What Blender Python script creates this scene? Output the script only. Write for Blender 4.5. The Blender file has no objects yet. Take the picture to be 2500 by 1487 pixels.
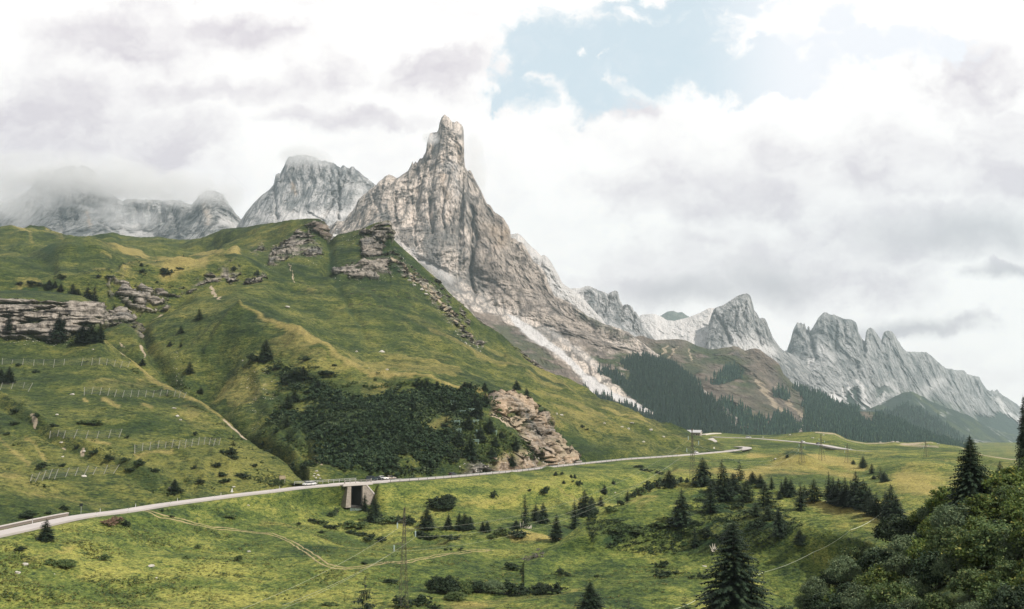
import bpy, math, random
import numpy as np
from mathutils import Vector, Matrix
random.seed(7); np.random.seed(7)
S = bpy.context.scene
COL = S.collection
# ------------------------------------------------------------------ camera
F = 2400.0; CAMZ = 100.0; TH = math.atan2(257, F); CT, ST = math.cos(TH), math.sin(TH)
cam = bpy.data.cameras.new('camera'); camo = bpy.data.objects.new('camera', cam); COL.objects.link(camo)
camo.location = (0, 0, CAMZ); camo.rotation_euler = (math.pi / 2 + TH, 0, 0)
cam.sensor_width = 36.0; cam.lens = 36.0 * F / 2500.0; cam.clip_start = 0.5; cam.clip_end = 60000
S.camera = camo
S.view_settings.view_transform = 'Standard'; S.view_settings.look = 'None'
S.view_settings.exposure = 0.08; S.view_settings.gamma = 1.0
S.cycles.volume_bounces = 1; S.cycles.max_bounces = 6; S.cycles.diffuse_bounces = 2
S.cycles.transparent_max_bounces = 8; S.cycles.glossy_bounces = 1; S.cycles.transmission_bounces = 2
S.cycles.adaptive_threshold = 0.02
# ------------------------------------------------------------------ sun
SUN_AZ = math.radians(128); SUN_EL = math.radians(45)       # azimuth clockwise from +Y (view direction)
sd = Vector((math.sin(SUN_AZ) * math.cos(SUN_EL), math.cos(SUN_AZ) * math.cos(SUN_EL), math.sin(SUN_EL)))
sl = bpy.data.lights.new('sun', 'SUN'); slo = bpy.data.objects.new('sun', sl); COL.objects.link(slo)
sl.energy = 5.0; sl.angle = math.radians(1.5); sl.color = (1.0, 0.95, 0.87)
slo.rotation_euler = sd.to_track_quat('Z', 'Y').to_euler(); slo.location = (0, 0, 3000)

# ------------------------------------------------------------------ node helpers
class NT:
    def __init__(s, tree): s.t = tree; s.n = tree.nodes; s.l = tree.links
    def node(s, typ, **kw):
        n = s.n.new(typ)
        for k, v in kw.items(): setattr(n, k, v)
        return n
    def put(s, sock, v):
        if v is None: return
        if isinstance(v, bpy.types.NodeSocket): s.l.new(v, sock)
        elif isinstance(v, (tuple, list)) and sock.type == 'RGBA' and len(v) == 3: sock.default_value = (*v, 1)
        else: sock.default_value = v
    def math(s, op, a, b=None, c=None, clamp=False):
        n = s.node('ShaderNodeMath', operation=op, use_clamp=clamp); s.put(n.inputs[0], a); s.put(n.inputs[1], b)
        if c is not None: s.put(n.inputs[2], c)
        return n.outputs[0]
    def vmath(s, op, a, b=None):
        n = s.node('ShaderNodeVectorMath', operation=op); s.put(n.inputs[0], a)
        if b is not None: s.put(n.inputs[1], b)
        return n.outputs['Value'] if op in ('DOT_PRODUCT', 'LENGTH', 'DISTANCE') else n.outputs[0]
    def noise(s, vec, scale, detail=4, rough=0.55, dist=0.0):
        n = s.node('ShaderNodeTexNoise'); s.put(n.inputs['Vector'], vec); s.put(n.inputs['Scale'], scale)
        s.put(n.inputs['Detail'], detail); s.put(n.inputs['Roughness'], rough); s.put(n.inputs['Distortion'], dist)
        return n.outputs[0]
    def smooth(s, v, a, b):
        n = s.node('ShaderNodeMapRange', interpolation_type='SMOOTHSTEP'); s.put(n.inputs[0], v)
        n.inputs[1].default_value = a; n.inputs[2].default_value = b; return n.outputs[0]
    def mix(s, f, a, b, blend='MIX'):
        n = s.node('ShaderNodeMix', data_type='RGBA', blend_type=blend); s.put(n.inputs[0], f); s.put(n.inputs[6], a); s.put(n.inputs[7], b)
        return n.outputs[2]
    def comb(s, x, y, z):
        n = s.node('ShaderNodeCombineXYZ'); s.put(n.inputs[0], x); s.put(n.inputs[1], y); s.put(n.inputs[2], z); return n.outputs[0]
    def attr(s, name):
        n = s.node('ShaderNodeAttribute'); n.attribute_name = name; return n

# ------------------------------------------------------------------ sky: Nishita plus procedural clouds by direction
W = bpy.data.worlds.new('World'); S.world = W; W.use_nodes = True
T = NT(W.node_tree)
for n in list(T.n): T.n.remove(n)
out = T.node('ShaderNodeOutputWorld'); bg = T.node('ShaderNodeBackground'); T.l.new(bg.outputs[0], out.inputs[0])
bg.inputs[1].default_value = 0.1
sky = T.node('ShaderNodeTexSky', sky_type='NISHITA'); sky.sun_disc = False
sky.sun_elevation = SUN_EL; sky.sun_rotation = SUN_AZ; sky.altitude = 2000; sky.air_density = 1.0; sky.dust_density = 0.5; sky.ozone_density = 1.5
tc = T.node('ShaderNodeTexCoord'); D = tc.outputs['Generated']
fw = T.math('MAXIMUM', T.vmath('DOT_PRODUCT', D, (0, CT, ST)), 0.08)
up = T.vmath('DOT_PRODUCT', D, (0, -ST, CT)); rt = T.vmath('DOT_PRODUCT', D, (1, 0, 0))
X = T.math('DIVIDE', rt, fw); Y = T.math('DIVIDE', up, fw)
P0 = T.comb(X, Y, 0.0)
def ell(P, cx, cy, rx, ry):           # 1 at centre, 0 at rim, negative outside (cx.. in the angular units of the cloud layer)
    c = ((cx - 1250) / F, (743.5 - cy) / F, 0)
    d = T.vmath('SUBTRACT', P, c); d = T.vmath('MULTIPLY', d, (F / rx, F / ry, 0))
    return T.math('SUBTRACT', 1.0, T.vmath('LENGTH', d))
def union(P, L):
    r = None
    for e in L:
        v = ell(P, *e); r = v if r is None else T.math('MAXIMUM', r, v)
    return r
# warp
wn = T.node('ShaderNodeTexNoise'); T.put(wn.inputs['Vector'], P0); wn.inputs['Scale'].default_value = 9; wn.inputs['Detail'].default_value = 7; wn.inputs['Roughness'].default_value = 0.62
wv = T.vmath('SUBTRACT', wn.outputs['Color'], (0.5, 0.5, 0.5)); wvs = T.vmath('MULTIPLY', wv, (0.17, 0.12, 0.0))
Pw = T.vmath('ADD', P0, wvs)
puff = T.node('ShaderNodeTexVoronoi'); puff.feature = 'SMOOTH_F1'; T.put(puff.inputs['Vector'], Pw); puff.inputs['Scale'].default_value = 26; puff.inputs['Smoothness'].default_value = .6
hole = union(Pw, [(1360, 120, 150, 120), (1580, 110, 260, 125), (1700, 60, 130, 110), (1270, 200, 90, 70), (1800, 150, 190, 70), (1950, 170, 150, 55), (2110, 130, 160, 55), (2060, 60, 50, 60),
               (1430, 200, 120, 75), (1240, 235, 30, 30), (1900, 220, 110, 35), (2290, 95, 70, 45), (1660, 10, 300, 50)])
fl = union(Pw, [(1310, 190, 60, 26), (1500, 190, 55, 24), (1560, 15, 90, 26), (1410, 100, 26, 12), (1800, 40, 60, 55), (1790, 100, 30, 25), (1960, 160, 55, 26), (1480, 130, 26, 10), (1850, 15, 80, 40)])
vp = T.math('MULTIPLY', T.math('SUBTRACT', puff.outputs['Distance'], 0.42), 0.45)
h1 = T.math('ADD', hole, vp)
fine = T.noise(Pw, 30, 7, 0.6)
h2 = T.math('ADD', h1, T.math('MULTIPLY', T.math('SUBTRACT', fine, 0.5), 0.9))
wisp = T.noise(T.vmath('ADD', T.vmath('MULTIPLY', P0, (1.0, 1.6, 1)), T.vmath('MULTIPLY', wv, (.10, .10, 0))), 17, 9, 0.66, 0.5)
fleck = T.smooth(T.math('ADD', T.math('MULTIPLY', T.math('MAXIMUM', fl, -.9), 0.75), T.math('MULTIPLY', T.math('SUBTRACT', wisp, 0.5), 3.4)), 0.0, 1.0)
blue = T.math('MULTIPLY', T.smooth(h2, -0.12, 0.46), T.math('SUBTRACT', 1.0, T.math('MULTIPLY', fleck, 0.92)))
# shading of the cloud deck: broad soft greys
big = T.noise(T.vmath('MULTIPLY', P0, (1.0, 1.9, 1)), 4.2, 6, 0.55, 0.6)
g1 = T.smooth(big, 0.42, 0.78)
greyspots = union(T.vmath('ADD', P0, T.vmath('MULTIPLY', wv, (0.22, 0.12, 0))), [(2250, 560, 520, 95), (2380, 580, 260, 50), (1850, 650, 480, 110), (1650, 700, 360, 60), (2230, 805, 190, 22), (2430, 670, 90, 22), (2050, 440, 560, 120), (1700, 480, 300, 90),
     (1500, 260, 110, 35), (130, 300, 260, 190), (450, 330, 260, 90), (820, 170, 120, 60), (560, 60, 220, 50), (1060, 180, 170, 60), (500, 210, 300, 60), (300, 90, 260, 90), (60, 470, 220, 60), (860, 300, 200, 40), (2360, 180, 120, 120), (2450, 420, 150, 200)])
g2 = T.smooth(greyspots, -0.30, 0.75)
gf = T.smooth(T.noise(T.vmath('MULTIPLY', Pw, (1.0, 1.7, 1)), 13, 6, 0.6, 0.3), 0.35, 0.72)
gg = T.math('ADD', T.math('MULTIPLY', g2, T.math('ADD', 0.50, T.math('ADD', T.math('MULTIPLY', g1, 0.35), T.math('MULTIPLY', gf, 0.42)))), T.math('MULTIPLY', T.math('MULTIPLY', g1, gf), 0.35))
Pc = T.vmath('ADD', T.vmath('MULTIPLY', P0, (1.0, 1.35, 1)), T.vmath('MULTIPLY', wv, (.06, .05, 0)))
rel = T.math('SUBTRACT', T.noise(T.vmath('ADD', Pc, (.016, .028, 0)), 8, 7, .58), T.noise(Pc, 8, 7, .58))
gg = T.math('ADD', gg, T.math('MULTIPLY', rel, 1.5), clamp=True)
deep = T.smooth(union(T.vmath('ADD', P0, T.vmath('MULTIPLY', wv, (0.16, 0.06, 0))), [(2380, 575, 300, 60), (1680, 715, 220, 50), (2230, 800, 190, 34), (2440, 670, 110, 26), (1860, 690, 150, 70)]), -0.35, 1.0)
white = (11.4, 10.9, 10.6, 1); grey = (7.4, 6.65, 7.1, 1); dgrey = (5.2, 4.8, 5.1, 1)
cl = T.mix(gg, white, grey); cl = T.mix(T.math('MULTIPLY', deep, 0.8), cl, dgrey)
rd = T.vmath('DOT_PRODUCT', D, (0, CT, ST)); cl = T.mix(T.smooth(rd, .62, .30), cl, (5.2, 5.2, 5.5, 1))   # unseen grey added overhead and behind the viewpoint to weaken the fill light
bluec = T.mix(0.80, sky.outputs[0], (7.5, 8.7, 9.4, 1))
bluec = T.mix(T.math('MULTIPLY', T.smooth(X, 0.17, 0.30), 0.78), bluec, (10.3, 10.0, 10.4, 1))
veil = T.smooth(fine, 0.45, 0.8)
bluec = T.mix(T.math('MULTIPLY', veil, 0.3), bluec, (8.8, 8.9, 9.3, 1))
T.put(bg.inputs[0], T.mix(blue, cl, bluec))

# ------------------------------------------------------------------ numpy noise
_r = np.random.RandomState(11)
_perm = np.concatenate([_r.permutation(256)] * 3).astype(np.int32)
_g = _r.normal(size=(256, 3)); _g /= np.linalg.norm(_g, axis=1)[:, None]; _g = _g.astype(np.float32)
def perlin(x, y, z):
    x = np.asarray(x, np.float32); y = np.asarray(y, np.float32); z = np.asarray(z, np.float32)
    xi = np.floor(x).astype(np.int32); yi = np.floor(y).astype(np.int32); zi = np.floor(z).astype(np.int32)
    xf = x - xi; yf = y - yi; zf = z - zi; xi &= 255; yi &= 255; zi &= 255
    u = xf * xf * (3 - 2 * xf); v = yf * yf * (3 - 2 * yf); w = zf * zf * (3 - 2 * zf)
    def gr(a, b, c):
        h = _perm[_perm[_perm[xi + a] + yi + b] + zi + c]; g = _g[h]
        return g[..., 0] * (xf - a) + g[..., 1] * (yf - b) + g[..., 2] * (zf - c)
    def L(t, a, b): return a + t * (b - a)
    return L(w, L(v, L(u, gr(0, 0, 0), gr(1, 0, 0)), L(u, gr(0, 1, 0), gr(1, 1, 0))),
             L(v, L(u, gr(0, 0, 1), gr(1, 0, 1)), L(u, gr(0, 1, 1), gr(1, 1, 1)))) * 1.7
def fbm(P, size, octv=4, gain=0.5, an=(1, 1, 1), ridged=False, seed=0, lac=2.07):
    x, y, z = P[0] / size * an[0] + seed * 17.3, P[1] / size * an[1] + seed * 5.1, P[2] / size * an[2] + seed * 9.7
    s = 0; a = 1; tot = 0
    for o in range(octv):
        n = perlin(x, y, z)
        s = s + a * ((1 - np.abs(n) * 2.0) if ridged else n); tot += a
        a *= gain; x = x * lac + 13.7; y = y * lac + 7.1; z = z * lac + 3.3
    return s / tot
def sstep(v, a, b):
    t = np.clip((v - a) / (b - a), 0, 1); return t * t * (3 - 2 * t)

# ------------------------------------------------------------------ projection
def slope(py):
    v = (743.5 - np.asarray(py, float)) / F; return (ST + v * CT) / (CT - v * ST)
def world(px, py, d):                 # d = distance along +Y, z relative to the camera's height
    z = slope(py) * d; return np.array([(np.asarray(px, float) - 1250) / F * (d * CT + z * ST), d, z + CAMZ])
def dz_to_y(d, z):                     # -> py
    u = (z * CT - d * ST) / (d * CT + z * ST); return 743.5 - F * u
def proj(x, y, z):
    z = z - CAMZ; w = y * CT + z * ST
    return 1250 + F * x / w, 743.5 - F * (z * CT - y * ST) / w
def itp(X, pts, sm=0):
    p = np.array(pts, float)
    if sm:
        xs = np.arange(X.min() - 3 * sm, X.max() + 3 * sm, 4.0); v = np.interp(xs, p[:, 0], p[:, 1])
        k = np.exp(-0.5 * (np.arange(-3 * sm, 3 * sm + 1, 4.0) / sm) ** 2); k /= k.sum()
        pad = len(k) // 2; vv = np.convolve(np.pad(v, pad, mode='edge'), k, 'valid')[:len(xs)]
        return np.interp(X, xs, vv)
    return np.interp(X, p[:, 0], p[:, 1])
def polydist(X, Y, pts):
    d = np.full(X.shape, 1e9, np.float32)
    for (ax, ay), (bx, by) in zip(pts[:-1], pts[1:]):
        vx, vy = bx - ax, by - ay; L2 = vx * vx + vy * vy + 1e-9
        t = np.clip(((X - ax) * vx + (Y - ay) * vy) / L2, 0, 1)
        d = np.minimum(d, np.hypot(X - ax - t * vx, Y - ay - t * vy))
    return d
def inpoly(X, Y, pts):
    c = np.zeros(X.shape, bool); n = len(pts)
    for i in range(n):
        (x1, y1), (x2, y2) = pts[i], pts[(i + 1) % n]
        if y1 == y2: continue
        m = ((y1 > Y) != (y2 > Y)) & (X < (x2 - x1) * (Y - y1) / (y2 - y1) + x1); c ^= m
    return c
def softpoly(X, Y, pts, r=6):          # approx signed-distance softness
    m = inpoly(X, Y, pts); d = polydist(X, Y, list(pts) + [pts[0]])
    return sstep(np.where(m, d, -d), -r, r)

# ------------------------------------------------------------------ mesh helpers
def mesh_np(name, V, Fc, mat=None, smooth=True, quads=True):
    me = bpy.data.meshes.new(name); V = np.ascontiguousarray(V, np.float32); Fc = np.ascontiguousarray(Fc, np.int32)
    k = Fc.shape[1]; me.vertices.add(len(V)); me.vertices.foreach_set('co', V.ravel())
    me.loops.add(Fc.size); me.loops.foreach_set('vertex_index', Fc.ravel())
    me.polygons.add(len(Fc)); me.polygons.foreach_set('loop_start', np.arange(0, Fc.size, k, dtype=np.int32))
    me.update(calc_edges=True)
    if smooth: me.shade_smooth()
    else: me.shade_flat()
    if mat: me.materials.append(mat)
    return me
def tag(o, label=None, cat=None, group=None, kind=None):
    if label: o['label'] = label
    if cat: o['category'] = cat
    if group: o['group'] = group
    if kind: o['kind'] = kind
    return o
def obj(name, me, parent=None, **kw):
    o = bpy.data.objects.new(name, me); COL.objects.link(o)
    if parent: o.parent = parent
    return tag(o, **kw)
def empty(name, loc, rz=0, **kw):
    o = bpy.data.objects.new(name, None); COL.objects.link(o); o.location = loc; o.rotation_euler = (0, 0, rz); o.empty_display_size = .5
    return tag(o, **kw)
def copy_tree(o, parent=None):
    c = o.copy(); COL.objects.link(c)
    if parent: c.parent = parent
    for ch in list(o.children): copy_tree(ch, c)
    return c

class Sheet:
    """a lofted piece of land: curves across the width, each with its own distance, joined into one grid"""
    def __init__(s, x0, x1, nx, layers, rows, sharp=()):
        X = np.linspace(x0, x1, nx); s.X = X; ds = []; zs = []
        for L in layers:
            sm = L.get('s', 0)
            if 'off' in L:
                d = ds[L.get('of', -1)] + L['off'][0]; z = zs[L.get('of', -1)] + L['off'][1]
            elif 'z' in L and 'y' in L:
                y = itp(X, L['y'], sm); z = itp(X, L['z'], L.get('ds', 40)); d = z / slope(y)
            elif 'z' in L:
                z = itp(X, L['z'], L.get('ds', 40)); d = itp(X, L['d'], L.get('ds', 40))
            else:
                y = itp(X, L['y'], sm); d = itp(X, L['d'], L.get('ds', 40)); z = slope(y) * d
            ds.append(np.asarray(d, float)); zs.append(np.asarray(z, float))
        ds = np.array(ds); zs = np.array(zs); n = len(layers)
        t = np.concatenate([[0], np.cumsum(rows)]).astype(float); s.t = t
        R = np.arange(0, int(t[-1]) + 1)
        def pchip(vals):
            h = np.diff(t)[:, None]; dl = np.diff(vals, axis=0) / h; m = np.zeros_like(vals)
            w = (dl[:-1] * dl[1:] > 0); m[1:-1] = np.where(w, 2 * dl[:-1] * dl[1:] / (dl[:-1] + dl[1:] + 1e-12 * np.sign(dl[:-1] + dl[1:] + 1e-20)), 0)
            m[0] = dl[0]; m[-1] = dl[-1]; mr = m.copy(); ml = m.copy()
            for q in sharp: mr[q] = dl[q]; ml[q] = dl[q - 1]
            k = np.clip(np.searchsorted(t, R, 'right') - 1, 0, n - 2); u = (R - t[k]) / (t[k + 1] - t[k]); u = u[:, None]; hh = (t[k + 1] - t[k])[:, None]
            return ((2 * u**3 - 3 * u**2 + 1) * vals[k] + (u**3 - 2 * u**2 + u) * hh * mr[k] + (-2 * u**3 + 3 * u**2) * vals[k + 1] + (u**3 - u**2) * hh * ml[k + 1])
        # interpolate position as (log d, z)
        s.d = np.exp(pchip(np.log(np.maximum(ds, 1)))); s.z = pchip(zs)
        s.PX = np.broadcast_to(X, s.d.shape).copy()
        s.P = np.array([(s.PX - 1250) / F * (s.d * CT + s.z * ST), s.d, s.z + CAMZ]).astype(np.float32)
        s.PY = dz_to_y(s.d, s.z).astype(np.float32); s.PX = s.PX.astype(np.float32)
        s.row = np.broadcast_to(np.arange(s.d.shape[0])[:, None], s.d.shape).astype(np.float32)
        s.masks = {}; s.kill = None
    def normals(s):
        P = s.P; a = np.gradient(P, axis=2); b = np.gradient(P, axis=1)
        n = np.cross(b.transpose(1, 2, 0), a.transpose(1, 2, 0)); n /= np.linalg.norm(n, axis=2)[..., None] + 1e-9
        sg = np.where((n[..., 2] < -0.05) | ((np.abs(n[..., 2]) <= 0.05) & (n[..., 1] > 0)), -1, 1); n *= sg[..., None]
        return n.transpose(2, 0, 1).astype(np.float32)
    def up(s, h): s.P[2] += h
    def push(s, h, nrm=None): s.P += (s.normals() if nrm is None else nrm) * h
    def build(s, name, mat, **kw):
        r, c = s.d.shape; I = np.arange(r * c).reshape(r, c)
        A = np.stack([I[:-1, :-1], I[1:, :-1], I[1:, 1:], I[:-1, 1:]], -1)
        if s.kill is not None: A = A[~s.kill[:-1, :-1]]
        Fc = A.reshape(-1, 4); me = mesh_np(name, s.P.reshape(3, -1).T, Fc, mat)
        for nm, chans in s.masks.items():
            at = me.color_attributes.new(nm, 'FLOAT_COLOR', 'POINT'); buf = np.zeros((r * c, 4), np.float32)
            for i, v in enumerate(chans):
                if v is not None: buf[:, i] = np.clip(np.broadcast_to(v, (r, c)), 0, 1).ravel()
            at.data.foreach_set('color', buf.ravel())
        s.o = obj(name, me, kind='structure', **kw); 
        s.SX, s.SY = proj(s.P[0], s.P[1], s.P[2]); return s.o
    def at(s, px, py):                 # the visible point of the sheet at that direction
        j = int(round((px - s.X[0]) / (s.X[1] - s.X[0]))); j = max(0, min(j, len(s.X) - 1))
        w = 2; jj = np.arange(max(0, j - w), min(len(s.X), j + w + 1))
        e = np.abs(s.SY[:, jj] - py) + np.abs(s.SX[:, jj] - px) + s.P[1][:, jj] * 0.002
        k = np.unravel_index(np.argmin(e), e.shape); return Vector(s.P[:, k[0], jj[k[1]]].tolist())
    def ground(s, x, y):               # height of the sheet under a world x, y
        z = 60.0
        for _ in range(3):
            px = 1250 + F * x / (y * CT + (z - CAMZ) * ST); fx = (px - s.X[0]) / (s.X[1] - s.X[0])
            j = int(np.clip(fx, 0, len(s.X) - 2)); f = min(max(fx - j, 0), 1)
            col = []
            for jj in (j, j + 1):
                yy = s.P[1][::-1, jj]; col.append(np.interp(y, np.maximum.accumulate(yy), s.P[2][::-1, jj]))
            z = col[0] * (1 - f) + col[1] * f
        return float(z)

# ------------------------------------------------------------------ materials
def newmat(name):
    m = bpy.data.materials.new(name); m.use_nodes = True; t = NT(m.node_tree)
    b = t.n['Principled BSDF']; return m, t, b
def simple(name, col, rough=0.7, metal=0.0, var=0.12, scale=4.0, bump=0.0):
    m, t, b = newmat(name); g = t.node('ShaderNodeTexCoord'); n = t.noise(g.outputs['Object'], scale, 5, 0.6)
    f = t.math('MULTIPLY_ADD', n, 2 * var, 1 - var); c = t.mix(1.0, (*col, 1), t.comb(f, f, f), 'MULTIPLY')
    t.put(b.inputs['Base Color'], c); b.inputs['Roughness'].default_value = rough; b.inputs['Metallic'].default_value = metal
    if bump:
        bn = t.node('ShaderNodeBump'); bn.inputs['Distance'].default_value = bump; t.put(bn.inputs['Height'], n); t.l.new(bn.outputs[0], b.inputs['Normal'])
    return m
def land_material(name, k=1.0, greens=((0.021, 0.042, 0.015), (0.092, 0.122, 0.028), (0.245, 0.238, 0.058)), dry=(0.30, 0.24, 0.078),
                  rock=(0.36, 0.33, 0.285), rockdark=(0.105, 0.098, 0.085), dirt=(0.37, 0.30, 0.215), forest=(0.018, 0.036, 0.024), strata=0.6, rscale=1.0, ysq=1.0, bumpd=0.6, rough=0.95, cracks=0.0, crackscale=.022):
    """m1: rock, dry grass, bare earth/scree, lush dark growth ; m2: forest floor, white scree, brown rock, warm stain"""
    m, t, b = newmat(name); g = t.node('ShaderNodeTexCoord'); O = g.outputs['Object']
    st = t.vmath('MULTIPLY', O, (1, 1, 3.2))
    n1 = t.noise(O, 0.011 / k, 4, 0.6, 0.4); n2 = t.noise(st, 0.055 / k, 5, 0.62); n3 = t.noise(st, 0.34 / k, 5, 0.7); n4 = t.noise(O, 1.5 / k, 3, 0.7)
    a1 = t.attr('m1'); a2 = t.attr('m2')
    s1 = t.node('ShaderNodeSeparateColor'); t.l.new(a1.outputs['Color'], s1.inputs[0]); s2 = t.node('ShaderNodeSeparateColor'); t.l.new(a2.outputs['Color'], s2.inputs[0])
    R, G, B, Aa = s1.outputs[0], s1.outputs[1], s1.outputs[2], a1.outputs['Alpha']
    F2, W2, BR, ST2 = s2.outputs[0], s2.outputs[1], s2.outputs[2], a2.outputs['Alpha']
    R = t.math('MULTIPLY', R, t.math('SUBTRACT', 1.0, F2)); W2 = t.math('MULTIPLY', W2, t.math('SUBTRACT', 1.0, F2))
    n5 = t.noise(st, 0.9 / k, 4, 0.75)
    mixn = t.math('ADD', t.math('MULTIPLY', n1, 0.30), t.math('ADD', t.math('MULTIPLY', n2, 0.34), t.math('MULTIPLY', n3, 0.24)))
    mixn = t.math('ADD', mixn, t.math('MULTIPLY', n5, .2))
    c = t.mix(t.smooth(mixn, 0.44, 0.55), (*greens[0], 1), (*greens[1], 1)); c = t.mix(t.smooth(mixn, 0.52, 0.64), c, (*greens[2], 1))
    dark = t.smooth(t.math('ADD', t.math('MULTIPLY', n3, 0.35), t.math('ADD', t.math('MULTIPLY', n5, .45), t.math('MULTIPLY', n4, 0.2))), 0.50, 0.40)
    c = t.mix(t.math('MULTIPLY', dark, 0.8), c, (greens[0][0] * .75, greens[0][1] * .75, greens[0][2] * .8, 1))
    dn = t.math('ADD', t.math('MULTIPLY', G, 1.35), t.math('MULTIPLY', t.math('SUBTRACT', t.math('ADD', t.math('MULTIPLY', n3, .6), t.math('MULTIPLY', n2, .4)), 0.5), 1.9))
    c = t.mix(t.math('MULTIPLY', t.smooth(dn, 0.3, 1.45), 0.85), c, (*dry, 1))
    c = t.mix(t.smooth(t.math('ADD', Aa, t.math('MULTIPLY', t.math('SUBTRACT', n3, 0.5), 1.1)), 0.3, 0.8), c, (0.026, 0.050, 0.020, 1))
    c = t.mix(t.smooth(t.math('ADD', F2, t.math('MULTIPLY', t.math('SUBTRACT', n3, 0.5), .9)), 0.35, 0.65), c, (*forest, 1))
    # rock
    st2 = t.vmath('MULTIPLY', O, (1, 1, 7.0)); n6 = t.noise(st2, 1.1 / k, 4, 0.8); ff = t.math('MULTIPLY_ADD', t.smooth(n6, .3, .7), 1.0, .48); c = t.mix(1.0, c, t.comb(ff, ff, ff), 'MULTIPLY')
    sep = t.node('ShaderNodeSeparateXYZ'); t.l.new(O, sep.inputs[0])
    rx = t.vmath('MULTIPLY', O, (1, ysq, .22)); r1 = t.noise(rx, 0.035 / rscale, 6, 0.68, 0.5); r2 = t.noise(rx, 0.19 / rscale, 5, 0.7)
    bed = t.noise(t.comb(t.math('MULTIPLY', sep.outputs[0], .05), t.math('MULTIPLY', sep.outputs[1], .05), t.math('ADD', sep.outputs[2], t.math('MULTIPLY', n2, 3.0))), 0.55 / rscale, 3, 0.7)
    rm = t.math('ADD', t.math('MULTIPLY', r1, 1 - strata * .55), t.math('ADD', t.math('MULTIPLY', r2, 0.25), t.math('MULTIPLY', bed, strata * .55)))
    rc = t.mix(t.smooth(rm, 0.46, 0.66), (*rockdark, 1), (*rock, 1))
    rc = t.mix(t.math('MULTIPLY', t.smooth(r1, 0.55, 0.8), 0.5), rc, tuple(min(.8, v * 1.35) for v in rock) + (1,))
    rc = t.mix(t.math('MULTIPLY', t.smooth(r2, 0.43, 0.33), 0.55), rc, tuple(v * 0.8 for v in rockdark) + (1,))
    if cracks:
        cz = .17 if crackscale < .1 else .3
        for sc_, st_ in ((crackscale, cracks), (crackscale * 3.2, cracks * .7)):
            vo = t.node('ShaderNodeTexVoronoi', feature='DISTANCE_TO_EDGE'); wq = t.vmath('ADD', t.vmath('MULTIPLY', O, (1, ysq, cz)), t.vmath('MULTIPLY', t.comb(r1, r2, r1), (1.3 / crackscale, 1.3 / crackscale, .6 / crackscale)))
            t.put(vo.inputs['Vector'], wq); vo.inputs['Scale'].default_value = sc_
            rc = t.mix(t.math('MULTIPLY', t.smooth(vo.outputs['Distance'], .15, .0), st_), rc, tuple(v * .55 for v in rockdark) + (1,))
        gt = t.smooth(r1, .50, .36); rc = t.mix(t.math('MULTIPLY', gt, .5), rc, (.12, .13, .13, 1))
    if strata >= 1: rc = t.mix(t.math('MULTIPLY', t.smooth(bed, .48, .38), .6), rc, tuple(v * .5 for v in rockdark) + (1,))
    brc = t.mix(t.smooth(t.math('ADD', t.math('MULTIPLY', bed, .3), t.math('ADD', t.math('MULTIPLY', r1, .4), t.math('MULTIPLY', r2, .3))), 0.42, 0.6), (0.10, 0.08, 0.068, 1), (0.27, 0.215, 0.17, 1))
    rc = t.mix(BR, rc, brc)
    rc = t.mix(t.math('MULTIPLY', ST2, t.smooth(r1, 0.35, 0.7)), rc, (0.50, 0.355, 0.23, 1))
    c = t.mix(R, c, rc)
    dc = t.mix(n3, tuple(v * .72 for v in dirt) + (1,), tuple(v * 1.2 for v in dirt) + (1,))
    c = t.mix(t.smooth(t.math('ADD', B, t.math('MULTIPLY', t.math('SUBTRACT', n3, 0.5), .7)), 0.35, 0.7), c, dc)
    c = t.mix(t.math('MULTIPLY', W2, t.math('MULTIPLY_ADD', r2, .35, .8), clamp=True), c, (0.66, 0.63, 0.61, 1))
    t.put(b.inputs['Base Color'], c); b.inputs['Roughness'].default_value = rough; b.inputs['Specular IOR Level'].default_value = 0.15
    bh = t.math('ADD', t.math('ADD', t.math('MULTIPLY', n3, 1.0), t.math('MULTIPLY', n4, 0.35)), t.math('MULTIPLY', R, t.math('ADD', t.math('MULTIPLY', r2, 2.5), t.math('MULTIPLY', bed, 1.6 * strata))))
    bn = t.node('ShaderNodeBump'); bn.inputs['Distance'].default_value = bumpd * k; bn.inputs['Strength'].default_value = 0.9; t.put(bn.inputs['Height'], bh); t.l.new(bn.outputs[0], b.inputs['Normal'])
    return m
# ================================================================== road geometry (shared by the land sheets)
RD = [(-260, 1356), (-130, 1329), (0, 1302), (51, 1291), (108, 1278), (205, 1257.5), (295, 1248), (334, 1242), (385, 1233), (475, 1221), (598, 1205), (640, 1201), (743, 1188), (840, 1181), (897, 1177.5), (948, 1174),
      (1025, 1169), (1102, 1163), (1179, 1156), (1250, 1150), (1353, 1138), (1440, 1129), (1520, 1121), (1600, 1116), (1697, 1108.5), (1780, 1101), (1812, 1097)]
ZR = -29.0
def road_world(pts, z=ZR):
    o = []
    for i, p in enumerate(pts):
        zz = z(p[0]) if callable(z) else z
        d = zz / slope(p[1]); w = world(p[0], p[1], d); o.append((w[0], w[1], w[2]))
    return np.array(o)
def resample(P, step):
    P = np.array(P); s = np.concatenate([[0], np.cumsum(np.linalg.norm(np.diff(P, axis=0), axis=1))]); n = max(2, int(s[-1] / step))
    q = np.linspace(0, s[-1], n); R = np.stack([np.interp(q, s, P[:, i]) for i in range(3)], 1)
    k = np.ones(5) / 5
    for _ in range(3):
        Q = R.copy(); Q[2:-2] = sum(R[i:len(R) - 4 + i] for i in range(5)) / 5; R = Q
    return R
def offset(R, n):
    tn = np.gradient(R, axis=0); tn[:, 2] = 0; tn /= np.linalg.norm(tn, axis=1)[:, None]
    nr = np.stack([tn[:, 1], -tn[:, 0], np.zeros(len(R))], 1)   # to the right of travel = towards the camera side
    return R + nr * n
ROAD = resample(road_world(RD), 2.0)
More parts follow.
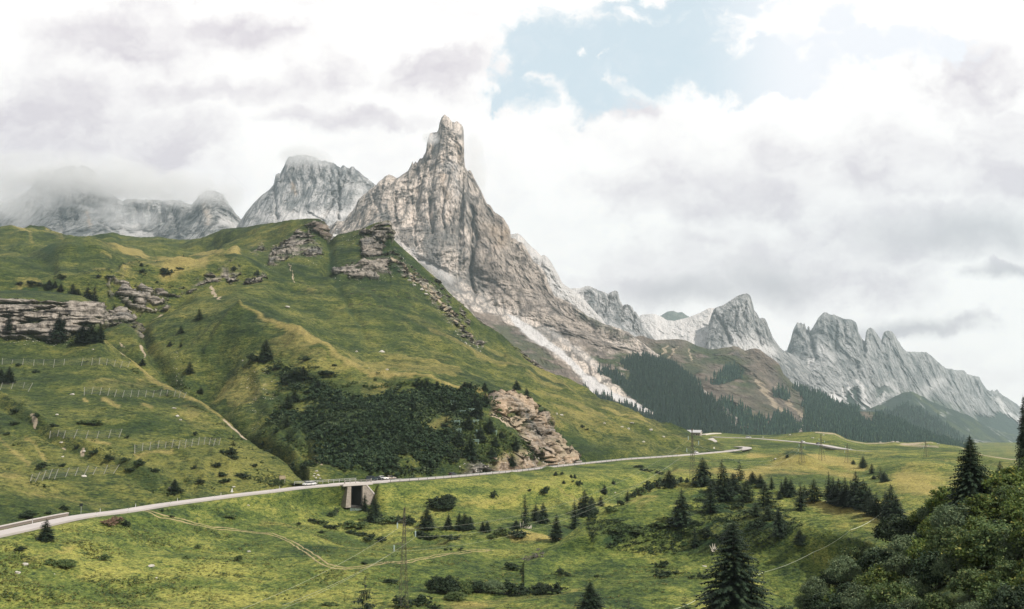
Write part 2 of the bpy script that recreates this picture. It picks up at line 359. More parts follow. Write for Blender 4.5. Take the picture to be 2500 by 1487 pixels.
def edge_curve(R, n):
    E = offset(R, n); px, _ = proj(E[:, 0], E[:, 1], E[:, 2]); o = np.argsort(px); return [(float(px[i]), float(E[i, 1])) for i in o]
E_near = edge_curve(ROAD, 4.2); E_far = edge_curve(ROAD, -5.2)
def near(px): return float(np.interp(px, [e[0] for e in E_near], [e[1] for e in E_near]))
def far(px): return float(np.interp(px, [e[0] for e in E_far], [e[1] for e in E_far]))
roadpy = lambda X: np.interp(X, [p[0] for p in RD], [p[1] for p in RD])
def ragged(seed, pts, amp, step=3.0):   # adds small jags to a traced outline
    p = np.array(pts, float); xs = np.arange(p[0, 0], p[-1, 0], step); xs = np.unique(np.concatenate([xs, p[:, 0]])); ys = np.interp(xs, p[:, 0], p[:, 1])
    z = np.zeros_like(xs); n = fbm((xs, z, z), 16, 4, .65, seed=seed); return list(zip(xs, ys + n * amp))

# ================================================================== GROUND (meadows, pass)
far2 = [(1500, 1085), (1739, 1067), (1767, 1068.5), (1831, 1070), (1882, 1074), (1960, 1081), (2011, 1087), (2049, 1095), (2088, 1101), (2131, 1103), (2240, 1104), (2345, 1110), (2470, 1125), (2900, 1130)]
far2z = [(1500, -26), (1739, -24.5), (1831, -25.5), (1960, -27.5), (2049, -29), (2088, -30.5), (2131, -31.5), (2240, -31.5), (2345, -31), (2900, -31)]
topy = [(-400, 1100), (1500, 1100), (1640, 1064), (1672, 1062), (1715, 1058), (1741, 1055), (1767, 1057.5), (1800, 1060), (1831, 1062), (1870, 1062), (1916, 1060), (1934, 1056.5), (1954, 1055), (1995, 1053.5), (2036, 1057), (2050, 1064), (2062, 1071), (2083, 1076),
        (2116, 1081), (2160, 1080), (2178, 1077.5), (2208, 1081), (2245, 1079.5), (2271, 1077), (2293, 1084), (2345, 1091), (2400, 1110), (2470, 1120), (2900, 1115)]
topd = [(-400, 560), (1400, 700), (1500, 820), (1672, 1060), (1767, 1080), (1870, 1020), (1954, 930), (2036, 920), (2083, 930), (2160, 950), (2245, 930), (2345, 900), (2470, 850), (2900, 800)]
# road depth left of the hairpin, pass meadow right of it
XS = np.linspace(-400, 2900, 700)
def comb(left, right, xb=1812, w=0): return [(x, (left(x) if x < xb else right(x))) for x in XS]
rdn = lambda x: near(x); rdf = lambda x: far(x)
zR = ZR - 0.35
def yof(d, z): return float(dz_to_y(d, z))
dr_right = lambda x: float(np.interp(x, [1812, 1850, 1900, 2000, 2100, 2240, 2345, 2470, 2900], [675, 670, 640, 600, 560, 520, 470, 420, 380]))
zr_right = lambda x: float(np.interp(x, [1812, 1850, 1900, 2000, 2100, 2240, 2345, 2900], [zR, zR, -28, -29.5, -31, -30, -29, -30]))
A_layers = [
    dict(off=None, d=[(-400, 2600), (2900, 3400)], z=[(-400, -95), (2900, -110)]),
    dict(d=[(x, np.interp(x, [p[0] for p in topd], [p[1] for p in topd]) + 260) for x in (-400, 1500, 2000, 2900)], z=[(-400, -60), (1400, -60), (1600, -52), (2900, -58)]),
    dict(y=topy, d=topd, s=5),
    dict(y=[(x, max(np.interp(x, [p[0] for p in far2], [p[1] for p in far2]) if x > 1500 else 1100, np.interp(x, [p[0] for p in topy], [p[1] for p in topy]) + 4)) for x in XS], z=far2z, s=8),
    dict(y=[(-400, 1200), (1500, 1100), (1700, 1085), (1800, 1086), (1900, 1096), (2000, 1103), (2100, 1113), (2240, 1124), (2345, 1135), (2470, 1150), (2900, 1170)], z=[(-400, -33), (1500, -33), (1700, -28), (1850, -29), (2000, -31), (2100, -33), (2240, -34), (2900, -33)], s=15),
    dict(d=comb(rdf, lambda x: dr_right(x) + 8), z=comb(lambda x: zR - 1.0 if x < 1500 else zR, zr_right), ds=3),
    dict(d=comb(rdn, lambda x: dr_right(x) - 10), z=comb(lambda x: zR, lambda x: zr_right(x) - .3), ds=3),
    dict(y=[(-400, 1440), (-130, 1368), (0, 1338), (300, 1278), (500, 1248), (640, 1237), (760, 1232), (850, 1236), (940, 1250), (1050, 1225), (1250, 1195), (1420, 1175), (1600, 1152), (1750, 1140), (1812, 1132), (1900, 1136), (2000, 1148), (2100, 1155), (2240, 1165), (2345, 1180), (2470, 1200), (2900, 1240)],
         z=[(-400, -30.2), (0, -30.6), (300, -31.0), (500, -31.6), (640, -33), (760, -35), (850, -38), (940, -39.5), (1050, -36), (1250, -33.5), (1500, -31.8), (1812, -31), (2000, -34), (2240, -32), (2900, -33)], s=12),
    dict(y=[(-400, 1500), (0, 1372), (300, 1312), (500, 1286), (640, 1274), (760, 1280), (900, 1292), (1000, 1285), (1100, 1262), (1250, 1240), (1420, 1225), (1600, 1200), (1812, 1180), (1950, 1176), (2100, 1186), (2240, 1205), (2345, 1230), (2900, 1300)],
         z=[(-400, -31.5), (0, -32), (300, -33), (640, -36.5), (760, -39), (900, -42), (1000, -41), (1100, -40.5), (1250, -39.5), (1420, -39), (1600, -37), (1812, -35), (1950, -33.5), (2100, -35), (2240, -34), (2900, -36)], s=20),
    dict(y=[(-400, 1560), (0, 1405), (300, 1350), (640, 1310), (760, 1312), (900, 1318), (1000, 1314), (1150, 1318), (1300, 1315), (1420, 1320), (1600, 1300), (1900, 1290), (2900, 1420)],
         z=[(-400, -33), (0, -33.5), (300, -35), (640, -38.8), (900, -41.5), (1150, -42.2), (1420, -43), (1600, -43), (2900, -42)], s=20),
    dict(y=[(-400, 1640), (0, 1450), (640, 1375), (900, 1368), (1150, 1360), (1420, 1362), (1900, 1370), (2900, 1480)], z=[(-400, -34.5), (0, -35.5), (640, -40.3), (900, -40.8), (1420, -42), (2900, -42)], s=20),
    dict(y=[(-400, 1700), (0, 1520), (640, 1450), (1150, 1440), (1900, 1450), (2900, 1560)], z=[(-400, -38), (0, -39), (640, -41.5), (1150, -42.5), (2900, -42)], s=20),
    dict(y=[(-400, 1850), (2900, 1850)], z=[(-400, -39), (0, -40), (640, -41), (2900, -40)]),
    dict(d=[(-400, 40), (2900, 40)], z=[(-400, -30), (2900, -26)]),
    dict(d=[(-400, 4), (2900, 4)], z=[(-400, -6), (2900, -5)]),
]
A_layers[0].pop('off')
Asheet = Sheet(-400, 2900, 1500, A_layers, [6, 12, 40, 26, 12, 6, 26, 50, 70, 70, 90, 60, 16, 6], sharp=(2,))
s = Asheet; PX, PY = s.PX, s.PY
rw = np.where(PX < 1830, sstep(np.abs(PY - roadpy(PX)) * (s.d / 400) ** .5, 5, 26), 1.0)      # quiet next to the road
rowz = s.row; front = sstep(rowz, 0, 60)
fr2 = itp(s.X, far2)[None, :]; rw2 = np.where(PX > 1700, sstep(np.abs(PY - fr2), 2, 12), 1)
H = (fbm(s.P, 55, 3, .5, seed=1) * 2.6 + fbm(s.P, 17, 3, .55, seed=2) * 1.2) * sstep(s.d, 30, 120) + fbm(s.P, 4.0, 3, .6, seed=3) * 0.42 + fbm(s.P, 1.3, 2, .6, seed=13) * 0.16
s.up(H * rw * rw2 * sstep(s.row, 18, 60))
# dell and small scarps in the meadow
for pl, wd, dp in [([(700, 1262), (770, 1290), (860, 1312), (960, 1318), (1060, 1310)], 15, -2.2), ([(760, 1262), (870, 1290), (900, 1300)], 9, -1.4), ([(0, 1362), (260, 1330), (470, 1300)], 8, .5),
                   ([(1100, 1330), (1200, 1322), (1290, 1318), (1370, 1332), (1460, 1346)], 10, 1.4), ([(1020, 1300), (1150, 1303), (1290, 1302), (1350, 1318)], 9, -1.5),
                   ([(1250, 1160), (1290, 1180), (1330, 1200), (1390, 1250)], 7, 1.0), ([(1330, 1140), (1400, 1185), (1470, 1215), (1530, 1222)], 8, 1.2), ([(980, 1215), (1150, 1235), (1300, 1225), (1420, 1190), (1500, 1180)], 7, -1.0),
                   ([(1640, 1140), (1500, 1195), (1420, 1230)], 9, -1.6), ([(560, 1262), (700, 1250), (820, 1275)], 7, 1.0)]:
    s.up(dp * np.exp(-(polydist(PX, PY, pl) / wd) ** 2))
# dark knoll on the pass, low rises
s.up(5.5 * np.exp(-(((PX - 1945) / 52) ** 2 + ((PY - 1128) / 15) ** 2) ** 1.3) + 3.0 * np.exp(-(((PX - 2240) / 95) ** 2 + ((PY - 1150) / 30) ** 2)))
s.up(-1.6 * np.exp(-(polydist(PX, PY, [(1790, 1096), (1900, 1105), (2010, 1125), (2110, 1140)]) / 9) ** 2))
# vertical drop at the culvert
nearX = itp(s.X, E_near)[None, :]; farX = itp(s.X, E_far)[None, :]
wallpx = (PX > 849) & (PX < 928)
fl = np.interp(PX, [849, 886, 900, 928], [-36.6, -37.2, -37.6, -37.2]); walltop = np.interp(PX, [849, 888, 926], [-29.6, -29.9, -36.0]) - .25
zz = s.P[2] - CAMZ; blend = 1 - sstep(nearX - s.d, 14, 55)
zz = np.where(wallpx & (PX > 886) & (s.d < nearX + 1.5) & (s.d > nearX - 20), np.minimum(zz, walltop), zz)
m = wallpx & (s.d < np.where(PX > 886, nearX - 0.2, nearX + 1.5)) & (s.d > nearX - 60)
new = np.where(m, np.minimum(zz, fl * blend + zz * (1 - blend)), zz) + CAMZ; wgt = 1 - sstep(PX, 905, 927)
s.P[2] = s.P[2] * (1 - wgt) + new * wgt
s.kill = (PX > 853) & (PX < 886) & (s.d < farX + 12) & (s.d > nearX - 2.0)
ry = roadpy(PX)
drym = (np.exp(-(polydist(PX, PY, [(1800, 1165), (1900, 1140), (1990, 1138), (2080, 1165)]) / 14) ** 2) * .6 + np.exp(-(polydist(PX, PY, [(1640, 1140), (1740, 1150), (1830, 1162)]) / 12) ** 2) * .3
        + .75 * np.exp(-(polydist(PX, PY, [(1830, 1110), (1960, 1116), (2050, 1124), (2110, 1142)]) / 8) ** 2) + .55 * np.exp(-(polydist(PX, PY, [(640, 1278), (740, 1294), (830, 1312), (960, 1330), (1120, 1327)]) / 9) ** 2)
        + .8 * np.exp(-(polydist(PX, PY, [(1250, 1327), (1400, 1326), (1460, 1340)]) / 7) ** 2) + .5 * np.exp(-(polydist(PX, PY, [(1090, 1475), (1250, 1450), (1400, 1440)]) / 14) ** 2)
        + .42 * np.exp(-(polydist(PX, PY, [(1300, 1150), (1350, 1180), (1400, 1215), (1440, 1240)]) / 6) ** 2) + .22 * sstep(PX, 1450, 1800) * (PY < 1250) + .45 * np.exp(-(polydist(PX, PY, [(2200, 1180), (2320, 1200)]) / 22) ** 2)
        + .5 * np.exp(-(polydist(PX, PY, [(60, 1372), (170, 1352)]) / 12) ** 2) + .25 * (fbm(s.P, 40, 3, seed=21) > .12) + .3 * np.exp(-(polydist(PX, PY, [(1120, 1230), (1250, 1215), (1280, 1195)]) / 10) ** 2))
lush = (.9 * softpoly(PX, PY, [(980, 1192), (1200, 1178), (1100, 1225), (960, 1240)], 14) * 0 + .75 * np.exp(-(((PX - 1945) / 46) ** 2 + ((PY - 1125) / 10) ** 2) ** 2)
        + .55 * np.exp(-(polydist(PX, PY, [(1760, 1078), (1900, 1086), (1960, 1094), (2000, 1090)]) / 7) ** 2) + .5 * np.exp(-(polydist(PX, PY, [(700, 1262), (760, 1280), (860, 1303), (960, 1315), (1060, 1305)]) / 9) ** 2)
        + .5 * np.exp(-(polydist(PX, PY, [(1850, 1180), (1950, 1172), (2030, 1176)]) / 8) ** 2) + .55 * np.exp(-(polydist(PX, PY, [(0, 1360), (60, 1375), (120, 1350)]) / 12) ** 2) * .4)
dirt = (np.exp(-(polydist(PX, PY, [(1840, 1080), (1930, 1062), (2030, 1066)]) / 6) ** 2) * .35 + .7 * np.exp(-(polydist(PX, PY, [(2000, 1230), (2060, 1238), (2100, 1232)]) / 7) ** 2)
        + .6 * np.exp(-(np.abs(PY - itp(s.X, topy)[None, :] - 2) / 2.5) ** 2) * ((PX > 1990) & (fbm(s.P, 25, 2, seed=4) > 0)) + .55 * np.exp(-(polydist(PX, PY, [(2200, 1085), (2290, 1092)]) / 6) ** 2))
s.masks['m1'] = (None, drym, dirt, lush); s.masks['m2'] = (None, None, None, None)
LAND = land_material('meadow_land', 1.0)
HILL = land_material('hillside_land', 1.6, greens=((0.014, 0.029, 0.012), (0.050, 0.070, 0.019), (0.156, 0.154, 0.040)), dry=(0.28, 0.225, 0.08), rock=(0.37, 0.325, 0.275), rockdark=(0.075, 0.068, 0.058), strata=1.0, cracks=.4, crackscale=.16, rscale=1.0, bumpd=.8)
s.build('ground', LAND, label='green alpine meadow in front of and beyond the road')
print('ground', s.d.shape)

# ================================================================== HILLSIDE: green mountain, alp and gully
crest = [(-400, 575), (0, 564), (51, 562), (74.5, 557), (97.6, 560.5), (115, 571), (141, 580), (174, 586), (205, 585), (231, 582), (275, 573), (305, 574.6), (341, 578.5), (385, 577), (436, 585), (488, 580), (552, 558), (603, 554), (637, 547.5), (688, 541), (745, 534), (778, 534),
         (783, 536), (785, 541), (788, 538), (791, 540), (790.5, 547), (794, 546), (797, 548), (797.5, 560), (799, 572), (803, 575), (811, 576.5), (825, 573), (842, 569), (862, 564), (881, 559), (906, 549), (925, 543), (942, 538), (949, 539), (953, 546), (954, 560), (955, 587), (981, 605), (1012, 631), (1050, 667), (1073.5, 687),
         (1094, 710.5), (1117, 734), (1145, 757), (1161, 775), (1199, 806), (1228, 827), (1259, 858), (1280, 886), (1300, 896), (1339, 914), (1357, 925), (1408, 948), (1449, 966), (1493, 989), (1511, 997), (1536, 1009), (1575, 1022), (1613, 1035), (1640, 1043), (1665, 1049), (1680, 1056), (1700, 1066), (1740, 1080), (1800, 1096)]
crestd = [(-400, 1500), (436, 1420), (552, 1300), (640, 1180), (745, 1080), (799, 1030), (880, 1010), (954, 985), (1050, 985), (1161, 985), (1259, 980), (1339, 970), (1511, 925), (1672, 880), (1740, 850), (1800, 780)]
Ls = [
    dict(off=None, d=[(-400, 1900), (436, 1900), (799, 1500), (1161, 1300), (1511, 1200), (1800, 1050)], z=[(-400, 120), (600, 140), (954, 60), (1161, 0), (1511, -50), (1800, -60)]),
    dict(y=ragged(5, crest, 2.2), d=crestd, s=0, ds=12),
    dict(y=[(-400, 640), (0, 632), (150, 622), (257, 624), (372, 646), (450, 640), (526, 632), (600, 618), (680, 600), (740, 590), (799, 612), (850, 612), (900, 600), (954, 625), (1000, 668), (1050, 712), (1100, 752), (1161, 806), (1259, 880), (1339, 922), (1511, 1003), (1640, 1050), (1700, 1072), (1800, 1099)],
         d=[(-400, 1100), (372, 1080), (526, 1080), (620, 1080), (720, 1010), (799, 965), (880, 950), (954, 925), (1050, 930), (1161, 940), (1259, 945), (1339, 945), (1511, 900), (1672, 860), (1800, 765)], s=12),
    dict(y=[(-400, 700), (0, 690), (120, 688), (240, 670), (300, 684), (400, 690), (480, 683), (570, 664), (640, 668), (720, 680), (800, 700), (870, 700), (950, 735), (1050, 785), (1161, 850), (1259, 905), (1339, 942), (1511, 1014), (1640, 1056), (1700, 1077), (1800, 1101)],
         d=[(-400, 720), (0, 720), (240, 760), (400, 790), (570, 830), (700, 850), (800, 850), (950, 820), (1050, 820), (1161, 835), (1339, 870), (1511, 850), (1672, 835), (1800, 750)], s=10),
    dict(y=[(-400, 830), (0, 830), (240, 805), (300, 762), (345, 790), (400, 762), (480, 722), (570, 706), (640, 718), (720, 760), (800, 800), (950, 835), (1050, 862), (1161, 897), (1259, 932), (1339, 965), (1511, 1030), (1640, 1066), (1700, 1083), (1800, 1103)],
         d=[(-400, 690), (0, 690), (240, 715), (345, 735), (400, 765), (480, 800), (570, 812), (700, 770), (800, 725), (950, 690), (1050, 700), (1161, 715), (1259, 740), (1339, 760), (1511, 790), (1672, 800), (1800, 730)], s=8),
    dict(y=[(-400, 900), (0, 880), (240, 850), (345, 830), (420, 800), (500, 785), (560, 772), (583, 769), (650, 795), (724, 824), (812, 880), (891, 917), (945, 930), (1017, 933), (1099, 940), (1186, 946), (1260, 965), (1330, 1005), (1400, 1030), (1511, 1058), (1640, 1082), (1700, 1092), (1800, 1105)],
         d=[(-400, 650), (240, 655), (345, 660), (420, 670), (500, 660), (583, 640), (724, 600), (812, 565), (945, 540), (1099, 535), (1186, 535), (1260, 550), (1330, 590), (1400, 630), (1511, 690), (1640, 720), (1700, 715), (1800, 700)], s=6),
    dict(y=[(-400, 960), (0, 950), (240, 900), (300, 868), (345, 862), (400, 905), (440, 930), (500, 940), (583, 890), (660, 915), (724, 935), (790, 950), (860, 965), (945, 985), (1099, 1005), (1186, 1010), (1260, 1030), (1330, 1060), (1400, 1075), (1511, 1085), (1640, 1098), (1700, 1100), (1800, 1106)],
         d=[(-400, 600), (240, 610), (345, 620), (440, 580), (500, 575), (583, 575), (660, 540), (724, 530), (812, 510), (945, 495), (1099, 500), (1186, 505), (1260, 530), (1330, 560), (1400, 590), (1511, 640), (1640, 690), (1700, 695), (1800, 690)], s=8),
    dict(y=[(-400, 1100), (0, 1000), (240, 940), (345, 905), (400, 950), (440, 962), (500, 1000), (560, 1035), (620, 1085), (680, 1122), (740, 1166), (790, 1160), (870, 1152), (945, 1145), (1025, 1142), (1102, 1138), (1179, 1130), (1250, 1122), (1353, 1118), (1440, 1112), (1520, 1107)] + [(x, yof(far(x) + 7, -28.95)) for x in (1600, 1650, 1697, 1740, 1780, 1812)],
         d=[(-400, 560), (240, 580), (345, 595), (440, 560), (500, 525), (560, 495), (620, 465), (680, 440), (740, 410), (870, 415), (945, 425), (1025, 440), (1102, 455), (1179, 470), (1250, 490), (1353, 530), (1440, 570), (1520, 605)] + [(x, far(x) + 7) for x in (1600, 1650, 1697, 1740, 1780, 1812)], s=3),
    dict(d=[(x, (float(np.interp(x, [-400, 240, 345, 440, 500, 560, 620, 680, 738], [560, 575, 590, 555, 520, 490, 460, 436, 402])) - 32) if x < 735 else far(x) + 1.5) for x in np.linspace(-400, 1850, 1200)], z=[(-400, -58), (725, -58), (748, -29.3), (1850, -29.3)], ds=3),
    dict(d=[(x, (float(np.interp(x, [-400, 240, 345, 440, 500, 560, 620, 680, 738], [560, 575, 590, 555, 520, 490, 460, 436, 402])) - 40) if x < 735 else far(x) - 4) for x in np.linspace(-400, 1850, 1200)], z=[(-400, -62), (725, -62), (748, -33), (1400, -33), (1600, -30.2), (1850, -30.2)], ds=3),
]
Ls[0].pop('off')
Csheet = Sheet(-400, 1812, 1250, Ls, [10, 64, 62, 70, 70, 66, 80, 40, 5], sharp=(1,))
s = Csheet; PX, PY = s.PX, s.PY; n0 = s.normals()
wp = (PX + fbm(s.P, 14, 4, .7, seed=31) * 20 + fbm(s.P, 3.5, 2, seed=38) * 8, PY + fbm(s.P, 14, 4, .7, seed=32) * 14 + fbm(s.P, 3.5, 2, seed=39) * 6)      # irregular outlines
ry = roadpy(PX); rw = sstep(ry - PY, 1, 18)
topfade = sstep(s.row, 10, 34)
# rock outcrops
cl = {}
cl['a'] = [(652, 652), (662, 628), (690, 600), (700, 590), (730, 568), (750, 570), (768, 592), (786, 612), (786, 632), (762, 636), (738, 626), (720, 632), (700, 640), (672, 650)]
cl['b'] = [(886, 572), (905, 560), (925, 548), (945, 541), (956, 545), (955, 588), (935, 592), (918, 578), (925, 600), (935, 615), (948, 640), (952, 668), (925, 676), (870, 678), (820, 668), (815, 660), (870, 648), (900, 630), (893, 606), (880, 592)]
cl['b2'] = [(745, 556), (765, 545), (792, 540), (800, 575), (785, 570), (770, 560)]
cl['c'] = [(410, 716), (440, 704), (480, 696), (520, 684), (545, 672), (570, 664), (582, 672), (580, 700), (545, 708), (500, 714), (470, 716), (430, 724)]
cl['d'] = [(258, 676), (300, 680), (312, 700), (350, 692), (392, 700), (410, 728), (414, 762), (380, 752), (335, 756), (300, 722), (268, 704)]
cl['e'] = [(596, 706), (640, 680), (644, 690), (606, 712)]
cl['f'] = [(1190, 948), (1215, 950), (1262, 962), (1304, 986), (1296, 1006), (1266, 1030), (1252, 1062), (1222, 1052), (1200, 1022)]
cl['f2'] = [(1272, 1040), (1298, 1012), (1328, 1004), (1342, 1036), (1346, 1098), (1334, 1122), (1292, 1112), (1268, 1082)]
cl['f3'] = [(1350, 1066), (1368, 1078), (1412, 1114), (1396, 1130), (1342, 1126)]
cl['g'] = [(1120, 1158), (1150, 1140), (1230, 1130), (1300, 1120), (1380, 1120), (1400, 1138), (1250, 1152)]
cl['h'] = [(605, 640), (640, 606), (648, 612), (620, 640)]
cl['i'] = [(265, 770), (300, 752), (330, 778), (352, 812), (345, 824), (300, 806), (270, 800)]
cl['j'] = [(0, 730), (240, 735), (250, 790), (0, 830)]
ridge = [(955, 630), (985, 668), (1015, 692), (1045, 720), (1075, 752), (1105, 798), (1135, 830), (1165, 852)]
ridge2 = [(1170, 780), (1205, 808), (1240, 842), (1268, 872), (1290, 890), (1312, 900)]
rk = np.zeros_like(PX)
for k in cl: rk = np.maximum(rk, softpoly(wp[0], wp[1], cl[k], 3.0))
spk = fbm(s.P, 5, 3, seed=33)
rk = np.maximum(rk, sstep(6.5 - polydist(wp[0], wp[1], ridge) + spk * 12, 0, 4))
rk = np.maximum(rk, sstep(5.0 - polydist(wp[0], wp[1], ridge2) + spk * 9, 0, 3))
rk = np.maximum(rk, sstep(2.2 - polydist(wp[0], wp[1], [(1060, 690), (1078, 712), (1090, 745)]) + spk * 5, 0, 2)); rk = np.maximum(rk, sstep(2.5 - polydist(wp[0], wp[1], [(1115, 745), (1130, 775), (1138, 790)]) + spk * 5, 0, 2))
rk = np.maximum(rk, sstep(4 - polydist(wp[0], wp[1], [(893, 575), (905, 605), (918, 632), (940, 650)]) + spk * 9, 0, 3))
scat = (fbm(s.P, 9, 2, seed=35) > .36) & (PY < 700) & (PX > 560) & (PX < 960); rk = np.maximum(rk, scat * .0)
thin = fbm(s.P, 8, 3, seed=36); ledge = fbm(s.P, 13, 3, .6, an=(.45, .45, 2.4), seed=53); rk = rk * (1 - .85 * sstep(ledge, .04, .2) * (1 - softpoly(PX, PY, cl['f2'], 6)))
rk = rk * sstep(thin + .72 - .45 * ((PX < 600) & (PX > 240)) - .2 * (PY > 930), .1, .4)
stairs = lambda z, h: (np.floor(z / h) + sstep(z / h - np.floor(z / h), .15, .6)) * h - z
zz = s.P[2] + fbm(s.P, 60, 2, seed=37) * 5
# hummocks, folds, terracettes
H = fbm(s.P, 120, 3, .5, seed=41) * 14 * topfade + fbm(s.P, 34, 3, .5, seed=42) * 4.6 * sstep(s.row, 10, 22) + fbm(s.P, 9, 3, .6, seed=43) * 0.8 + fbm(s.P, 3, 2, .6, seed=44) * .3
flute = fbm(s.P, 45, 4, .5, an=(1.0, .35, .35), ridged=True, seed=45)
H += flute * 4.2 * topfade * np.maximum(sstep(PX, 520, 680), sstep(PY, 740, 830))
alp = sstep(700 - PY, 0, 30) * (1 - sstep(PX, 560, 680)); H += alp * topfade * (fbm(s.P, 150, 3, .5, an=(1, .55, 1), seed=46, ridged=True) * 14 + fbm(s.P, 50, 3, seed=47) * 9)
s.up(H * rw * (1 - rk * .6))
# carved lines: gullies and ribs
for pl, wd, dp in [([(815, 680), (820, 710), (850, 760), (880, 800), (900, 860)], 9, -1.8), ([(0, 588), (60, 600), (110, 624)], 10, 2.5), ([(110, 585), (190, 613), (262, 630), (340, 642)], 10, 3), ([(300, 672), (400, 678), (520, 660), (575, 640)], 9, 5), ([(300, 602), (420, 612), (520, 598)], 16, -9), ([(0, 625), (60, 640), (130, 662)], 10, -6), ([(700, 655), (715, 680), (735, 700)], 4, -1.5), ([(345, 815), (380, 880), (440, 962), (520, 1005), (600, 1072), (700, 1140)], 14, -7),
                   ([(583, 769), (650, 792), (724, 823), (812, 880), (891, 916), (945, 929), (1017, 933), (1099, 940), (1186, 945)], 8, 1.8), ([(583, 769), (560, 790), (530, 830), (500, 880)], 9, 3.5),
                   ([(800, 578), (805, 610), (800, 660)], 14, -6), ([(955, 590), (985, 640), (1045, 712), (1110, 790), (1180, 860), (1260, 915), (1400, 985), (1560, 1040)], 10, 3.5),
                   ([(990, 640), (1040, 690), (1100, 752), (1160, 812), (1230, 870)], 7, -3.0), ([(1190, 950), (1215, 1000), (1260, 1050)], 8, -4), ([(1330, 1005), (1345, 1060), (1345, 1110)], 9, 5.0), ([(1352, 1030), (1365, 1080), (1420, 1120)], 6, -3.5), ([(660, 1010), (700, 1080), (760, 1160)], 12, -3.5), ([(620, 880), (640, 960), (690, 1060)], 16, 3)]:
    s.up(dp * np.exp(-(polydist(PX, PY, pl) / wd) ** 2) * rw)
n1 = s.normals(); horiz = n1.copy(); horiz[2] *= .2; horiz /= np.linalg.norm(horiz, axis=0) + 1e-6
nf = 1 - .95 * ((PX > 1150) & (PY > 930)); va = .35 + sstep(fbm(s.P, 14, 2, seed=77), -.3, .3)
steep = (stairs(zz, 5.0) * 0.34 + stairs(zz, 1.9) * 0.36) * nf * va
rough = fbm(s.P, 16, 4, .6, ridged=True, seed=48) * 4.0 + fbm(s.P, 5, 3, .6, seed=49) * 1.3 + fbm(s.P, 22, 3, .5, an=(1, 1, .2), ridged=True, seed=51) * 2.2
s.P += horiz * (rk * (steep + rough * 1.35) * np.minimum(1, topfade + .35))
gx, gy = PX + fbm(s.P, 20, 4, .65, seed=55) * 14, PY + fbm(s.P, 20, 4, .65, seed=56) * 9
gold = lambda pl, w, a: a * np.exp(-(polydist(gx, gy, pl) / w) ** 2)
dry = (gold([(583, 769), (650, 797), (724, 826), (812, 882), (891, 920), (945, 933), (1017, 936), (1099, 943), (1186, 948)], 4.5, .6) + gold([(640, 800), (740, 850), (860, 890), (1000, 905), (1150, 930)], 34, .32) + gold([(257, 622), (308, 635), (372, 648), (436, 643), (526, 631), (580, 646)], 8, .8)
       + gold([(0, 578), (60, 592), (110, 618)], 6, .6) + gold([(110, 585), (180, 612), (260, 628)], 5, .55) + gold([(300, 672), (350, 668), (400, 676), (500, 668)], 8, .6) + gold([(1000, 780), (1150, 860), (1300, 930), (1450, 985), (1600, 1040)], 26, .38) + gold([(1340, 1000), (1500, 1040), (1650, 1080)], 30, .3)
       + gold([(880, 960), (940, 955)], 10, .7) + gold([(1050, 1050), (1085, 1030), (1095, 1055)], 15, .8) + gold([(1020, 1090), (1030, 1100)], 8, .6) + gold([(740, 690), (760, 720)], 16, .35) + gold([(400, 680), (560, 650), (700, 560)], 9, .45) + gold([(1090, 945), (1200, 955), (1290, 975)], 4, .5) + gold([(345, 640), (200, 660), (50, 690)], 14, .35) + .28 * (fbm(s.P, 70, 3, seed=52) > .1) + gold([(570, 940), (640, 1000)], 60, .25))
dirt = (gold([(512, 718), (522, 728), (538, 738)], 3.6, .85) + gold([(704, 655), (716, 680), (733, 700)], 1.5, .8) + gold([(340, 862), (352, 875)], 5, .7) + gold([(398, 765), (375, 778)], 5, .6) + (softpoly(wp[0], wp[1], [(1200, 1020), (1260, 1010), (1275, 1060), (1240, 1070), (1205, 1045)], 4) + softpoly(wp[0], wp[1], [(1352, 1070), (1395, 1085), (1412, 1118), (1370, 1112), (1350, 1120)], 4)) * .9
        + gold([(785, 1165), (770, 1150)], 5, .7) + gold([(955, 640), (1010, 690), (1060, 738), (1110, 798), (1150, 842)], 4, .75) * (spk > -.1) + gold([(610, 920), (650, 930)], 14, .38) + gold([(295, 850), (305, 858)], 3, .7))
lush = (softpoly(wp[0], wp[1], [(690, 905), (740, 895), (800, 925), (880, 945), (960, 955), (1100, 950), (1185, 955), (1195, 1020), (1230, 1070), (1260, 1100), (1200, 1130), (1000, 1158), (860, 1165), (780, 1160), (690, 1100), (655, 1080), (690, 1000)], 14) * .36
        + gold([(800, 580), (812, 640), (830, 720), (870, 800), (886, 840)], 9, .5) + gold([(990, 630), (1050, 700), (1100, 760), (1150, 800)], 14, .45) + gold([(400, 860), (440, 950), (520, 1010), (640, 1100)], 22, .45) + gold([(380, 660), (420, 655), (450, 660)], 6, .8) + gold([(120, 640), (170, 625), (200, 645)], 14, .5)
        + gold([(0, 600), (60, 625), (130, 650)], 12, .35) + gold([(320, 600), (420, 610), (500, 605)], 22, .35) + gold([(600, 560), (740, 545)], 10, .4) + gold([(1350, 1060), (1450, 1090), (1500, 1100)], 12, .55) + gold([(640, 640), (800, 640), (900, 700)], 26, .3) + gold([(0, 706), (130, 712), (250, 690)], 9, .2) + gold([(60, 690), (90, 690)], 5, .8))
s.masks['m1'] = (rk, dry * (1 - lush * .7), dirt, lush); s.masks['m2'] = (None, None, softpoly(PX, PY, cl['b2'], 3) * .8, ((PX > 1180) & (PY > 940)) * .8)
s.rk = rk
s.build('hillside', HILL, label='green mountainside with rock bands and a shrub covered foot')
print('hill', s.d.shape)

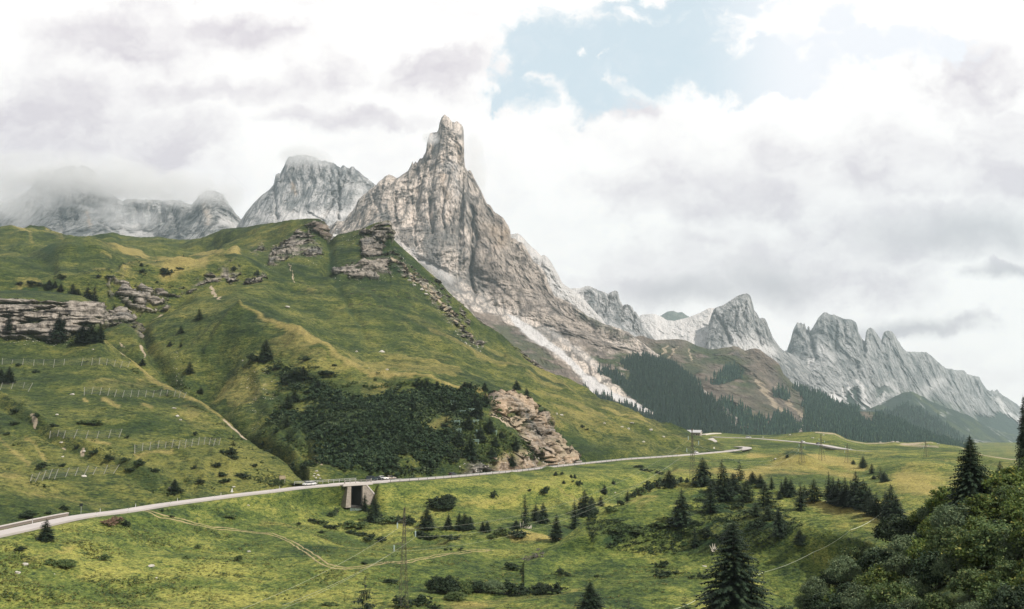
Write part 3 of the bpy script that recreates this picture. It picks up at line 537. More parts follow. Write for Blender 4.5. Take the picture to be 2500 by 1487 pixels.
# ================================================================== SPUR: near left slope with the fences and the banded cliff
Bl = [
    dict(d=[(-400, 690), (240, 670), (334, 610), (424, 560), (526, 520), (640, 470), (745, 415)], z=[(-400, 60), (240, 55), (334, 10), (424, -5), (526, -25), (640, -38), (745, -45)], ds=8),
    dict(y=ragged(8, [(-400, 705), (0, 709), (60, 708), (130, 713), (200, 722), (238, 742), (246, 790), (254, 826), (282, 852), (334, 887), (372, 921), (424, 947), (488, 978), (526, 1004), (565, 1035), (590, 1063), (640, 1099), (675, 1114), (704, 1137), (724, 1163), (745, 1180)], 1.5),
         d=[(-400, 640), (0, 640), (200, 640), (238, 632), (254, 608), (334, 560), (424, 515), (526, 475), (640, 430), (745, 398)], s=0, ds=5),
    dict(y=[(-400, 726), (0, 728), (60, 730), (130, 736), (200, 742), (240, 756), (248, 800), (258, 834), (286, 860), (334, 896), (372, 930), (424, 958), (488, 990), (526, 1017), (565, 1048), (590, 1074), (640, 1107), (675, 1122), (704, 1144), (724, 1168), (745, 1181)],
         d=[(-400, 585), (0, 585), (200, 590), (240, 592), (258, 585), (334, 545), (424, 502), (526, 465), (640, 424), (745, 395)], s=3, ds=8),
    dict(y=[(-400, 832), (0, 826), (60, 822), (130, 826), (200, 818), (240, 806), (256, 842), (290, 880), (334, 918), (372, 950), (424, 976), (488, 1008), (526, 1035), (565, 1066), (590, 1090), (640, 1118), (675, 1132), (704, 1152), (724, 1172), (745, 1182)],
         d=[(-400, 565), (0, 565), (200, 572), (240, 575), (258, 568), (334, 528), (424, 488), (526, 452), (640, 416), (745, 392)], s=5, ds=8),
    dict(y=[(-400, 960), (0, 950), (130, 950), (256, 965), (334, 995), (424, 1035), (526, 1080), (640, 1135), (704, 1160), (745, 1183)], d=[(-400, 470), (0, 470), (256, 465), (424, 430), (526, 420), (640, 400), (745, 388)], s=15),
    dict(y=[(-400, 1140), (0, 1110), (130, 1118), (256, 1122), (424, 1135), (526, 1150), (640, 1170), (704, 1178), (745, 1184)], d=[(-400, 340), (0, 345), (256, 360), (424, 370), (526, 375), (640, 375), (745, 385)], s=15),
    dict(d=[(x, far(x) + 3.5) for x in XS if x < 800], z=[(-400, -29.2), (800, -29.2)], ds=3),
    dict(d=[(x, far(x) - 5) for x in XS if x < 800], z=[(-400, -32), (800, -32)], ds=3)]
Bsheet = Sheet(-400, 745, 640, Bl, [6, 12, 80, 70, 90, 90, 4], sharp=(1,))
s = Bsheet; PX, PY = s.PX, s.PY; ry = roadpy(PX); rw = sstep(ry - PY, 1, 16)
wp = (PX + fbm(s.P, 12, 3, seed=61) * 12, PY + fbm(s.P, 12, 3, seed=62) * 8)
rk = softpoly(wp[0], wp[1], [(-400, 728), (0, 730), (110, 735), (200, 742), (240, 748), (250, 795), (215, 812), (180, 822), (130, 836), (90, 828), (60, 832), (0, 822), (-400, 830)], 3)
rk = rk * (1 - .85 * sstep(fbm(s.P, 13, 3, .6, an=(.45, .45, 2.4), seed=53), .03, .18)) * sstep(fbm(s.P, 9, 3, seed=63) + .85, .1, .4)
edge = sstep(s.row, 7, 24)
H = (fbm(s.P, 60, 3, .5, seed=64) * 3.4 * edge + fbm(s.P, 18, 3, .55, seed=65) * 1.5 * edge + fbm(s.P, 5, 3, .6, seed=66) * .55 + fbm(s.P, 1.8, 2, .6, seed=67) * .2)
s.up(H * rw * (1 - .7 * rk))
for pl, wd, dp in [([(0, 992), (77, 1034), (128, 1070), (205, 1108), (257, 1134), (308, 1155), (385, 1188), (475, 1218)], 9, -2.2), ([(0, 975), (77, 1018), (128, 1052), (205, 1090), (257, 1116), (308, 1138), (385, 1172)], 10, 2.4),
                   ([(0, 1040), (70, 1090), (110, 1150)], 9, .9), ([(30, 1040), (90, 1090), (130, 1130)], 9, -.7), ([(430, 1090), (480, 1130), (500, 1170)], 10, 1.8), ([(520, 1105), (560, 1140)], 9, 1.4), ([(340, 1110), (400, 1130), (470, 1190)], 12, -1.8)]:
    s.up(dp * np.exp(-(polydist(PX, PY, pl) / wd) ** 2) * rw)
zz = s.P[2] + fbm(s.P, 60, 2, seed=37) * 3 - s.P[0] * .05
n1 = s.normals(); n1[2] *= .15; n1 /= np.linalg.norm(n1, axis=0) + 1e-6
va = .3 + sstep(fbm(s.P, 12, 2, seed=77), -.3, .3)
s.P += n1 * (rk * ((stairs(zz, 4.0) * .42 + stairs(zz, 1.6) * .4) * va + fbm(s.P, 13, 3, .55, an=(1, 1, .15), ridged=True, seed=78) * 4 + fbm(s.P, 20, 3, .6, an=(1, 1, .4), ridged=True, seed=68) * 5 + fbm(s.P, 4, 3, .6, seed=69) * 1.3))
gx, gy = PX + fbm(s.P, 12, 4, .65, seed=57) * 12, PY + fbm(s.P, 12, 4, .65, seed=58) * 8
gold = lambda pl, w, a: a * np.exp(-(polydist(gx, gy, pl) / w) ** 2)
dry = (gold([(256, 835), (290, 858), (334, 892), (372, 925), (424, 951), (488, 982), (526, 1008), (565, 1040)], 5, .6) + gold([(240, 925), (290, 920), (350, 925)], 20, .35) + gold([(255, 970), (290, 995)], 9, .8) + gold([(350, 985), (370, 1000)], 9, .8) + gold([(205, 970), (212, 975)], 5, .9)
       + gold([(215, 1070), (270, 1078)], 6, .8) + gold([(330, 1105), (370, 1100), (420, 1098)], 6, .8) + gold([(0, 1065), (40, 1105), (70, 1130)], 8, .6) + gold([(60, 1055), (90, 1085), (110, 1120)], 7, .6) + gold([(0, 1160), (60, 1185), (150, 1200), (250, 1220)], 24, .45) + gold([(0, 722), (90, 724)], 4, .0) + gold([(0, 700), (90, 702)], 5, .9)
       + gold([(450, 1000), (500, 1030)], 24, .4) + gold([(440, 1120), (490, 1150), (560, 1160)], 14, .35) + .2 * (fbm(s.P, 30, 3, seed=71) > .1))
dirt = (gold([(545, 1025), (562, 1045), (585, 1060), (600, 1072)], 4, .75) + gold([(282, 852), (300, 866)], 4, .9) + gold([(75, 1024), (90, 1034)], 4, .75) + gold([(140, 1078), (160, 1088)], 4, .7) + gold([(0, 748), (30, 750)], 5, .0) + gold([(200, 1101), (208, 1102)], 3, .7))
lush = (gold([(0, 985), (60, 1015), (128, 1062), (205, 1104), (300, 1145), (400, 1190)], 8, .2) + gold([(0, 714), (130, 720), (240, 740)], 7, .25) + gold([(100, 760), (60, 775), (110, 755)], 6, .35) + .35 * (fbm(s.P, 16, 3, seed=72) > .16))
s.masks['m1'] = (rk, dry, dirt, lush); s.masks['m2'] = (None, None, None, None)
s.rk = rk
s.build('slope', HILL, label='near grassy slope with fence rows below a banded cliff')

# ================================================================== MOUND in the middle
Il = [dict(d=[(1280, 360), (1530, 400), (1686, 420), (1882, 390), (2036, 340), (2165, 290), (2280, 240)], z=[(1280, -50), (2280, -48)]),
      dict(y=[(1280, 1365), (1365, 1322), (1419, 1278), (1470, 1249), (1530, 1224), (1584, 1202), (1635, 1187), (1686, 1174), (1740, 1168), (1792, 1168), (1840, 1178), (1882, 1195), (1930, 1208), (1972, 1217), (2036, 1230), (2088, 1237.5), (2126, 1247), (2165, 1272), (2280, 1350)],
           d=[(1280, 290), (1419, 308), (1530, 325), (1686, 345), (1800, 340), (1882, 318), (2036, 285), (2165, 245), (2280, 205)], s=5),
      dict(y=[(1280, 1372), (1365, 1332), (1419, 1305), (1530, 1275), (1686, 1258), (1882, 1285), (2036, 1300), (2165, 1335), (2280, 1400)], d=[(1280, 282), (1419, 288), (1530, 293), (1686, 298), (1882, 268), (2036, 240), (2165, 205), (2280, 180)], s=15),
      dict(y=[(1280, 1385), (1365, 1345), (1419, 1338), (1530, 1352), (1686, 1365), (1882, 1400), (2036, 1430), (2165, 1450), (2280, 1480)], z=[(1280, -41), (1419, -39), (1530, -40), (1686, -40.6), (1882, -40.2), (2036, -40), (2165, -38.5), (2280, -35)], s=15),
      dict(off=(-30, -5.5), of=-1)]
Isheet = Sheet(1280, 2280, 620, Il, [10, 100, 110, 40], sharp=(1,))
s = Isheet; PX, PY = s.PX, s.PY
e = sstep(s.row, 8, 30); s.up(fbm(s.P, 45, 3, seed=81) * 2.4 * e + fbm(s.P, 14, 3, seed=82) * 1.1 * e + fbm(s.P, 4, 3, .6, seed=83) * .5 + fbm(s.P, 1.3, 2, .6, seed=84) * .18)
gold = lambda pl, w, a: a * np.exp(-(polydist(PX, PY, pl) / w) ** 2)
dry = gold([(1980, 1222), (2036, 1235), (2100, 1245), (2140, 1262)], 22, .8) + gold([(1530, 1228), (1600, 1215), (1560, 1245)], 14, .5) + gold([(1640, 1190), (1700, 1178)], 6, .4) + gold([(2040, 1280), (2110, 1310), (2060, 1330)], 30, .35) + .2 * (fbm(s.P, 22, 3, seed=85) > .15) + gold([(1440, 1262), (1500, 1240)], 5, .7)  # dry grass; the lit flanks of the knoll are partly painted with it
lush = softpoly(PX, PY, [(1440, 1270), (1520, 1262), (1640, 1285), (1700, 1230), (1660, 1195), (1800, 1190), (1900, 1230), (1960, 1290), (1900, 1350), (1740, 1345), (1560, 1345), (1440, 1320)], 30) * .5 + .25 * (fbm(s.P, 9, 3, seed=86) > .12)  # dark heath; also stands in for tree shade on the knoll's front
s.masks['m1'] = (None, dry, gold([(2060, 1233), (2100, 1236)], 4, .8), lush); s.masks['m2'] = (None, None, None, None)
s.build('knoll', LAND, label='grassy knoll with conifers in the middle of the valley')

# ================================================================== near right slope under the shrubs
Jl = [dict(d=[(1700, 170), (2040, 200), (2340, 220), (2900, 230)], z=[(1700, -50), (2900, -45)]),
      dict(y=[(1700, 1640), (1850, 1560), (1950, 1490), (2050, 1430), (2140, 1370), (2250, 1295), (2340, 1245), (2450, 1215), (2700, 1150), (2900, 1110)], d=[(1700, 118), (1950, 125), (2140, 130), (2340, 125), (2900, 110)], s=15),
      dict(y=[(1700, 1800), (1950, 1640), (2140, 1540), (2340, 1430), (2900, 1300)], d=[(1700, 85), (1950, 88), (2140, 85), (2340, 80), (2900, 70)], s=15),
      dict(d=[(1700, 40), (2900, 35)], z=[(1700, -20), (2900, -13)]), dict(d=[(1700, 5), (2900, 5)], z=[(1700, -5.5), (2900, -4)])]
Jsheet = Sheet(1700, 2900, 260, Jl, [10, 60, 60, 20]); s = Jsheet
s.up(fbm(s.P, 14, 3, seed=91) * .8 + fbm(s.P, 3, 3, seed=92) * .3)
s.masks['m1'] = (None, .3 + 0 * s.PX, None, .6 + 0 * s.PX); s.masks['m2'] = (None, None, None, None)
s.build('bank', LAND, label='steep grassy bank under the shrubs close to the viewpoint')

# wide base reaching the horizon
bm_v = np.array([(-40000, 1500, -480), (40000, 1500, -480), (40000, 50000, -480), (-40000, 50000, -480)], float)
o = obj('plain', mesh_np('plain', bm_v, np.array([[0, 1, 2, 3]]), simple('plain_grass', (0.05, 0.08, 0.04), .95, scale=.002)), kind='structure', label='distant valley floor')
# ================================================================== MOUNTAINS
def rockmat(name, rock, dark, **kw):
    return land_material(name, 5.0, greens=((0.022, 0.044, 0.024), (0.045, 0.068, 0.030), (0.085, 0.098, 0.042)), dry=(0.22, 0.18, 0.09), rock=rock, rockdark=dark, ysq=.3, rscale=kw.pop('rscale', 7.0), bumpd=kw.pop('bumpd', 2.2), **kw)
PALE = rockmat('pale_limestone', (0.69, 0.59, 0.51), (0.20, 0.18, 0.162), strata=.25, cracks=.85)
GREY = rockmat('grey_limestone', (0.48, 0.465, 0.455), (0.13, 0.145, 0.15), strata=.25, cracks=.7)
SHADE = None
GREYD = rockmat('dull_grey_limestone', (0.40, 0.39, 0.38), (0.11, 0.12, 0.12), strata=.25, cracks=.75)
BROWN = rockmat('brown_banded_rock', (0.26, 0.215, 0.175), (0.075, 0.065, 0.055), strata=.55, rscale=3.0, cracks=.5, crackscale=.035)
def mountain(name, label, x0, x1, nx, crest, cd, mids, rows, mat, amp=1.0, size=160, seed=0, paint=None, jag=2.5, flute=.28, back=600, carve=(), fadew=58, blocky=1.0, tilt=0.0):
    cr = ragged(seed + 3, crest, jag, 2.0)
    L = [dict(d=[(x, np.interp(x, [c[0] for c in cd], [c[1] for c in cd]) + back) for x in (x0, (x0 + x1) / 2, x1)], z=[(x0, 0), (x1, 0)]), dict(y=cr, d=cd, ds=20)]
    L[0]['z'] = [(p[0], float(slope(p[1]) * np.interp(p[0], [c[0] for c in cd], [c[1] for c in cd])) * .55 - 60) for p in crest]
    L += mids
    s = Sheet(x0, x1, nx, L, [6] + rows, sharp=(1,)); PX, PY = s.PX, s.PY
    f = .35 + .65 * sstep(s.row, 5, 6 + fadew * .5); f2 = f; cv = s.P - np.array([0, 0, CAMZ], np.float32)[:, None, None]; n = -cv / np.linalg.norm(cv, axis=0)   # relief is pushed out towards the valley
    G = {'PX': PX, 'PY': PY, 's': s, 'wx': PX + fbm(s.P, size * .35, 4, .6, seed=seed + 5) * 16, 'wy': PY + fbm(s.P, size * .35, 4, .6, seed=seed + 6) * 12}
    rock, soft = (paint(G) if paint else (None, None))
    hard = 1.0 if soft is None else (1 - soft)
    an = (1, .28, flute)
    Q = s.P.copy(); Q[0] += fbm(s.P, size * 1.3, 3, seed=seed + 8) * size * .35 + (s.P[2] * tilt)
    r = fbm(Q, size, 6, .56, an=an, ridged=True, seed=seed + 1); r2 = fbm(Q, size * .22, 5, .6, an=(1, .3, flute * 1.3), ridged=True, seed=seed + 2); r3 = fbm(Q, size * .1, 4, .62, an=(1, .5, .7), seed=seed + 4)
    r4 = fbm(Q, size * .085, 4, .6, an=(1, .35, flute * 1.6), ridged=True, seed=seed + 12); va = sstep(fbm(s.P, size * 1.1, 2, seed=seed + 13), -.3, .3)
    b = np.clip(r * 1.3, -1, 1); zz = s.P[2] + fbm(s.P, size * 1.6, 2, seed=seed + 9) * size * .3
    st = stairs(zz, size * .30) * .30 * blocky + stairs(zz, size * .085) * .5 * blocky
    s.P += n * (amp * hard * ((b - .2) * size * .50 * f + (r2 - .2) * size * .105 * (f * .94 + .06) + (r4 - .2) * size * .05 * (f * .85 + .15) + r3 * size * .10 * (f * .85 + .15) + st * .38 * f * va))
    for pl, wd, dp in carve:
        n2 = n; s.P += n2 * (dp * np.exp(-(polydist(G['wx'] * .5 + PX * .5, G['wy'] * .5 + PY * .5, pl) / wd) ** 2) * f2)
    s.up(fbm(s.P, size * .2, 4, .55, seed=seed + 7) * size * .05 * (0 if soft is None else soft))
    s.masks['m1'], s.masks['m2'] = rock; s.build(name, mat, label=label); s.forest = G.get('forest'); return s
Z = lambda G: np.zeros_like(G['PX'])
def gexp(G, pl, w): return np.exp(-(polydist(G['wx'], G['wy'], pl) / w) ** 2)

# ---- great peak
crE = [(740, 640), (780, 600), (799, 556), (812, 548), (822, 540), (840, 540), (853, 522), (865, 509), (876, 486), (891, 473), (905, 462), (917, 453), (925, 444), (940, 431), (950, 427), (960, 430), (968, 435), (981, 427), (996, 417), (1003, 404), (1007, 394), (1010, 402), (1014, 393), (1018, 398), (1025, 386), (1031, 386), (1035, 378), (1040, 371),
       (1043, 345), (1049, 327), (1056, 324), (1066, 323), (1070, 318), (1073.5, 299), (1078, 287), (1083, 281), (1086, 280), (1091, 284), (1096, 286), (1102, 296), (1110, 298), (1115, 296), (1121, 299), (1126, 304), (1131, 312), (1134, 322), (1132, 336), (1127, 353), (1126, 394), (1130, 405), (1135, 409), (1142, 418), (1148, 416), (1153, 424), (1158, 435),
       (1168, 455), (1175, 468), (1181, 481), (1189, 498), (1197, 501), (1205, 515), (1228, 532), (1241, 550), (1246, 563), (1247, 580), (1258, 584), (1267, 590), (1275, 592), (1282, 601), (1291, 619), (1303, 639), (1312, 646), (1321, 653), (1328, 662), (1334, 671), (1339, 694), (1354, 722), (1372, 730), (1395, 741), (1434, 771), (1472, 789), (1511, 802), (1536, 812), (1549, 822), (1600, 860), (1700, 930), (1800, 1000)]
cdE = [(740, 3400), (917, 3350), (1040, 3500), (1120, 3500), (1190, 3450), (1250, 3350), (1339, 3200), (1434, 3000), (1549, 2800), (1800, 2600)]
scr1 = [(1238, 768), (1256, 774), (1285, 790), (1312, 811), (1346, 836), (1378, 862), (1424, 902), (1472, 940), (1520, 970), (1566, 988), (1600, 1012), (1578, 1010), (1540, 990), (1500, 975), (1472, 962), (1445, 962), (1420, 920), (1380, 880), (1330, 848), (1290, 824), (1262, 798)]
brn1 = [(1130, 740), (1160, 762), (1190, 762), (1216, 772), (1245, 792), (1262, 802), (1290, 828), (1330, 852), (1380, 884), (1420, 925), (1450, 975), (1400, 960), (1330, 925), (1255, 862), (1190, 806)]
face = [(720, 500), (900, 430), (1080, 260), (1200, 480), (1260, 560), (1340, 690), (1440, 770), (1560, 815), (1620, 850), (1560, 860), (1480, 850), (1400, 820), (1330, 790), (1250, 760), (1195, 735), (1150, 708), (1105, 668), (1060, 640), (1010, 622), (955, 600), (720, 600)]
def paintE(G):
    wx, wy, s = G['wx'], G['wy'], G['s']
    fc = softpoly(wx, wy, face, 7); br = softpoly(wx, wy, brn1, 5); sc = softpoly(wx * .35 + G['PX'] * .65, wy * .35 + G['PY'] * .65, scr1, 3)
    sc2 = .8 * softpoly(wx, wy, [(1320, 800), (1355, 808), (1420, 850), (1480, 895), (1500, 925), (1440, 890), (1390, 850)], 5)
    scree = (1 - fc) * (1 - br); soft = np.clip(1 - fc * 1.0 - br * .55, 0, 1) * .85
    white = np.maximum.reduce([sc, sc2 * .3, scree * .12 * (G['PX'] < 1300), .55 * gexp(G, [(960, 590), (1040, 640), (1100, 680)], 12), .35 * gexp(G, [(1090, 410), (1098, 400), (1115, 400), (1112, 470)], 8)])
    green = np.maximum.reduce([softpoly(wx, wy, [(1195, 790), (1250, 800), (1300, 840), (1380, 890), (1330, 915), (1255, 862)], 6) * .75, softpoly(wx, wy, [(1430, 850), (1500, 870), (1530, 850), (1560, 870), (1560, 900), (1500, 900)], 6) * .4, .5 * gexp(G, [(1420, 770), (1480, 800), (1540, 830)], 9)])
    rock = np.clip(1 - green * sstep(fbm(s.P, 60, 3, seed=5) + .5, .1, .5), 0, 1)
    bould = (fbm(s.P, 45, 4, .6, seed=15)); mix = softpoly(wx, wy, [(1440, 870), (1520, 860), (1600, 880), (1640, 930), (1600, 990), (1500, 930)], 12); rock = np.where(mix > .1, np.clip(rock * sstep(bould, -.15, .12) + 1 - mix, 0, 1), rock)
    fo = np.maximum.reduce([softpoly(wx, wy, [(1458, 900), (1480, 896), (1520, 922), (1560, 955), (1600, 985), (1660, 1030), (1600, 1020), (1560, 985), (1510, 945)], 3), softpoly(wx, wy, [(1520, 880), (1570, 870), (1640, 890), (1760, 1000), (1800, 1060), (1810, 1140), (1500, 1140), (1560, 985), (1540, 940)], 5),
                            softpoly(wx, wy, [(1442, 955), (1475, 968), (1520, 985), (1570, 1012), (1620, 1035), (1580, 1035), (1480, 1000), (1420, 950)], 3)]) * (1 - sc)
    warm = np.clip(.9 * gexp(G, [(1075, 425), (1085, 455), (1092, 480)], 6) + .6 * gexp(G, [(1118, 350), (1120, 400)], 5) + .55 * gexp(G, [(1190, 560), (1235, 570), (1215, 590)], 15) + .3 * gexp(G, [(1040, 400), (1060, 420)], 12) + .5 * gexp(G, [(890, 540), (910, 520)], 14), 0, 1)
    butt = .5 * softpoly(wx, wy, [(1150, 500), (1200, 500), (1250, 560), (1340, 700), (1440, 780), (1550, 830), (1440, 830), (1330, 790), (1250, 750), (1180, 700), (1150, 640), (1165, 580)], 10)
    rub = softpoly(wx, wy, [(1345, 795), (1420, 815), (1560, 865), (1660, 960), (1620, 1010), (1570, 975), (1500, 918), (1430, 862), (1390, 835)], 5); butt = np.maximum(butt, .6 * rub); white = white * (1 - .9 * rub)
    G['forest'] = fo
    return (((rock, .2 + Z(G), .0 * br, fo), (fo, white * (1 - fo) * (1 - br * .8), np.maximum(br * .9, butt), warm)), np.clip(np.maximum(soft + .1, sc), 0, 1))
carE = [([(1150, 510), (1152, 540), (1165, 580), (1152, 620), (1148, 670), (1160, 720)], 6, -55), ([(1158, 520), (1150, 575), (1152, 650)], 4, -40), ([(1049, 490), (1052, 520), (1056, 570)], 5, -42), ([(962, 470), (965, 510), (966, 550)], 5, -30), ([(912, 480), (925, 520)], 5, -24), ([(1085, 470), (1078, 520), (1082, 560)], 4, -25), ([(1030, 440), (1018, 480), (1015, 530)], 5, -20),
        ([(1005, 470), (1010, 560), (1015, 600)], 4, -22), ([(1120, 470), (1125, 520), (1122, 600)], 4, -20), ([(880, 520), (885, 560)], 6, -24), ([(1190, 508), (1200, 540), (1205, 620)], 5, -18), ([(1223, 548), (1223, 590)], 2.5, -18), ([(1150, 670), (1200, 690), (1240, 720), (1262, 740)], 6, -26), ([(1060, 340), (1052, 370)], 5, -14), ([(1090, 290), (1093, 330)], 3, -10), ([(1045, 425), (1070, 400), (1100, 380)], 4, -12)]
Esheet = mountain('mountain', 'tall pale rock peak with a pointed summit above the green mountainside', 740, 1800, 720, crE, cdE, [
    dict(y=[(740, 650), (800, 575), (850, 560), (900, 500), (950, 480), (1000, 470), (1040, 420), (1086, 350), (1120, 380), (1160, 490), (1200, 560), (1250, 640), (1339, 740), (1434, 805), (1549, 845), (1650, 900), (1800, 1010)], d=[(740, 3300), (950, 3230), (1040, 3380), (1120, 3380), (1200, 3240), (1250, 3130), (1339, 3060), (1434, 2900), (1549, 2720), (1800, 2500)], s=14),
    dict(y=[(740, 690), (900, 590), (950, 600), (1040, 640), (1100, 672), (1150, 712), (1200, 742), (1250, 768), (1300, 785), (1400, 825), (1480, 850), (1560, 875), (1650, 920), (1800, 1015)], d=[(740, 3000), (950, 2950), (1100, 2900), (1250, 2750), (1400, 2620), (1560, 2500), (1800, 2300)], s=14),
    dict(y=[(740, 750), (950, 720), (1050, 760), (1154, 810), (1259, 862), (1339, 905), (1450, 955), (1575, 1010), (1700, 1040), (1800, 1070)], d=[(740, 2600), (950, 2500), (1154, 2400), (1339, 2250), (1575, 2050), (1800, 1950)], s=14),
    dict(d=[(740, 1900), (1800, 1500)], z=[(740, -40), (1800, -70)])], [150, 170, 150, 60], PALE, amp=1.0, size=165, seed=100, paint=paintE, jag=3.2, flute=.36, carve=carE)
print('E', Esheet.d.shape)
plainpaint = lambda white=0.0, w2=0.0: (lambda G: (((1 + Z(G), .2 + Z(G), None, None), (None, white + Z(G), None, None)), None))
# ---- left massif
crF = [(-400, 560), (-200, 520), (0, 497), (40, 485), (62, 470), (80, 455), (90, 432), (92, 418), (98, 414), (112, 420), (130, 414), (160, 404), (190, 406), (215, 404), (232, 420), (245, 450), (262, 470), (300, 488), (330, 484), (370, 486), (410, 489), (440, 490), (468, 500), (480, 485), (488, 474), (495, 476), (505, 462), (520, 466), (535, 468), (548, 480), (560, 500), (575, 520), (590, 535), (620, 560), (680, 600)]
def paintF(G):
    w = np.maximum.reduce([softpoly(G['wx'], G['wy'], [(285, 575), (300, 552), (318, 568), (345, 560), (370, 565), (400, 585), (300, 590)], 4), .75 * gexp(G, [(240, 540), (290, 570)], 3), .6 * gexp(G, [(60, 540), (20, 560), (150, 570)], 12), .8 * gexp(G, [(545, 540), (580, 560)], 12), .7 * gexp(G, [(290, 545), (330, 555)], 9)])
    warm = .8 * gexp(G, [(213, 520), (218, 550)], 6) + .5 * gexp(G, [(500, 500), (510, 540)], 8)
    return (((1 + Z(G), Z(G) + .1, None, None), (None, w * .9, None, warm)), w * .5)
mountain('mountain', 'broad grey rock massif half hidden in cloud', -400, 680, 420, crF, [(-400, 5400), (680, 5000)], [
    dict(y=[(-400, 600), (0, 560), (100, 530), (230, 520), (330, 540), (470, 545), (520, 520), (600, 570), (680, 620)], d=[(-400, 5100), (100, 4900), (300, 5150), (500, 4700), (680, 4800)], s=10),
    dict(y=[(-400, 640), (680, 640)], d=[(-400, 4400), (680, 4300)]), dict(d=[(-400, 3300), (680, 3300)], z=[(-400, 100), (680, 100)])], [110, 90, 20], GREYD, size=230, seed=200, paint=paintF, jag=10, flute=.22, amp=1.2,
    carve=[([(150, 520), (152, 560), (155, 580)], 6, -60), ([(180, 490), (185, 540)], 5, -50), ([(120, 450), (128, 520)], 6, -40), ([(330, 500), (345, 560)], 8, -60), ([(420, 500), (432, 580)], 7, -70), ([(395, 500), (400, 540)], 5, -50), ([(380, 500), (360, 550)], 6, -40), ([(465, 520), (440, 570)], 6, 50), ([(490, 480), (500, 520), (500, 580)], 12, 70), ([(408, 500), (410, 540), (400, 570)], 8, 50)])
# ---- second peak
crF2 = [(540, 620), (570, 570), (580, 550), (598, 522), (616, 499), (637, 478), (660, 460), (668, 450), (671, 436), (673, 427), (680, 422), (684, 424), (693, 407), (700, 389), (706, 381), (715, 382), (724, 378), (740, 377), (755, 379), (773, 386), (786, 394), (793, 391), (804, 396), (814, 397), (822, 404), (832, 410), (836, 404), (840, 403), (847, 409), (853, 411), (858, 406), (863, 406), (870, 414), (876, 419), (887, 428), (899, 437), (910, 447), (925, 458), (950, 490), (1000, 560)]
def paintF2(G):
    w = np.maximum.reduce([.9 * gexp(G, [(700, 525), (760, 528), (850, 520), (880, 490)], 14), .5 * gexp(G, [(640, 530), (700, 530)], 14), .45 * gexp(G, [(850, 450), (880, 470)], 14)])
    warm = .8 * gexp(G, [(712, 445), (722, 475)], 5) + .7 * gexp(G, [(700, 390), (696, 405)], 4)
    return (((1 + Z(G), Z(G), None, None), (None, w, None, warm)), w * .4)
mountain('mountain', 'grey flat topped peak with cloud on its summit beside the tall peak', 540, 1000, 400, crF2, [(540, 4600), (1000, 4600)], [
    dict(y=[(540, 640), (598, 555), (660, 520), (750, 500), (860, 490), (940, 520), (1000, 600)], d=[(540, 4350), (750, 4300), (1000, 4350)], s=10),
    dict(y=[(540, 660), (750, 600), (1000, 640)], d=[(540, 4000), (1000, 3900)]), dict(d=[(540, 3300), (1000, 3400)], z=[(540, 100), (1000, 100)])], [130, 80, 20], GREY, size=200, seed=300, paint=paintF2, jag=3, flute=.2, amp=.75,
    carve=[([(825, 405), (828, 470), (826, 535)], 3.5, -60), ([(853, 412), (838, 450), (810, 500), (790, 540)], 3, -45), ([(672, 440), (672, 500), (676, 545)], 4, -40), ([(805, 400), (806, 450), (810, 480)], 4, -30), ([(775, 395), (785, 440)], 3, -25), ([(755, 520), (790, 540)], 3, -20)])
# ---- white ridge and the crags right of the tall peak
mountain('mountain', 'sunlit white rock ridge just behind the tall peak', 1220, 1480, 200, [(1220, 570), (1245, 572), (1254, 570), (1264, 569), (1272, 575), (1280, 583), (1290, 594), (1300, 604), (1310, 612), (1321, 624), (1326, 622), (1331, 624), (1338, 630), (1344, 637), (1350, 648), (1357, 660), (1365, 675), (1372, 689), (1385, 699), (1400, 708), (1430, 735), (1480, 790)], [(1220, 4300), (1480, 4000)], [
    dict(y=[(1220, 700), (1300, 700), (1400, 770), (1480, 820)], d=[(1220, 4050), (1480, 3800)]), dict(d=[(1220, 3500), (1480, 3500)], z=[(1220, 200), (1480, 150)])], [110, 20], PALE, size=150, seed=400, paint=plainpaint(.75), jag=3)
def paintE3(G):
    w = .9 * gexp(G, [(1400, 706), (1425, 725), (1412, 740)], 12) + .6 * gexp(G, [(1440, 702), (1410, 704)], 6); return (((1 + Z(G), Z(G), None, None), (None, w, None, None)), w * .6)
mountain('mountain', 'grey crags with rounded tops stepping down beyond the white ridge', 1380, 1640, 230, [(1380, 710), (1398, 704), (1415, 702), (1430, 700), (1441, 699), (1450, 703), (1459, 709), (1470, 711), (1485, 717), (1491, 713), (1495, 711), (1502, 710), (1508, 712), (1514, 735), (1521, 747), (1526, 744), (1531, 744), (1538, 746), (1544, 750), (1548, 761), (1552, 760), (1562, 776), (1567, 794), (1580, 805), (1600, 830), (1640, 880)], [(1380, 4500), (1640, 4200)], [
    dict(y=[(1380, 760), (1450, 760), (1520, 790), (1600, 850), (1640, 900)], d=[(1380, 4250), (1640, 4000)]), dict(d=[(1380, 3500), (1640, 3200)], z=[(1380, 150), (1640, 100)])], [110, 20], GREY, size=150, seed=450, paint=paintE3, jag=3, carve=[([(1490, 715), (1478, 750), (1470, 780)], 4, -45), ([(1520, 747), (1515, 790)], 4, -35), ([(1547, 757), (1545, 800)], 3, -25), ([(1430, 720), (1420, 745)], 4, -25)])
mountain('mountain', 'small dark green summit far behind the white slope', 1590, 1720, 90, [(1590, 790), (1610, 772), (1616, 769.6), (1629, 761), (1644, 759), (1654, 763), (1665, 762), (1678, 771), (1700, 782), (1720, 800)], [(1590, 9000), (1720, 9000)], [
    dict(y=[(1590, 820), (1720, 820)], d=[(1590, 8000), (1720, 8000)]), dict(d=[(1590, 7000), (1720, 7000)], z=[(1590, 100), (1720, 100)])], [40, 10], GREY, size=200, seed=480, paint=lambda G: (((.25 + Z(G), Z(G), None, .8 + Z(G)), (None, None, None, None)), None), jag=1)
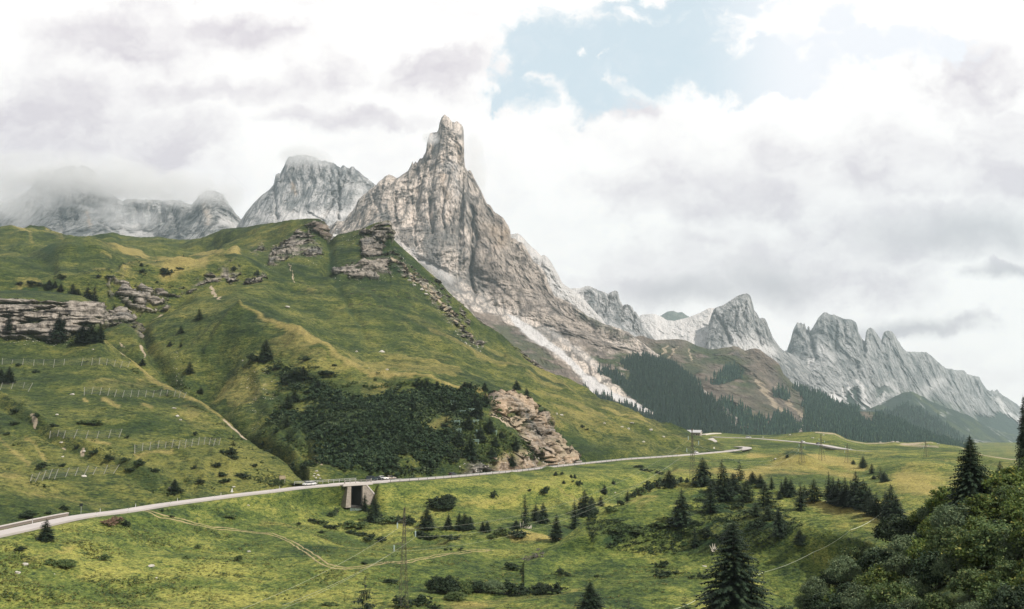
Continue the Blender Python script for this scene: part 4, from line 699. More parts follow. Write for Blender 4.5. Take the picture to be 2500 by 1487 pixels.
mountain('mountain', 'bright white rock dome and snow pale slope below the pointed grey peak', 1540, 1790, 200, [(1540, 790), (1567, 768), (1582, 766), (1600, 767), (1615, 773), (1629, 782), (1645, 783), (1660, 780), (1678, 776), (1697, 768), (1716, 760), (1729, 752), (1745, 752), (1760, 760), (1790, 780)], [(1540, 5400), (1790, 5200)], [
    dict(y=[(1540, 850), (1600, 830), (1700, 850), (1790, 870)], d=[(1540, 5000), (1790, 4850)]), dict(d=[(1540, 3800), (1790, 3800)], z=[(1540, 100), (1790, 100)])], [100, 20], PALE, size=150, seed=500, paint=plainpaint(.85), jag=1.5, amp=.55, flute=.6)
def paint4(G):
    w = .8 * gexp(G, [(1800, 845), (1850, 850), (1880, 860)], 16) + .5 * gexp(G, [(1790, 820), (1850, 830)], 8); return (((1 + Z(G), Z(G), None, None), (None, w, None, None)), w * .3)
mountain('mountain', 'pointed leaning grey peak above the brown hill', 1730, 1980, 240, [(1730, 790), (1742, 756), (1750, 750), (1765, 745), (1780, 736), (1793, 728), (1806, 720), (1815, 717), (1823, 716), (1829, 719), (1833, 725), (1838, 742), (1841, 756), (1848, 766), (1854, 777), (1862, 776), (1867, 778), (1873, 788), (1876, 798), (1882, 812), (1886, 823), (1895, 836), (1905, 849), (1915, 856), (1940, 870), (1980, 900)], [(1730, 5000), (1980, 5000)], [
    dict(y=[(1730, 840), (1800, 820), (1850, 835), (1900, 875), (1980, 920)], d=[(1730, 4700), (1980, 4700)]), dict(y=[(1730, 930), (1980, 960)], d=[(1730, 4300), (1980, 4300)]), dict(d=[(1730, 3600), (1980, 3600)], z=[(1730, 50), (1980, 50)])], [100, 50, 10], GREYD, size=170, seed=550, paint=paint4, jag=2.5, amp=.8,
    carve=[([(1742, 758), (1765, 795), (1785, 835)], 4.5, -70), ([(1841, 756), (1845, 800), (1860, 845)], 4, -35), ([(1820, 730), (1815, 770), (1835, 800)], 3, -25), ([(1800, 750), (1795, 800)], 3, -20), ([(1865, 782), (1872, 830)], 3, -25)])
# ---- long jagged group
cr5 = [(1880, 900), (1905, 862), (1921, 855), (1925, 845), (1928, 836), (1932, 822), (1936, 807), (1941, 796), (1947, 785), (1951, 790), (1956, 787), (1960, 791), (1964, 787), (1968, 802), (1971, 806), (1972.5, 796), (1975, 796), (1978, 808), (1984, 800), (1996, 778), (2001, 772), (2005, 769), (2012, 763), (2018, 763), (2026, 768), (2037, 768), (2048, 773), (2059, 778), (2070, 779), (2082, 782), (2090, 788), (2093, 796), (2096, 813), (2104, 826), (2110, 833), (2114, 831),
       (2114, 812), (2118, 802), (2125, 799), (2131, 802), (2136, 808), (2145, 820), (2152, 831), (2156, 815), (2160, 810), (2171, 807), (2180, 811), (2184, 817), (2191, 830), (2196, 836), (2200, 846), (2213, 858), (2235, 860), (2261, 859), (2270, 866), (2280, 875), (2292, 886), (2306, 897), (2329, 903), (2354, 905), (2361, 913), (2375, 917), (2390, 919), (2396, 932), (2409, 950), (2417, 955), (2422, 951), (2428, 956), (2434, 950), (2440, 958), (2447, 964), (2463, 974), (2483, 987), (2502, 1003), (2560, 1030), (2650, 1050), (2900, 1080)]
def paint5(G):
    wx, wy, PX = G['wx'], G['wy'], G['PX']
    w = np.maximum.reduce([softpoly(wx, wy, [(2018, 962), (2040, 955), (2058, 968), (2062, 990), (2040, 988), (2020, 975)], 3), gexp(G, [(2090, 925), (2105, 950), (2112, 975), (2135, 1005)], 5), gexp(G, [(2070, 948), (2095, 985), (2110, 1000)], 2.5), gexp(G, [(2058, 948), (2068, 985), (2080, 1002)], 2.5), gexp(G, [(1980, 880), (1968, 910), (1960, 935)], 7),
                            .5 * gexp(G, [(2300, 930), (2260, 950), (2240, 990), (2270, 1030)], 12), gexp(G, [(2435, 975), (2460, 1005), (2490, 1025)], 5), .7 * gexp(G, [(2160, 960), (2150, 990), (2170, 1010)], 3.5), .55 * gexp(G, [(1930, 870), (1945, 900), (1960, 940)], 10), .6 * gexp(G, [(2170, 940), (2210, 975), (2180, 1005)], 9), .4 * gexp(G, [(2000, 850), (2030, 870)], 16)])
    fo = np.maximum.reduce([softpoly(wx, wy, [(1940, 945), (1990, 965), (2020, 975), (2062, 992), (2070, 960), (2090, 945), (2110, 990), (2140, 1010), (2170, 1030), (2100, 1040), (1990, 1010)], 5), softpoly(wx, wy, [(2136, 945), (2170, 945), (2195, 965), (2160, 955), (2140, 970)], 3) * .8, softpoly(wx, wy, [(2145, 1000), (2170, 985), (2180, 1015)], 3), softpoly(wx, wy, [(2380, 1010), (2420, 1018), (2440, 1000), (2470, 1022), (2510, 1060), (2510, 1120), (2400, 1060)], 4)]) * (1 - np.clip(w, 0, 1))
    gr = .75 * softpoly(wx, wy, [(2200, 950), (2320, 985), (2420, 1040), (2500, 1090), (2500, 1140), (2250, 1060), (2160, 1000)], 8)
    rock = np.clip(1 - gr * sstep(fbm(G['s'].P, 110, 4, seed=8), -.3, .1), 0, 1)
    return (((rock, Z(G), None, fo * .9), (fo, w * .9, None, None)), np.clip(w * .4 + fo, 0, 1))
mountain('mountain', 'long hazy grey mountain chain with four rock towers', 1880, 2900, 620, cr5, [(1880, 6200), (2100, 6400), (2300, 7600), (2500, 9000), (2900, 9500)], [
    dict(y=[(1880, 930), (1940, 880), (2000, 850), (2100, 870), (2200, 900), (2300, 950), (2400, 985), (2500, 1030), (2900, 1100)], d=[(1880, 5900), (2100, 6050), (2300, 7200), (2500, 8500), (2900, 9000)], s=14),
    dict(y=[(1880, 990), (1960, 950), (2060, 990), (2150, 1010), (2300, 1030), (2400, 1060), (2500, 1090), (2900, 1130)], d=[(1880, 5200), (2100, 5200), (2300, 6200), (2500, 7500), (2900, 8000)], s=14),
    dict(d=[(1880, 3800), (2300, 4500), (2900, 6000)], z=[(1880, -60), (2300, -150), (2900, -300)])], [130, 110, 40], GREYD, size=260, seed=600, paint=paint5, jag=3.5, amp=.85, flute=.5,
    carve=[([(1971, 806), (1985, 840), (1990, 880)], 4, -80), ([(2040, 775), (2042, 850)], 4, -70), ([(2060, 785), (2065, 830)], 4, -50), ([(2108, 830), (2110, 870)], 5, -70), ([(2152, 830), (2165, 880)], 5, -60), ([(1960, 800), (1985, 850), (1975, 890)], 4, -50), ([(2090, 900), (2100, 930)], 4, -40)])
# ---- green slopes behind
def forestpaint(fo=1.0, gr=.6, sd=0):
    def f(G):
        n = fbm(G['s'].P, 160, 4, seed=sd); a = np.clip(sstep(n, -.25, .05) * fo, 0, 1)
        sc = .8 * (fbm(G['s'].P, 90, 3, seed=sd + 1) > .33); G['forest'] = a; return (((sc * .6, .15 + Z(G), None, a * .5), (a, sc * .35, None, None)), .9 + Z(G))
    return f
Q2s = mountain('mountain', 'pale hazy green mountain shoulder descending below the chain', 2100, 2700, 200, [(2100, 1010), (2150, 985), (2200, 960), (2225, 955), (2239, 961), (2270, 978), (2309, 995), (2340, 1005), (2373, 1018), (2400, 1036), (2438, 1057), (2470, 1077), (2520, 1100), (2600, 1125), (2700, 1140)], [(2100, 5300), (2400, 6200), (2700, 6600)], [
    dict(y=[(2100, 1060), (2300, 1070), (2450, 1120), (2700, 1170)], d=[(2100, 4600), (2400, 5200), (2700, 5600)]), dict(d=[(2100, 3600), (2700, 4200)], z=[(2100, -300), (2700, -420)])], [60, 20], GREY, size=240, seed=650, paint=forestpaint(.75, sd=660), jag=1.5, amp=.4)
Q1s = mountain('mountain', 'dark forested shoulder below the scree fans', 2040, 2500, 200, [(2040, 1060), (2100, 1035), (2140, 1014), (2175, 1004), (2195, 992), (2210, 987), (2228, 993), (2245, 1000), (2262, 1010), (2277, 1019), (2295, 1033), (2309, 1044), (2341, 1067), (2375, 1090), (2410, 1115), (2500, 1150)], [(2040, 4200), (2500, 4400)], [
    dict(y=[(2040, 1090), (2250, 1090), (2500, 1190)], d=[(2040, 3500), (2500, 3600)]), dict(d=[(2040, 2700), (2500, 2900)], z=[(2040, -200), (2500, -330)])], [70, 20], GREY, size=200, seed=680, paint=forestpaint(1.3, sd=690), jag=1.5, amp=.35)
# ---- brown hill with near forest
cr2 = [(1440, 905), (1480, 880), (1520, 845), (1549, 822), (1560, 820), (1570, 820), (1585, 826), (1603, 831), (1625, 829), (1652, 828), (1665, 829), (1678, 832), (1690, 839), (1703, 845), (1720, 850), (1739, 853), (1765, 849), (1793, 845), (1806, 849), (1819, 856), (1833, 852), (1847, 850), (1856, 854), (1860, 858), (1866, 862), (1873, 867), (1882, 873), (1892, 880), (1900, 886), (1904, 892), (1912, 912), (1922, 922), (1931, 932), (1944, 944), (1957, 949), (1989, 962), (2008, 967), (2030, 983), (2056, 996), (2088, 1003), (2133, 1006), (2160, 1016), (2181, 1028), (2213, 1044), (2245, 1057), (2277, 1070), (2309, 1083), (2345, 1092), (2420, 1125), (2550, 1170)]
FOR = [[(1500, 905), (1530, 878), (1560, 868), (1600, 876), (1640, 900), (1680, 928), (1712, 960), (1735, 992), (1760, 985), (1790, 980), (1806, 1000), (1840, 1018), (1878, 1032), (1900, 1008), (1925, 1012), (1945, 1050), (1950, 1160), (1440, 1160), (1480, 940)],
       [(1940, 944), (1990, 961), (2030, 982), (2088, 1002), (2181, 1028), (2345, 1091), (2430, 1150), (2430, 1220), (1985, 1220), (1958, 1040), (1972, 1000), (1955, 965)], [(1738, 938), (1770, 905), (1800, 893), (1812, 905), (1806, 925), (1765, 938)], [(1885, 955), (1905, 945), (1920, 965), (1915, 980), (1895, 970)]]
def paint2(G):
    wx, wy, s = G['wx'], G['wy'], G['s']; fo = Z(G)
    for p in FOR: fo = np.maximum(fo, softpoly(wx, wy, p, 3))
    fo *= 1 - softpoly(wx, wy, [(2088, 1004), (2120, 1008), (2145, 1025), (2138, 1040), (2095, 1028)], 3); fo *= 1 - .8 * (fbm(s.P, 60, 3, seed=701) > .38)
    fo *= 1 - softpoly(wx, wy, [(1570, 905), (1600, 915), (1620, 950), (1600, 950)], 4) * .9
    br = np.clip(.35 + softpoly(wx, wy, [(1818, 856), (1860, 850), (1905, 890), (1900, 912), (1850, 890)], 5) * .65 + gexp(G, [(1720, 940), (1800, 960), (1870, 970)], 30) * .6, 0, 1)
    green = np.maximum.reduce([1.0 * gexp(G, [(1700, 860), (1780, 880), (1820, 930)], 42), .9 * gexp(G, [(1620, 860), (1700, 910)], 30), .55 * gexp(G, [(1830, 960), (1880, 1000)], 20), .75 * gexp(G, [(1900, 900), (1930, 940), (1950, 990)], 13), .85 * gexp(G, [(1820, 1000), (1860, 1010)], 9), .6 * gexp(G, [(1600, 850), (1640, 880)], 10), .9 * ((G['PX'] > 1960))])
    rock = np.clip(1 - green * sstep(fbm(s.P, 70, 4, seed=702), -.35, .05), 0, 1)
    dirt = np.maximum.reduce([gexp(G, [(1625, 845), (1615, 865)], 4), gexp(G, [(1650, 850), (1632, 872)], 4), gexp(G, [(1680, 850), (1690, 880)], 3), .9 * gexp(G, [(1850, 930), (1890, 985), (1935, 1030)], 8), .7 * gexp(G, [(1895, 935), (1920, 970), (1955, 1020)], 5), .7 * gexp(G, [(1560, 835), (1590, 860)], 4), .7 * gexp(G, [(1900, 960), (1940, 1000), (1975, 1030)], 6)])
    G2 = gexp(G, [(2110, 1015), (2130, 1030)], 14)
    G['forest'] = fo
    return (((np.maximum(rock, G2), .35 + Z(G), dirt * .9, fo * .6), (fo, .3 * gexp(G, [(1960, 1030), (1945, 1060)], 9), br, None)), np.clip(fo + .15, 0, 1))
G2sheet = mountain('mountain', 'brown banded rock hill with dark conifer forest around its foot', 1530, 2550, 600, cr2, [(1530, 3000), (1603, 3000), (1739, 3100), (1904, 3100), (1989, 3000), (2181, 2800), (2345, 2600), (2550, 2400)], [
    dict(y=[(1440, 950), (1549, 900), (1650, 900), (1739, 910), (1850, 930), (1920, 970), (2000, 1000), (2100, 1030), (2200, 1060), (2345, 1110), (2550, 1190)], d=[(1530, 2850), (1603, 2750), (1739, 2750), (1904, 2800), (2181, 2500), (2550, 2200)], s=12),
    dict(y=[(1440, 1020), (1549, 1010), (1739, 1030), (1904, 1045), (2000, 1060), (2200, 1100), (2550, 1260)], d=[(1530, 2600), (1620, 2400), (1739, 2150), (1904, 2200), (2181, 2100), (2550, 2000)], s=12),
    dict(d=[(1530, 2000), (1739, 1500), (2550, 1600)], z=[(1440, -100), (2550, -220)])], [110, 120, 40], BROWN, size=120, seed=700, paint=paint2, jag=1.8, amp=.7, flute=.4, tilt=.4, blocky=.3)
# ================================================================== ROADS AND PATHS
ASPH = simple('asphalt', (0.42, 0.38, 0.36), .9, var=.22, scale=.12, bump=.02)
GRAV = simple('gravel_track', (0.27, 0.22, 0.105), .95, var=.45, scale=1.2, bump=.05)
STONE = simple('weathered_stone', (0.28, 0.24, 0.20), .95, var=.5, scale=1.1, bump=.3)
CONC = simple('pale_concrete', (0.50, 0.45, 0.42), .9, var=.12, scale=1.0)
DSTEEL = simple('dark_steel', (0.06, 0.06, 0.055), .6, .4)
GSTEEL = simple('galvanised_steel', (0.42, 0.42, 0.40), .5, .5)
PSTEEL = simple('pale_post_wood', (0.34, 0.33, 0.29), .8)
WHITE = simple('white_paint', (0.75, 0.74, 0.72), .5, var=.04)
BLACK = simple('black_paint', (0.02, 0.02, 0.02), .5)
RUST = simple('brown_timber', (0.10, 0.07, 0.05), .9)
class MB:
    def __init__(s): s.v = []; s.f = []
    def add(s, vs, fs):
        b = len(s.v); s.v += [tuple(p) for p in vs]; s.f += [tuple(i + b for i in f) for f in fs]; return s
    def box(s, cx, cy, cz, sx, sy, sz, rz=0.0, taper=1.0):
        c, q = math.cos(rz), math.sin(rz); vs = []
        for z, k in ((-.5, 1), (.5, taper)):
            for x, y in ((-.5, -.5), (.5, -.5), (.5, .5), (-.5, .5)):
                X_, Y_ = x * sx * k, y * sy * k; vs.append((cx + X_ * c - Y_ * q, cy + X_ * q + Y_ * c, cz + z * sz))
        return s.add(vs, [(0, 3, 2, 1), (4, 5, 6, 7), (0, 1, 5, 4), (1, 2, 6, 5), (2, 3, 7, 6), (3, 0, 4, 7)])
    def bar(s, a, b, r, r2=None, n=5):
        a = Vector(a); b = Vector(b); d = (b - a).normalized(); u = d.cross(Vector((0, 0, 1)));
        if u.length < 1e-3: u = Vector((1, 0, 0))
        u.normalize(); w = d.cross(u); r2 = r if r2 is None else r2; vs = []
        for p, q in ((a, r), (b, r2)):
            for i in range(n):
                t = 2 * math.pi * i / n; vs.append(p + (u * math.cos(t) + w * math.sin(t)) * q)
        return s.add(vs, [(i, (i + 1) % n, n + (i + 1) % n, n + i) for i in range(n)] + [tuple(range(n - 1, -1, -1)), tuple(range(n, 2 * n))])
    def prism(s, pts, y0, y1):        # polygon in x,z extruded along y
        n = len(pts); return s.add([(x, y0, z) for x, z in pts] + [(x, y1, z) for x, z in pts], [tuple(range(n)), tuple(range(2 * n - 1, n - 1, -1))] + [(i, (i + 1) % n, n + (i + 1) % n, n + i)[::-1] for i in range(n)])
    def mesh(s, name, mat, smooth=False):
        me = bpy.data.meshes.new(name); me.from_pydata(s.v, [], s.f); me.update()
        if smooth: me.shade_smooth()
        if mat: me.materials.append(mat)
        return me
    def build(s, name, mat, parent=None, smooth=False, **kw): return obj(name, s.mesh(name, mat, smooth), parent, **kw)
def strip(name, R, w, mat, lift=0.12, thick=.5, n=4, **kw):
    mbv = []; offs = np.linspace(-w / 2, w / 2, n + 1); rows = [offset(R, o) for o in offs]; V = []
    for r in rows: q = r.copy(); q[:, 2] += lift; V.append(q)
    lo0 = V[0].copy(); lo0[:, 2] -= thick; lo1 = V[-1].copy(); lo1[:, 2] -= thick; V = [lo0] + V + [lo1]
    A = np.stack(V, 1); m_, k_ = A.shape[:2]; I = np.arange(m_ * k_).reshape(m_, k_)
    Fc = np.stack([I[:-1, :-1], I[:-1, 1:], I[1:, 1:], I[1:, :-1]], -1).reshape(-1, 4)[:, ::-1]
    return obj(name, mesh_np(name, A.reshape(-1, 3), Fc, mat, smooth=False), kind='structure', **kw)
strip('road', ROAD, 5.8, ASPH, lift=.05, thick=.5, label='pale mountain road crossing the valley from left to the bend')
EDG = simple('road_edge_paint', (0.7, 0.69, 0.66), .7)
# bend and the road on to the pass
turn = [world(px, py, -29 / slope(py)) for px, py in ((1780, 1101), (1812, 1097), (1826, 1094.5), (1822, 1092), (1800, 1090.5))]
strip('road', resample(np.array([[p[0], p[1], p[2] + .08] for p in turn]), 2.0), 6.6, ASPH, thick=.5, label='pale hairpin bend of the mountain road')
fr = [(1739, 1067), (1767, 1068.5), (1831, 1070), (1882, 1074), (1960, 1081), (2011, 1087), (2049, 1095), (2088, 1101), (2131, 1103)]
fz = lambda x: float(np.interp(x, [p[0] for p in far2z], [p[1] for p in far2z]))
FR = resample(road_world(fr, fz), 4.0); FR[:, 2] += .2
strip('road', FR, 6.5, ASPH, thick=1.2, label='thin pale road running on across the pass meadows')
lot = [Asheet.at(px, py) for px, py in ((1722, 1076), (1740, 1071), (1752, 1079), (1745, 1081))]
mb = MB(); mb.add([(p.x, p.y, p.z + .9) for p in lot], [(0, 3, 2, 1)]); mb.add([(p.x, p.y, p.z - 1) for p in lot], [(0, 1, 2, 3)]); mb.f += [(i, (i + 1) % 4, 4 + (i + 1) % 4, 4 + i) for i in range(4)]
mb.build('parking_area', simple('parking_gravel', (0.42, 0.38, 0.35), .9), kind='structure', label='small pale parking area below the farmhouse')
lane = [Asheet.at(px, py) for px, py in ((1716, 1062.5), (1728, 1061), (1742, 1059.5), (1752, 1058.5))]
strip('path', np.array([[p.x, p.y, p.z + .5] for p in lane]), 7, simple('lane_gravel', (0.58, 0.52, 0.45), .9), thick=1.5, label='pale lane beside the farmhouse')
# dirt tracks on the meadow: two wheel ruts each
TR = [(340, 1246), (360, 1250), (385, 1257), (436, 1269), (488, 1281), (565, 1292), (640, 1301), (678, 1309), (717, 1326), (755, 1351), (784, 1374), (800, 1382), (820, 1387), (858, 1388), (897, 1383), (974, 1374), (1051, 1361), (1128, 1349)]
def track(pts, w, mat, label, gauge=1.0):
    P = [Asheet.at(*p) for p in pts]; R = resample(np.array([list(p) for p in P]), .8)
    v = []; f = []
    for sgn in ((-1, 1) if gauge else (0,)):
        E = offset(R, sgn * gauge); b0 = len(v); m_ = len(E)
        tn = np.gradient(R, axis=0)[:, :2]; tn /= np.linalg.norm(tn, axis=1)[:, None]
        for i in range(m_):
            ww = w * (.55 + .45 * float(fbm((np.array([i * .13]), np.array([sgn * 3.]), np.array([0.])), 1, 3, seed=5)[0]) + .2)
            for k in range(4):
                o_ = (k / 3 - .5) * ww * 2; x = E[i, 0] + tn[i, 1] * o_; y = E[i, 1] - tn[i, 0] * o_; v.append((x, y, Asheet.ground(x, y) + (.10 if 0 < k < 3 else .04)))
        f += [(b0 + i * 4 + k, b0 + i * 4 + k + 1, b0 + (i + 1) * 4 + k + 1, b0 + (i + 1) * 4 + k) for i in range(m_ - 1) for k in range(3)]
    return obj('path', mesh_np('path', np.array(v), np.array(f), mat, smooth=True), kind='structure', label=label)
track(TR, .34, GRAV, 'dirt track with two worn ruts curving down the meadow', .75)
track([(1128, 1349), (1160, 1346), (1200, 1343)], .3, GRAV, 'faint end of the dirt track', .8)

# ================================================================== BRIDGE
bi = int(np.argmin(np.abs(proj(ROAD[:, 0], ROAD[:, 1], ROAD[:, 2])[0] - 868))); bc = ROAD[bi]; tdir = ROAD[bi + 3] - ROAD[bi - 3]; bang = math.atan2(tdir[1], tdir[0])
bx = Vector((math.cos(bang), math.sin(bang), 0)); bn_ = Vector((math.sin(bang), -math.cos(bang), 0))   # bn_ points to our side
def s_of(px, n, z=ZR):                # distance along the bridge whose near face shows at px
    best = None
    for k in np.arange(-40, 60, .25):
        p = Vector(bc) + bx * k + bn_ * n; q = proj(p.x, p.y, z + CAMZ)[0]
        if best is None or abs(q - px) < best[0]: best = (abs(q - px), k)
    return best[1]
rt_ = empty('road_bridge', (bc[0], bc[1], bc[2]), bang, label='small stone and concrete road bridge with metal railing over a dark opening', cat='bridge')
n0_ = -5.0       # local y of the near face (local -y is our side)
sa, sb = s_of(857, 5), s_of(885, 5); s0, s1 = s_of(838, 5), s_of(907, 5); sw = s_of(926, 5); swl = s_of(848, 5); se = s_of(938, 5)
mb = MB(); mb.box((s0 + s1) / 2, -.4, -.28, s1 - s0, 9.6, .75); mb.build('deck', CONC, rt_)
MB().box((s0 + s1) / 2, -5.3, .0, s1 - s0 + .4, .35, 1.0).build('edge_beam', CONC, rt_)
hgt = 8.8
MB().prism([(swl, -.66), (sa, -.66), (sa, -hgt), (swl - .8, -hgt)], n0_ - .25, 5).build('abutment', STONE, rt_)
MB().prism([(sb, -.66), (sb + 1.6, -.66), (sw, -7.0), (sw, -hgt - 1), (sb, -hgt - 1)], n0_ - .25, 5).build('wing_wall', STONE, rt_)
MB().prism([(sw, -6.9), (se, -6.9), (se, -hgt - 1), (sw, -hgt - 1)], n0_ - .3, 2).build('low_wall', STONE, rt_)
mb = MB(); L_ = math.hypot(sw - sb - 1.6, 6.4); 
mb.prism([(sb + 1.4, -.4), (sb + 2.0, -.4), (sw + .4, -6.65), (sw - .2, -7.05)], n0_ - .45, n0_ + .6); mb.build('coping', CONC, rt_)
MB().box(sw + (se - sw) / 2 + .2, n0_, -6.8, se - sw, 1.0, .22).build('coping', CONC, rt_)
mb = MB(); mb.box((sa + sb) / 2, 9, -4.6, sb - sa + 1, .4, 8.2); mb.box((sa + sb) / 2, 2.5, -hgt + .15, sb - sa + .6, 14, .3); mb.box(sb - .12, 1.0, -4.8, .3, 11.6, 8.0); mb.box(sa + .12, 1.0, -4.8, .3, 11.6, 8.0); mb.build('passage', simple('painted_shade_stone', (.045, .042, .038), .9, var=.5), rt_)  # near-black lining: the passage's shade is put into its colour
for nm, yy, x0_, x1_, lab in (('railing', -5.25, s0 + .6, s1 - .4, None), ('railing', 4.3, s0 - 16, s1 - .5, None)):
    r = MB(); 
    for zz_ in (1.55, 1.05): r.bar((x0_, yy, zz_), (x1_, yy, zz_), .07)
    k = x0_
    while k < x1_ + .1: r.box(k, yy, .95, .16, .16, 1.35); k += 2.6
    if yy < 0: r.box(x0_, yy, 1.0, .4, .3, 1.9); r.box(x1_, yy, 1.0, .4, .3, 1.9)
    r.build(nm, GSTEEL if yy > 0 else simple('railing_steel', (.30, .27, .25), .6, .3), rt_)

# ================================================================== ROADSIDE: walls, guard rails, signs
def along(R, p0, p1, n):
    px, _ = proj(R[:, 0], R[:, 1], R[:, 2]); E = offset(R, n); m_ = (px >= p0) & (px <= p1); return E[m_]
ORD0 = ['first', 'second', 'third', 'fourth', 'fifth', 'sixth', 'seventh', 'eighth', 'ninth', 'tenth', 'eleventh', 'twelfth', 'thirteenth', 'fourteenth']
def guard(p0, p1, n, label, wall=False, step=4.0, h=.8):
    E = along(ROAD, p0, p1, n); c = E[len(E) // 2]; e = empty('guard_rail' if not wall else 'retaining_wall', tuple(c), label=label, cat='guard rail' if not wall else 'wall'); e.matrix_world
    rail = MB(); L = [Vector(p) - Vector(c) for p in E]
    if wall:
        for a, b in zip(L[:-1], L[1:]):
            d = (b - a); rail.box(*(((a + b) / 2) + Vector((0, 0, .25))), d.length + .05, .5, .7, math.atan2(d.y, d.x))
        rail.build('wall_body', simple('road_wall', (.21, .17, .14), .95, var=.3), e)
        cp = MB()
        for a, b in zip(L[:-1], L[1:]):
            d = (b - a); cp.box(*(((a + b) / 2) + Vector((0, 0, .68))), d.length + .05, .7, .22, math.atan2(d.y, d.x))
        cp.build('coping', CONC, e); return e
    for a, b in zip(L[:-1], L[1:]):
        d = (b - a); rail.box(*(((a + b) / 2) + Vector((0, 0, h - .1))), d.length + .05, .06, .3, math.atan2(d.y, d.x))
    rail.build('rail', GSTEEL, e)
    S_ = np.concatenate([[0], np.cumsum([(b - a).length for a, b in zip(L[:-1], L[1:])])]); k = 0.0; arr = np.array([list(p) for p in L]); cnt = 0
    pm = MB().box(0, 0, .3, .15, .12, .9).mesh('post', DSTEEL)
    while k < S_[-1] and cnt < 90:
        o = obj('post', pm, e); o.location = [float(np.interp(k, S_, arr[:, i])) for i in range(3)]; k += step; cnt += 1
    return e
guard(25, 205, -4.6, 'low brown retaining wall with pale coping along the far side of the road at the left edge', wall=True)
guard(935, 1250, 4.0, 'metal guard rail along the near road edge right of the bridge', step=5)
guard(1255, 1640, 4.0, 'long metal guard rail below the rock outcrop along the road', step=6.5)
guard(1352, 1440, -4.8, 'brown retaining wall at the foot of the central cliff', wall=True)
def sign(name, label, px, n, kind, h, w_, hh, col, R=ROAD):
    E = along(R, px - 14, px + 14, n); p = E[len(E) // 2]; e = empty(name, (p[0], p[1], p[2] - .3), label=label, cat='road sign')
    MB().bar((0, 0, 0), (0, 0, h), .07).build('pole', GSTEEL, e)
    b = MB()
    if kind == 'tri': b.prism([(-w_ / 2, h - hh), (w_ / 2, h - hh), (0, h)], -.14, -.08)
    else: b.prism([(-w_ / 2, h - hh), (w_ / 2, h - hh), (w_ / 2, h), (-w_ / 2, h)], -.14, -.08)
    b.build('sign_plate', simple(name + '_paint', col, .5, var=.03), e); return e
sign('road_sign', 'dark backed sign on a thin pole beyond the road near the left edge', 229, -6.3, 'sq', 2.9, .95, .75, (.015, .02, .02))
sign('road_sign', 'small white triangular sign by the far roadside left of the parked pair of cars', 599, -5.4, 'tri', 2.1, .9, 1.4, (.8, .78, .75))
sign('road_sign', 'small pale square sign above the last road bend', 1773, -9, 'sq', 3.0, 1.0, 1.2, (.7, .68, .62))
p = Bsheet.at(690, 1178); e = empty('notice_board', tuple(p), label='small pale notice board on two legs in the grass left of the parked cars', cat='notice board')
MB().box(0, 0, 1.9, 2.3, .12, 1.3).build('board', simple('board_wood', (.42, .33, .22), .8), e)
for sx in (-.9, .9): MB().box(sx, 0, .7, .12, .12, 1.9).build('leg', PSTEEL, e)

pb = MB().box(0, 0, .45, .12, .12, 1.1).mesh('delineator_post', simple('delineator_white', (.6, .6, .58), .5)); pt = MB().box(0, 0, .85, .13, .13, .16).mesh('reflector_band', BLACK)
for i, px in enumerate((26, 66, 112, 210, 262, 294, 352, 392, 455, 500, 560, 640, 700, 790)):
    E = along(ROAD, px - 8, px + 8, 3.3 if i % 2 else -3.4)
    if len(E) == 0: continue
    q = E[len(E) // 2]; e = empty('delineator_post', (q[0], q[1], q[2]), label='slim roadside marker post, ' + ORD0[i] + ' from left', cat='marker post', group='marker posts along the road'); obj('post', pb, e); obj('reflector_band', pt, e)
# ================================================================== CARS
GLASS = simple('car_glass', (0.02, 0.025, 0.03), .15); TYRE = simple('tyre_rubber', (0.02, 0.02, 0.02), .9); HUB = simple('wheel_alloy', (.35, .35, .36), .4, .6); LAMPW = simple('headlamp_lens', (.75, .75, .72), .2); LAMPR = simple('tail_lamp_lens', (.35, .02, .02), .3)
def car_meshes(kind):
    M = {}
    if kind == 'estate': bodyp = [(-2.15, .35), (-2.2, .75), (-2.12, 1.0), (-1.2, 1.06), (1.0, 1.02), (1.75, .88), (2.12, .72), (2.15, .35)]; roof = [(-2.02, 1.0), (-1.75, 1.52), (-.9, 1.6), (.1, 1.56), (1.0, 1.0)]
    elif kind == 'van': bodyp = [(-2.3, .35), (-2.35, .8), (-2.3, 1.1), (-1.2, 1.15), (1.4, 1.12), (2.0, .95), (2.3, .75), (2.3, .35)]; roof = [(-2.25, 1.1), (-2.1, 1.8), (-1.0, 1.88), (.6, 1.84), (1.5, 1.1)]
    else: bodyp = [(-1.95, .35), (-2.0, .72), (-1.9, .98), (-1.0, 1.0), (.85, .98), (1.6, .86), (1.95, .68), (1.97, .35)]; roof = [(-1.85, .97), (-1.5, 1.42), (-.6, 1.5), (.1, 1.46), (.95, .97)]
    def loft(pts, w0, w1, inset):
        n = len(pts); v = []; zs = [p[1] for p in pts]; zmax, zmin = max(zs), min(zs)
        f = lambda z: w0 + (w1 - w0) * ((z - zmin) / (zmax - zmin + 1e-6))
        for sg in (-1, 1):
            for x, z in pts: v.append((x, sg * f(z), z))
        fs = [tuple(range(n))[::-1], tuple(range(n, 2 * n))] + [(i, (i + 1) % n, n + (i + 1) % n, n + i) for i in range(n)]
        return MB().add(v, fs)
    M['body'] = loft(bodyp, .88, .86, 0); M['cabin'] = loft(roof, .80, .62, 0)
    rb = MB(); xs = [p for p in roof if p[1] > 1.4]; rb.prism([(xs[0][0] - .05, xs[0][1] + .0), (xs[-1][0] + .1, xs[-1][1] + .0), (xs[-1][0] - .05, xs[-1][1] + .06), (xs[1][0], xs[1][1] + .06), (xs[0][0] + .05, xs[0][1] + .06)], -.66, .66); M['roof'] = rb
    return M
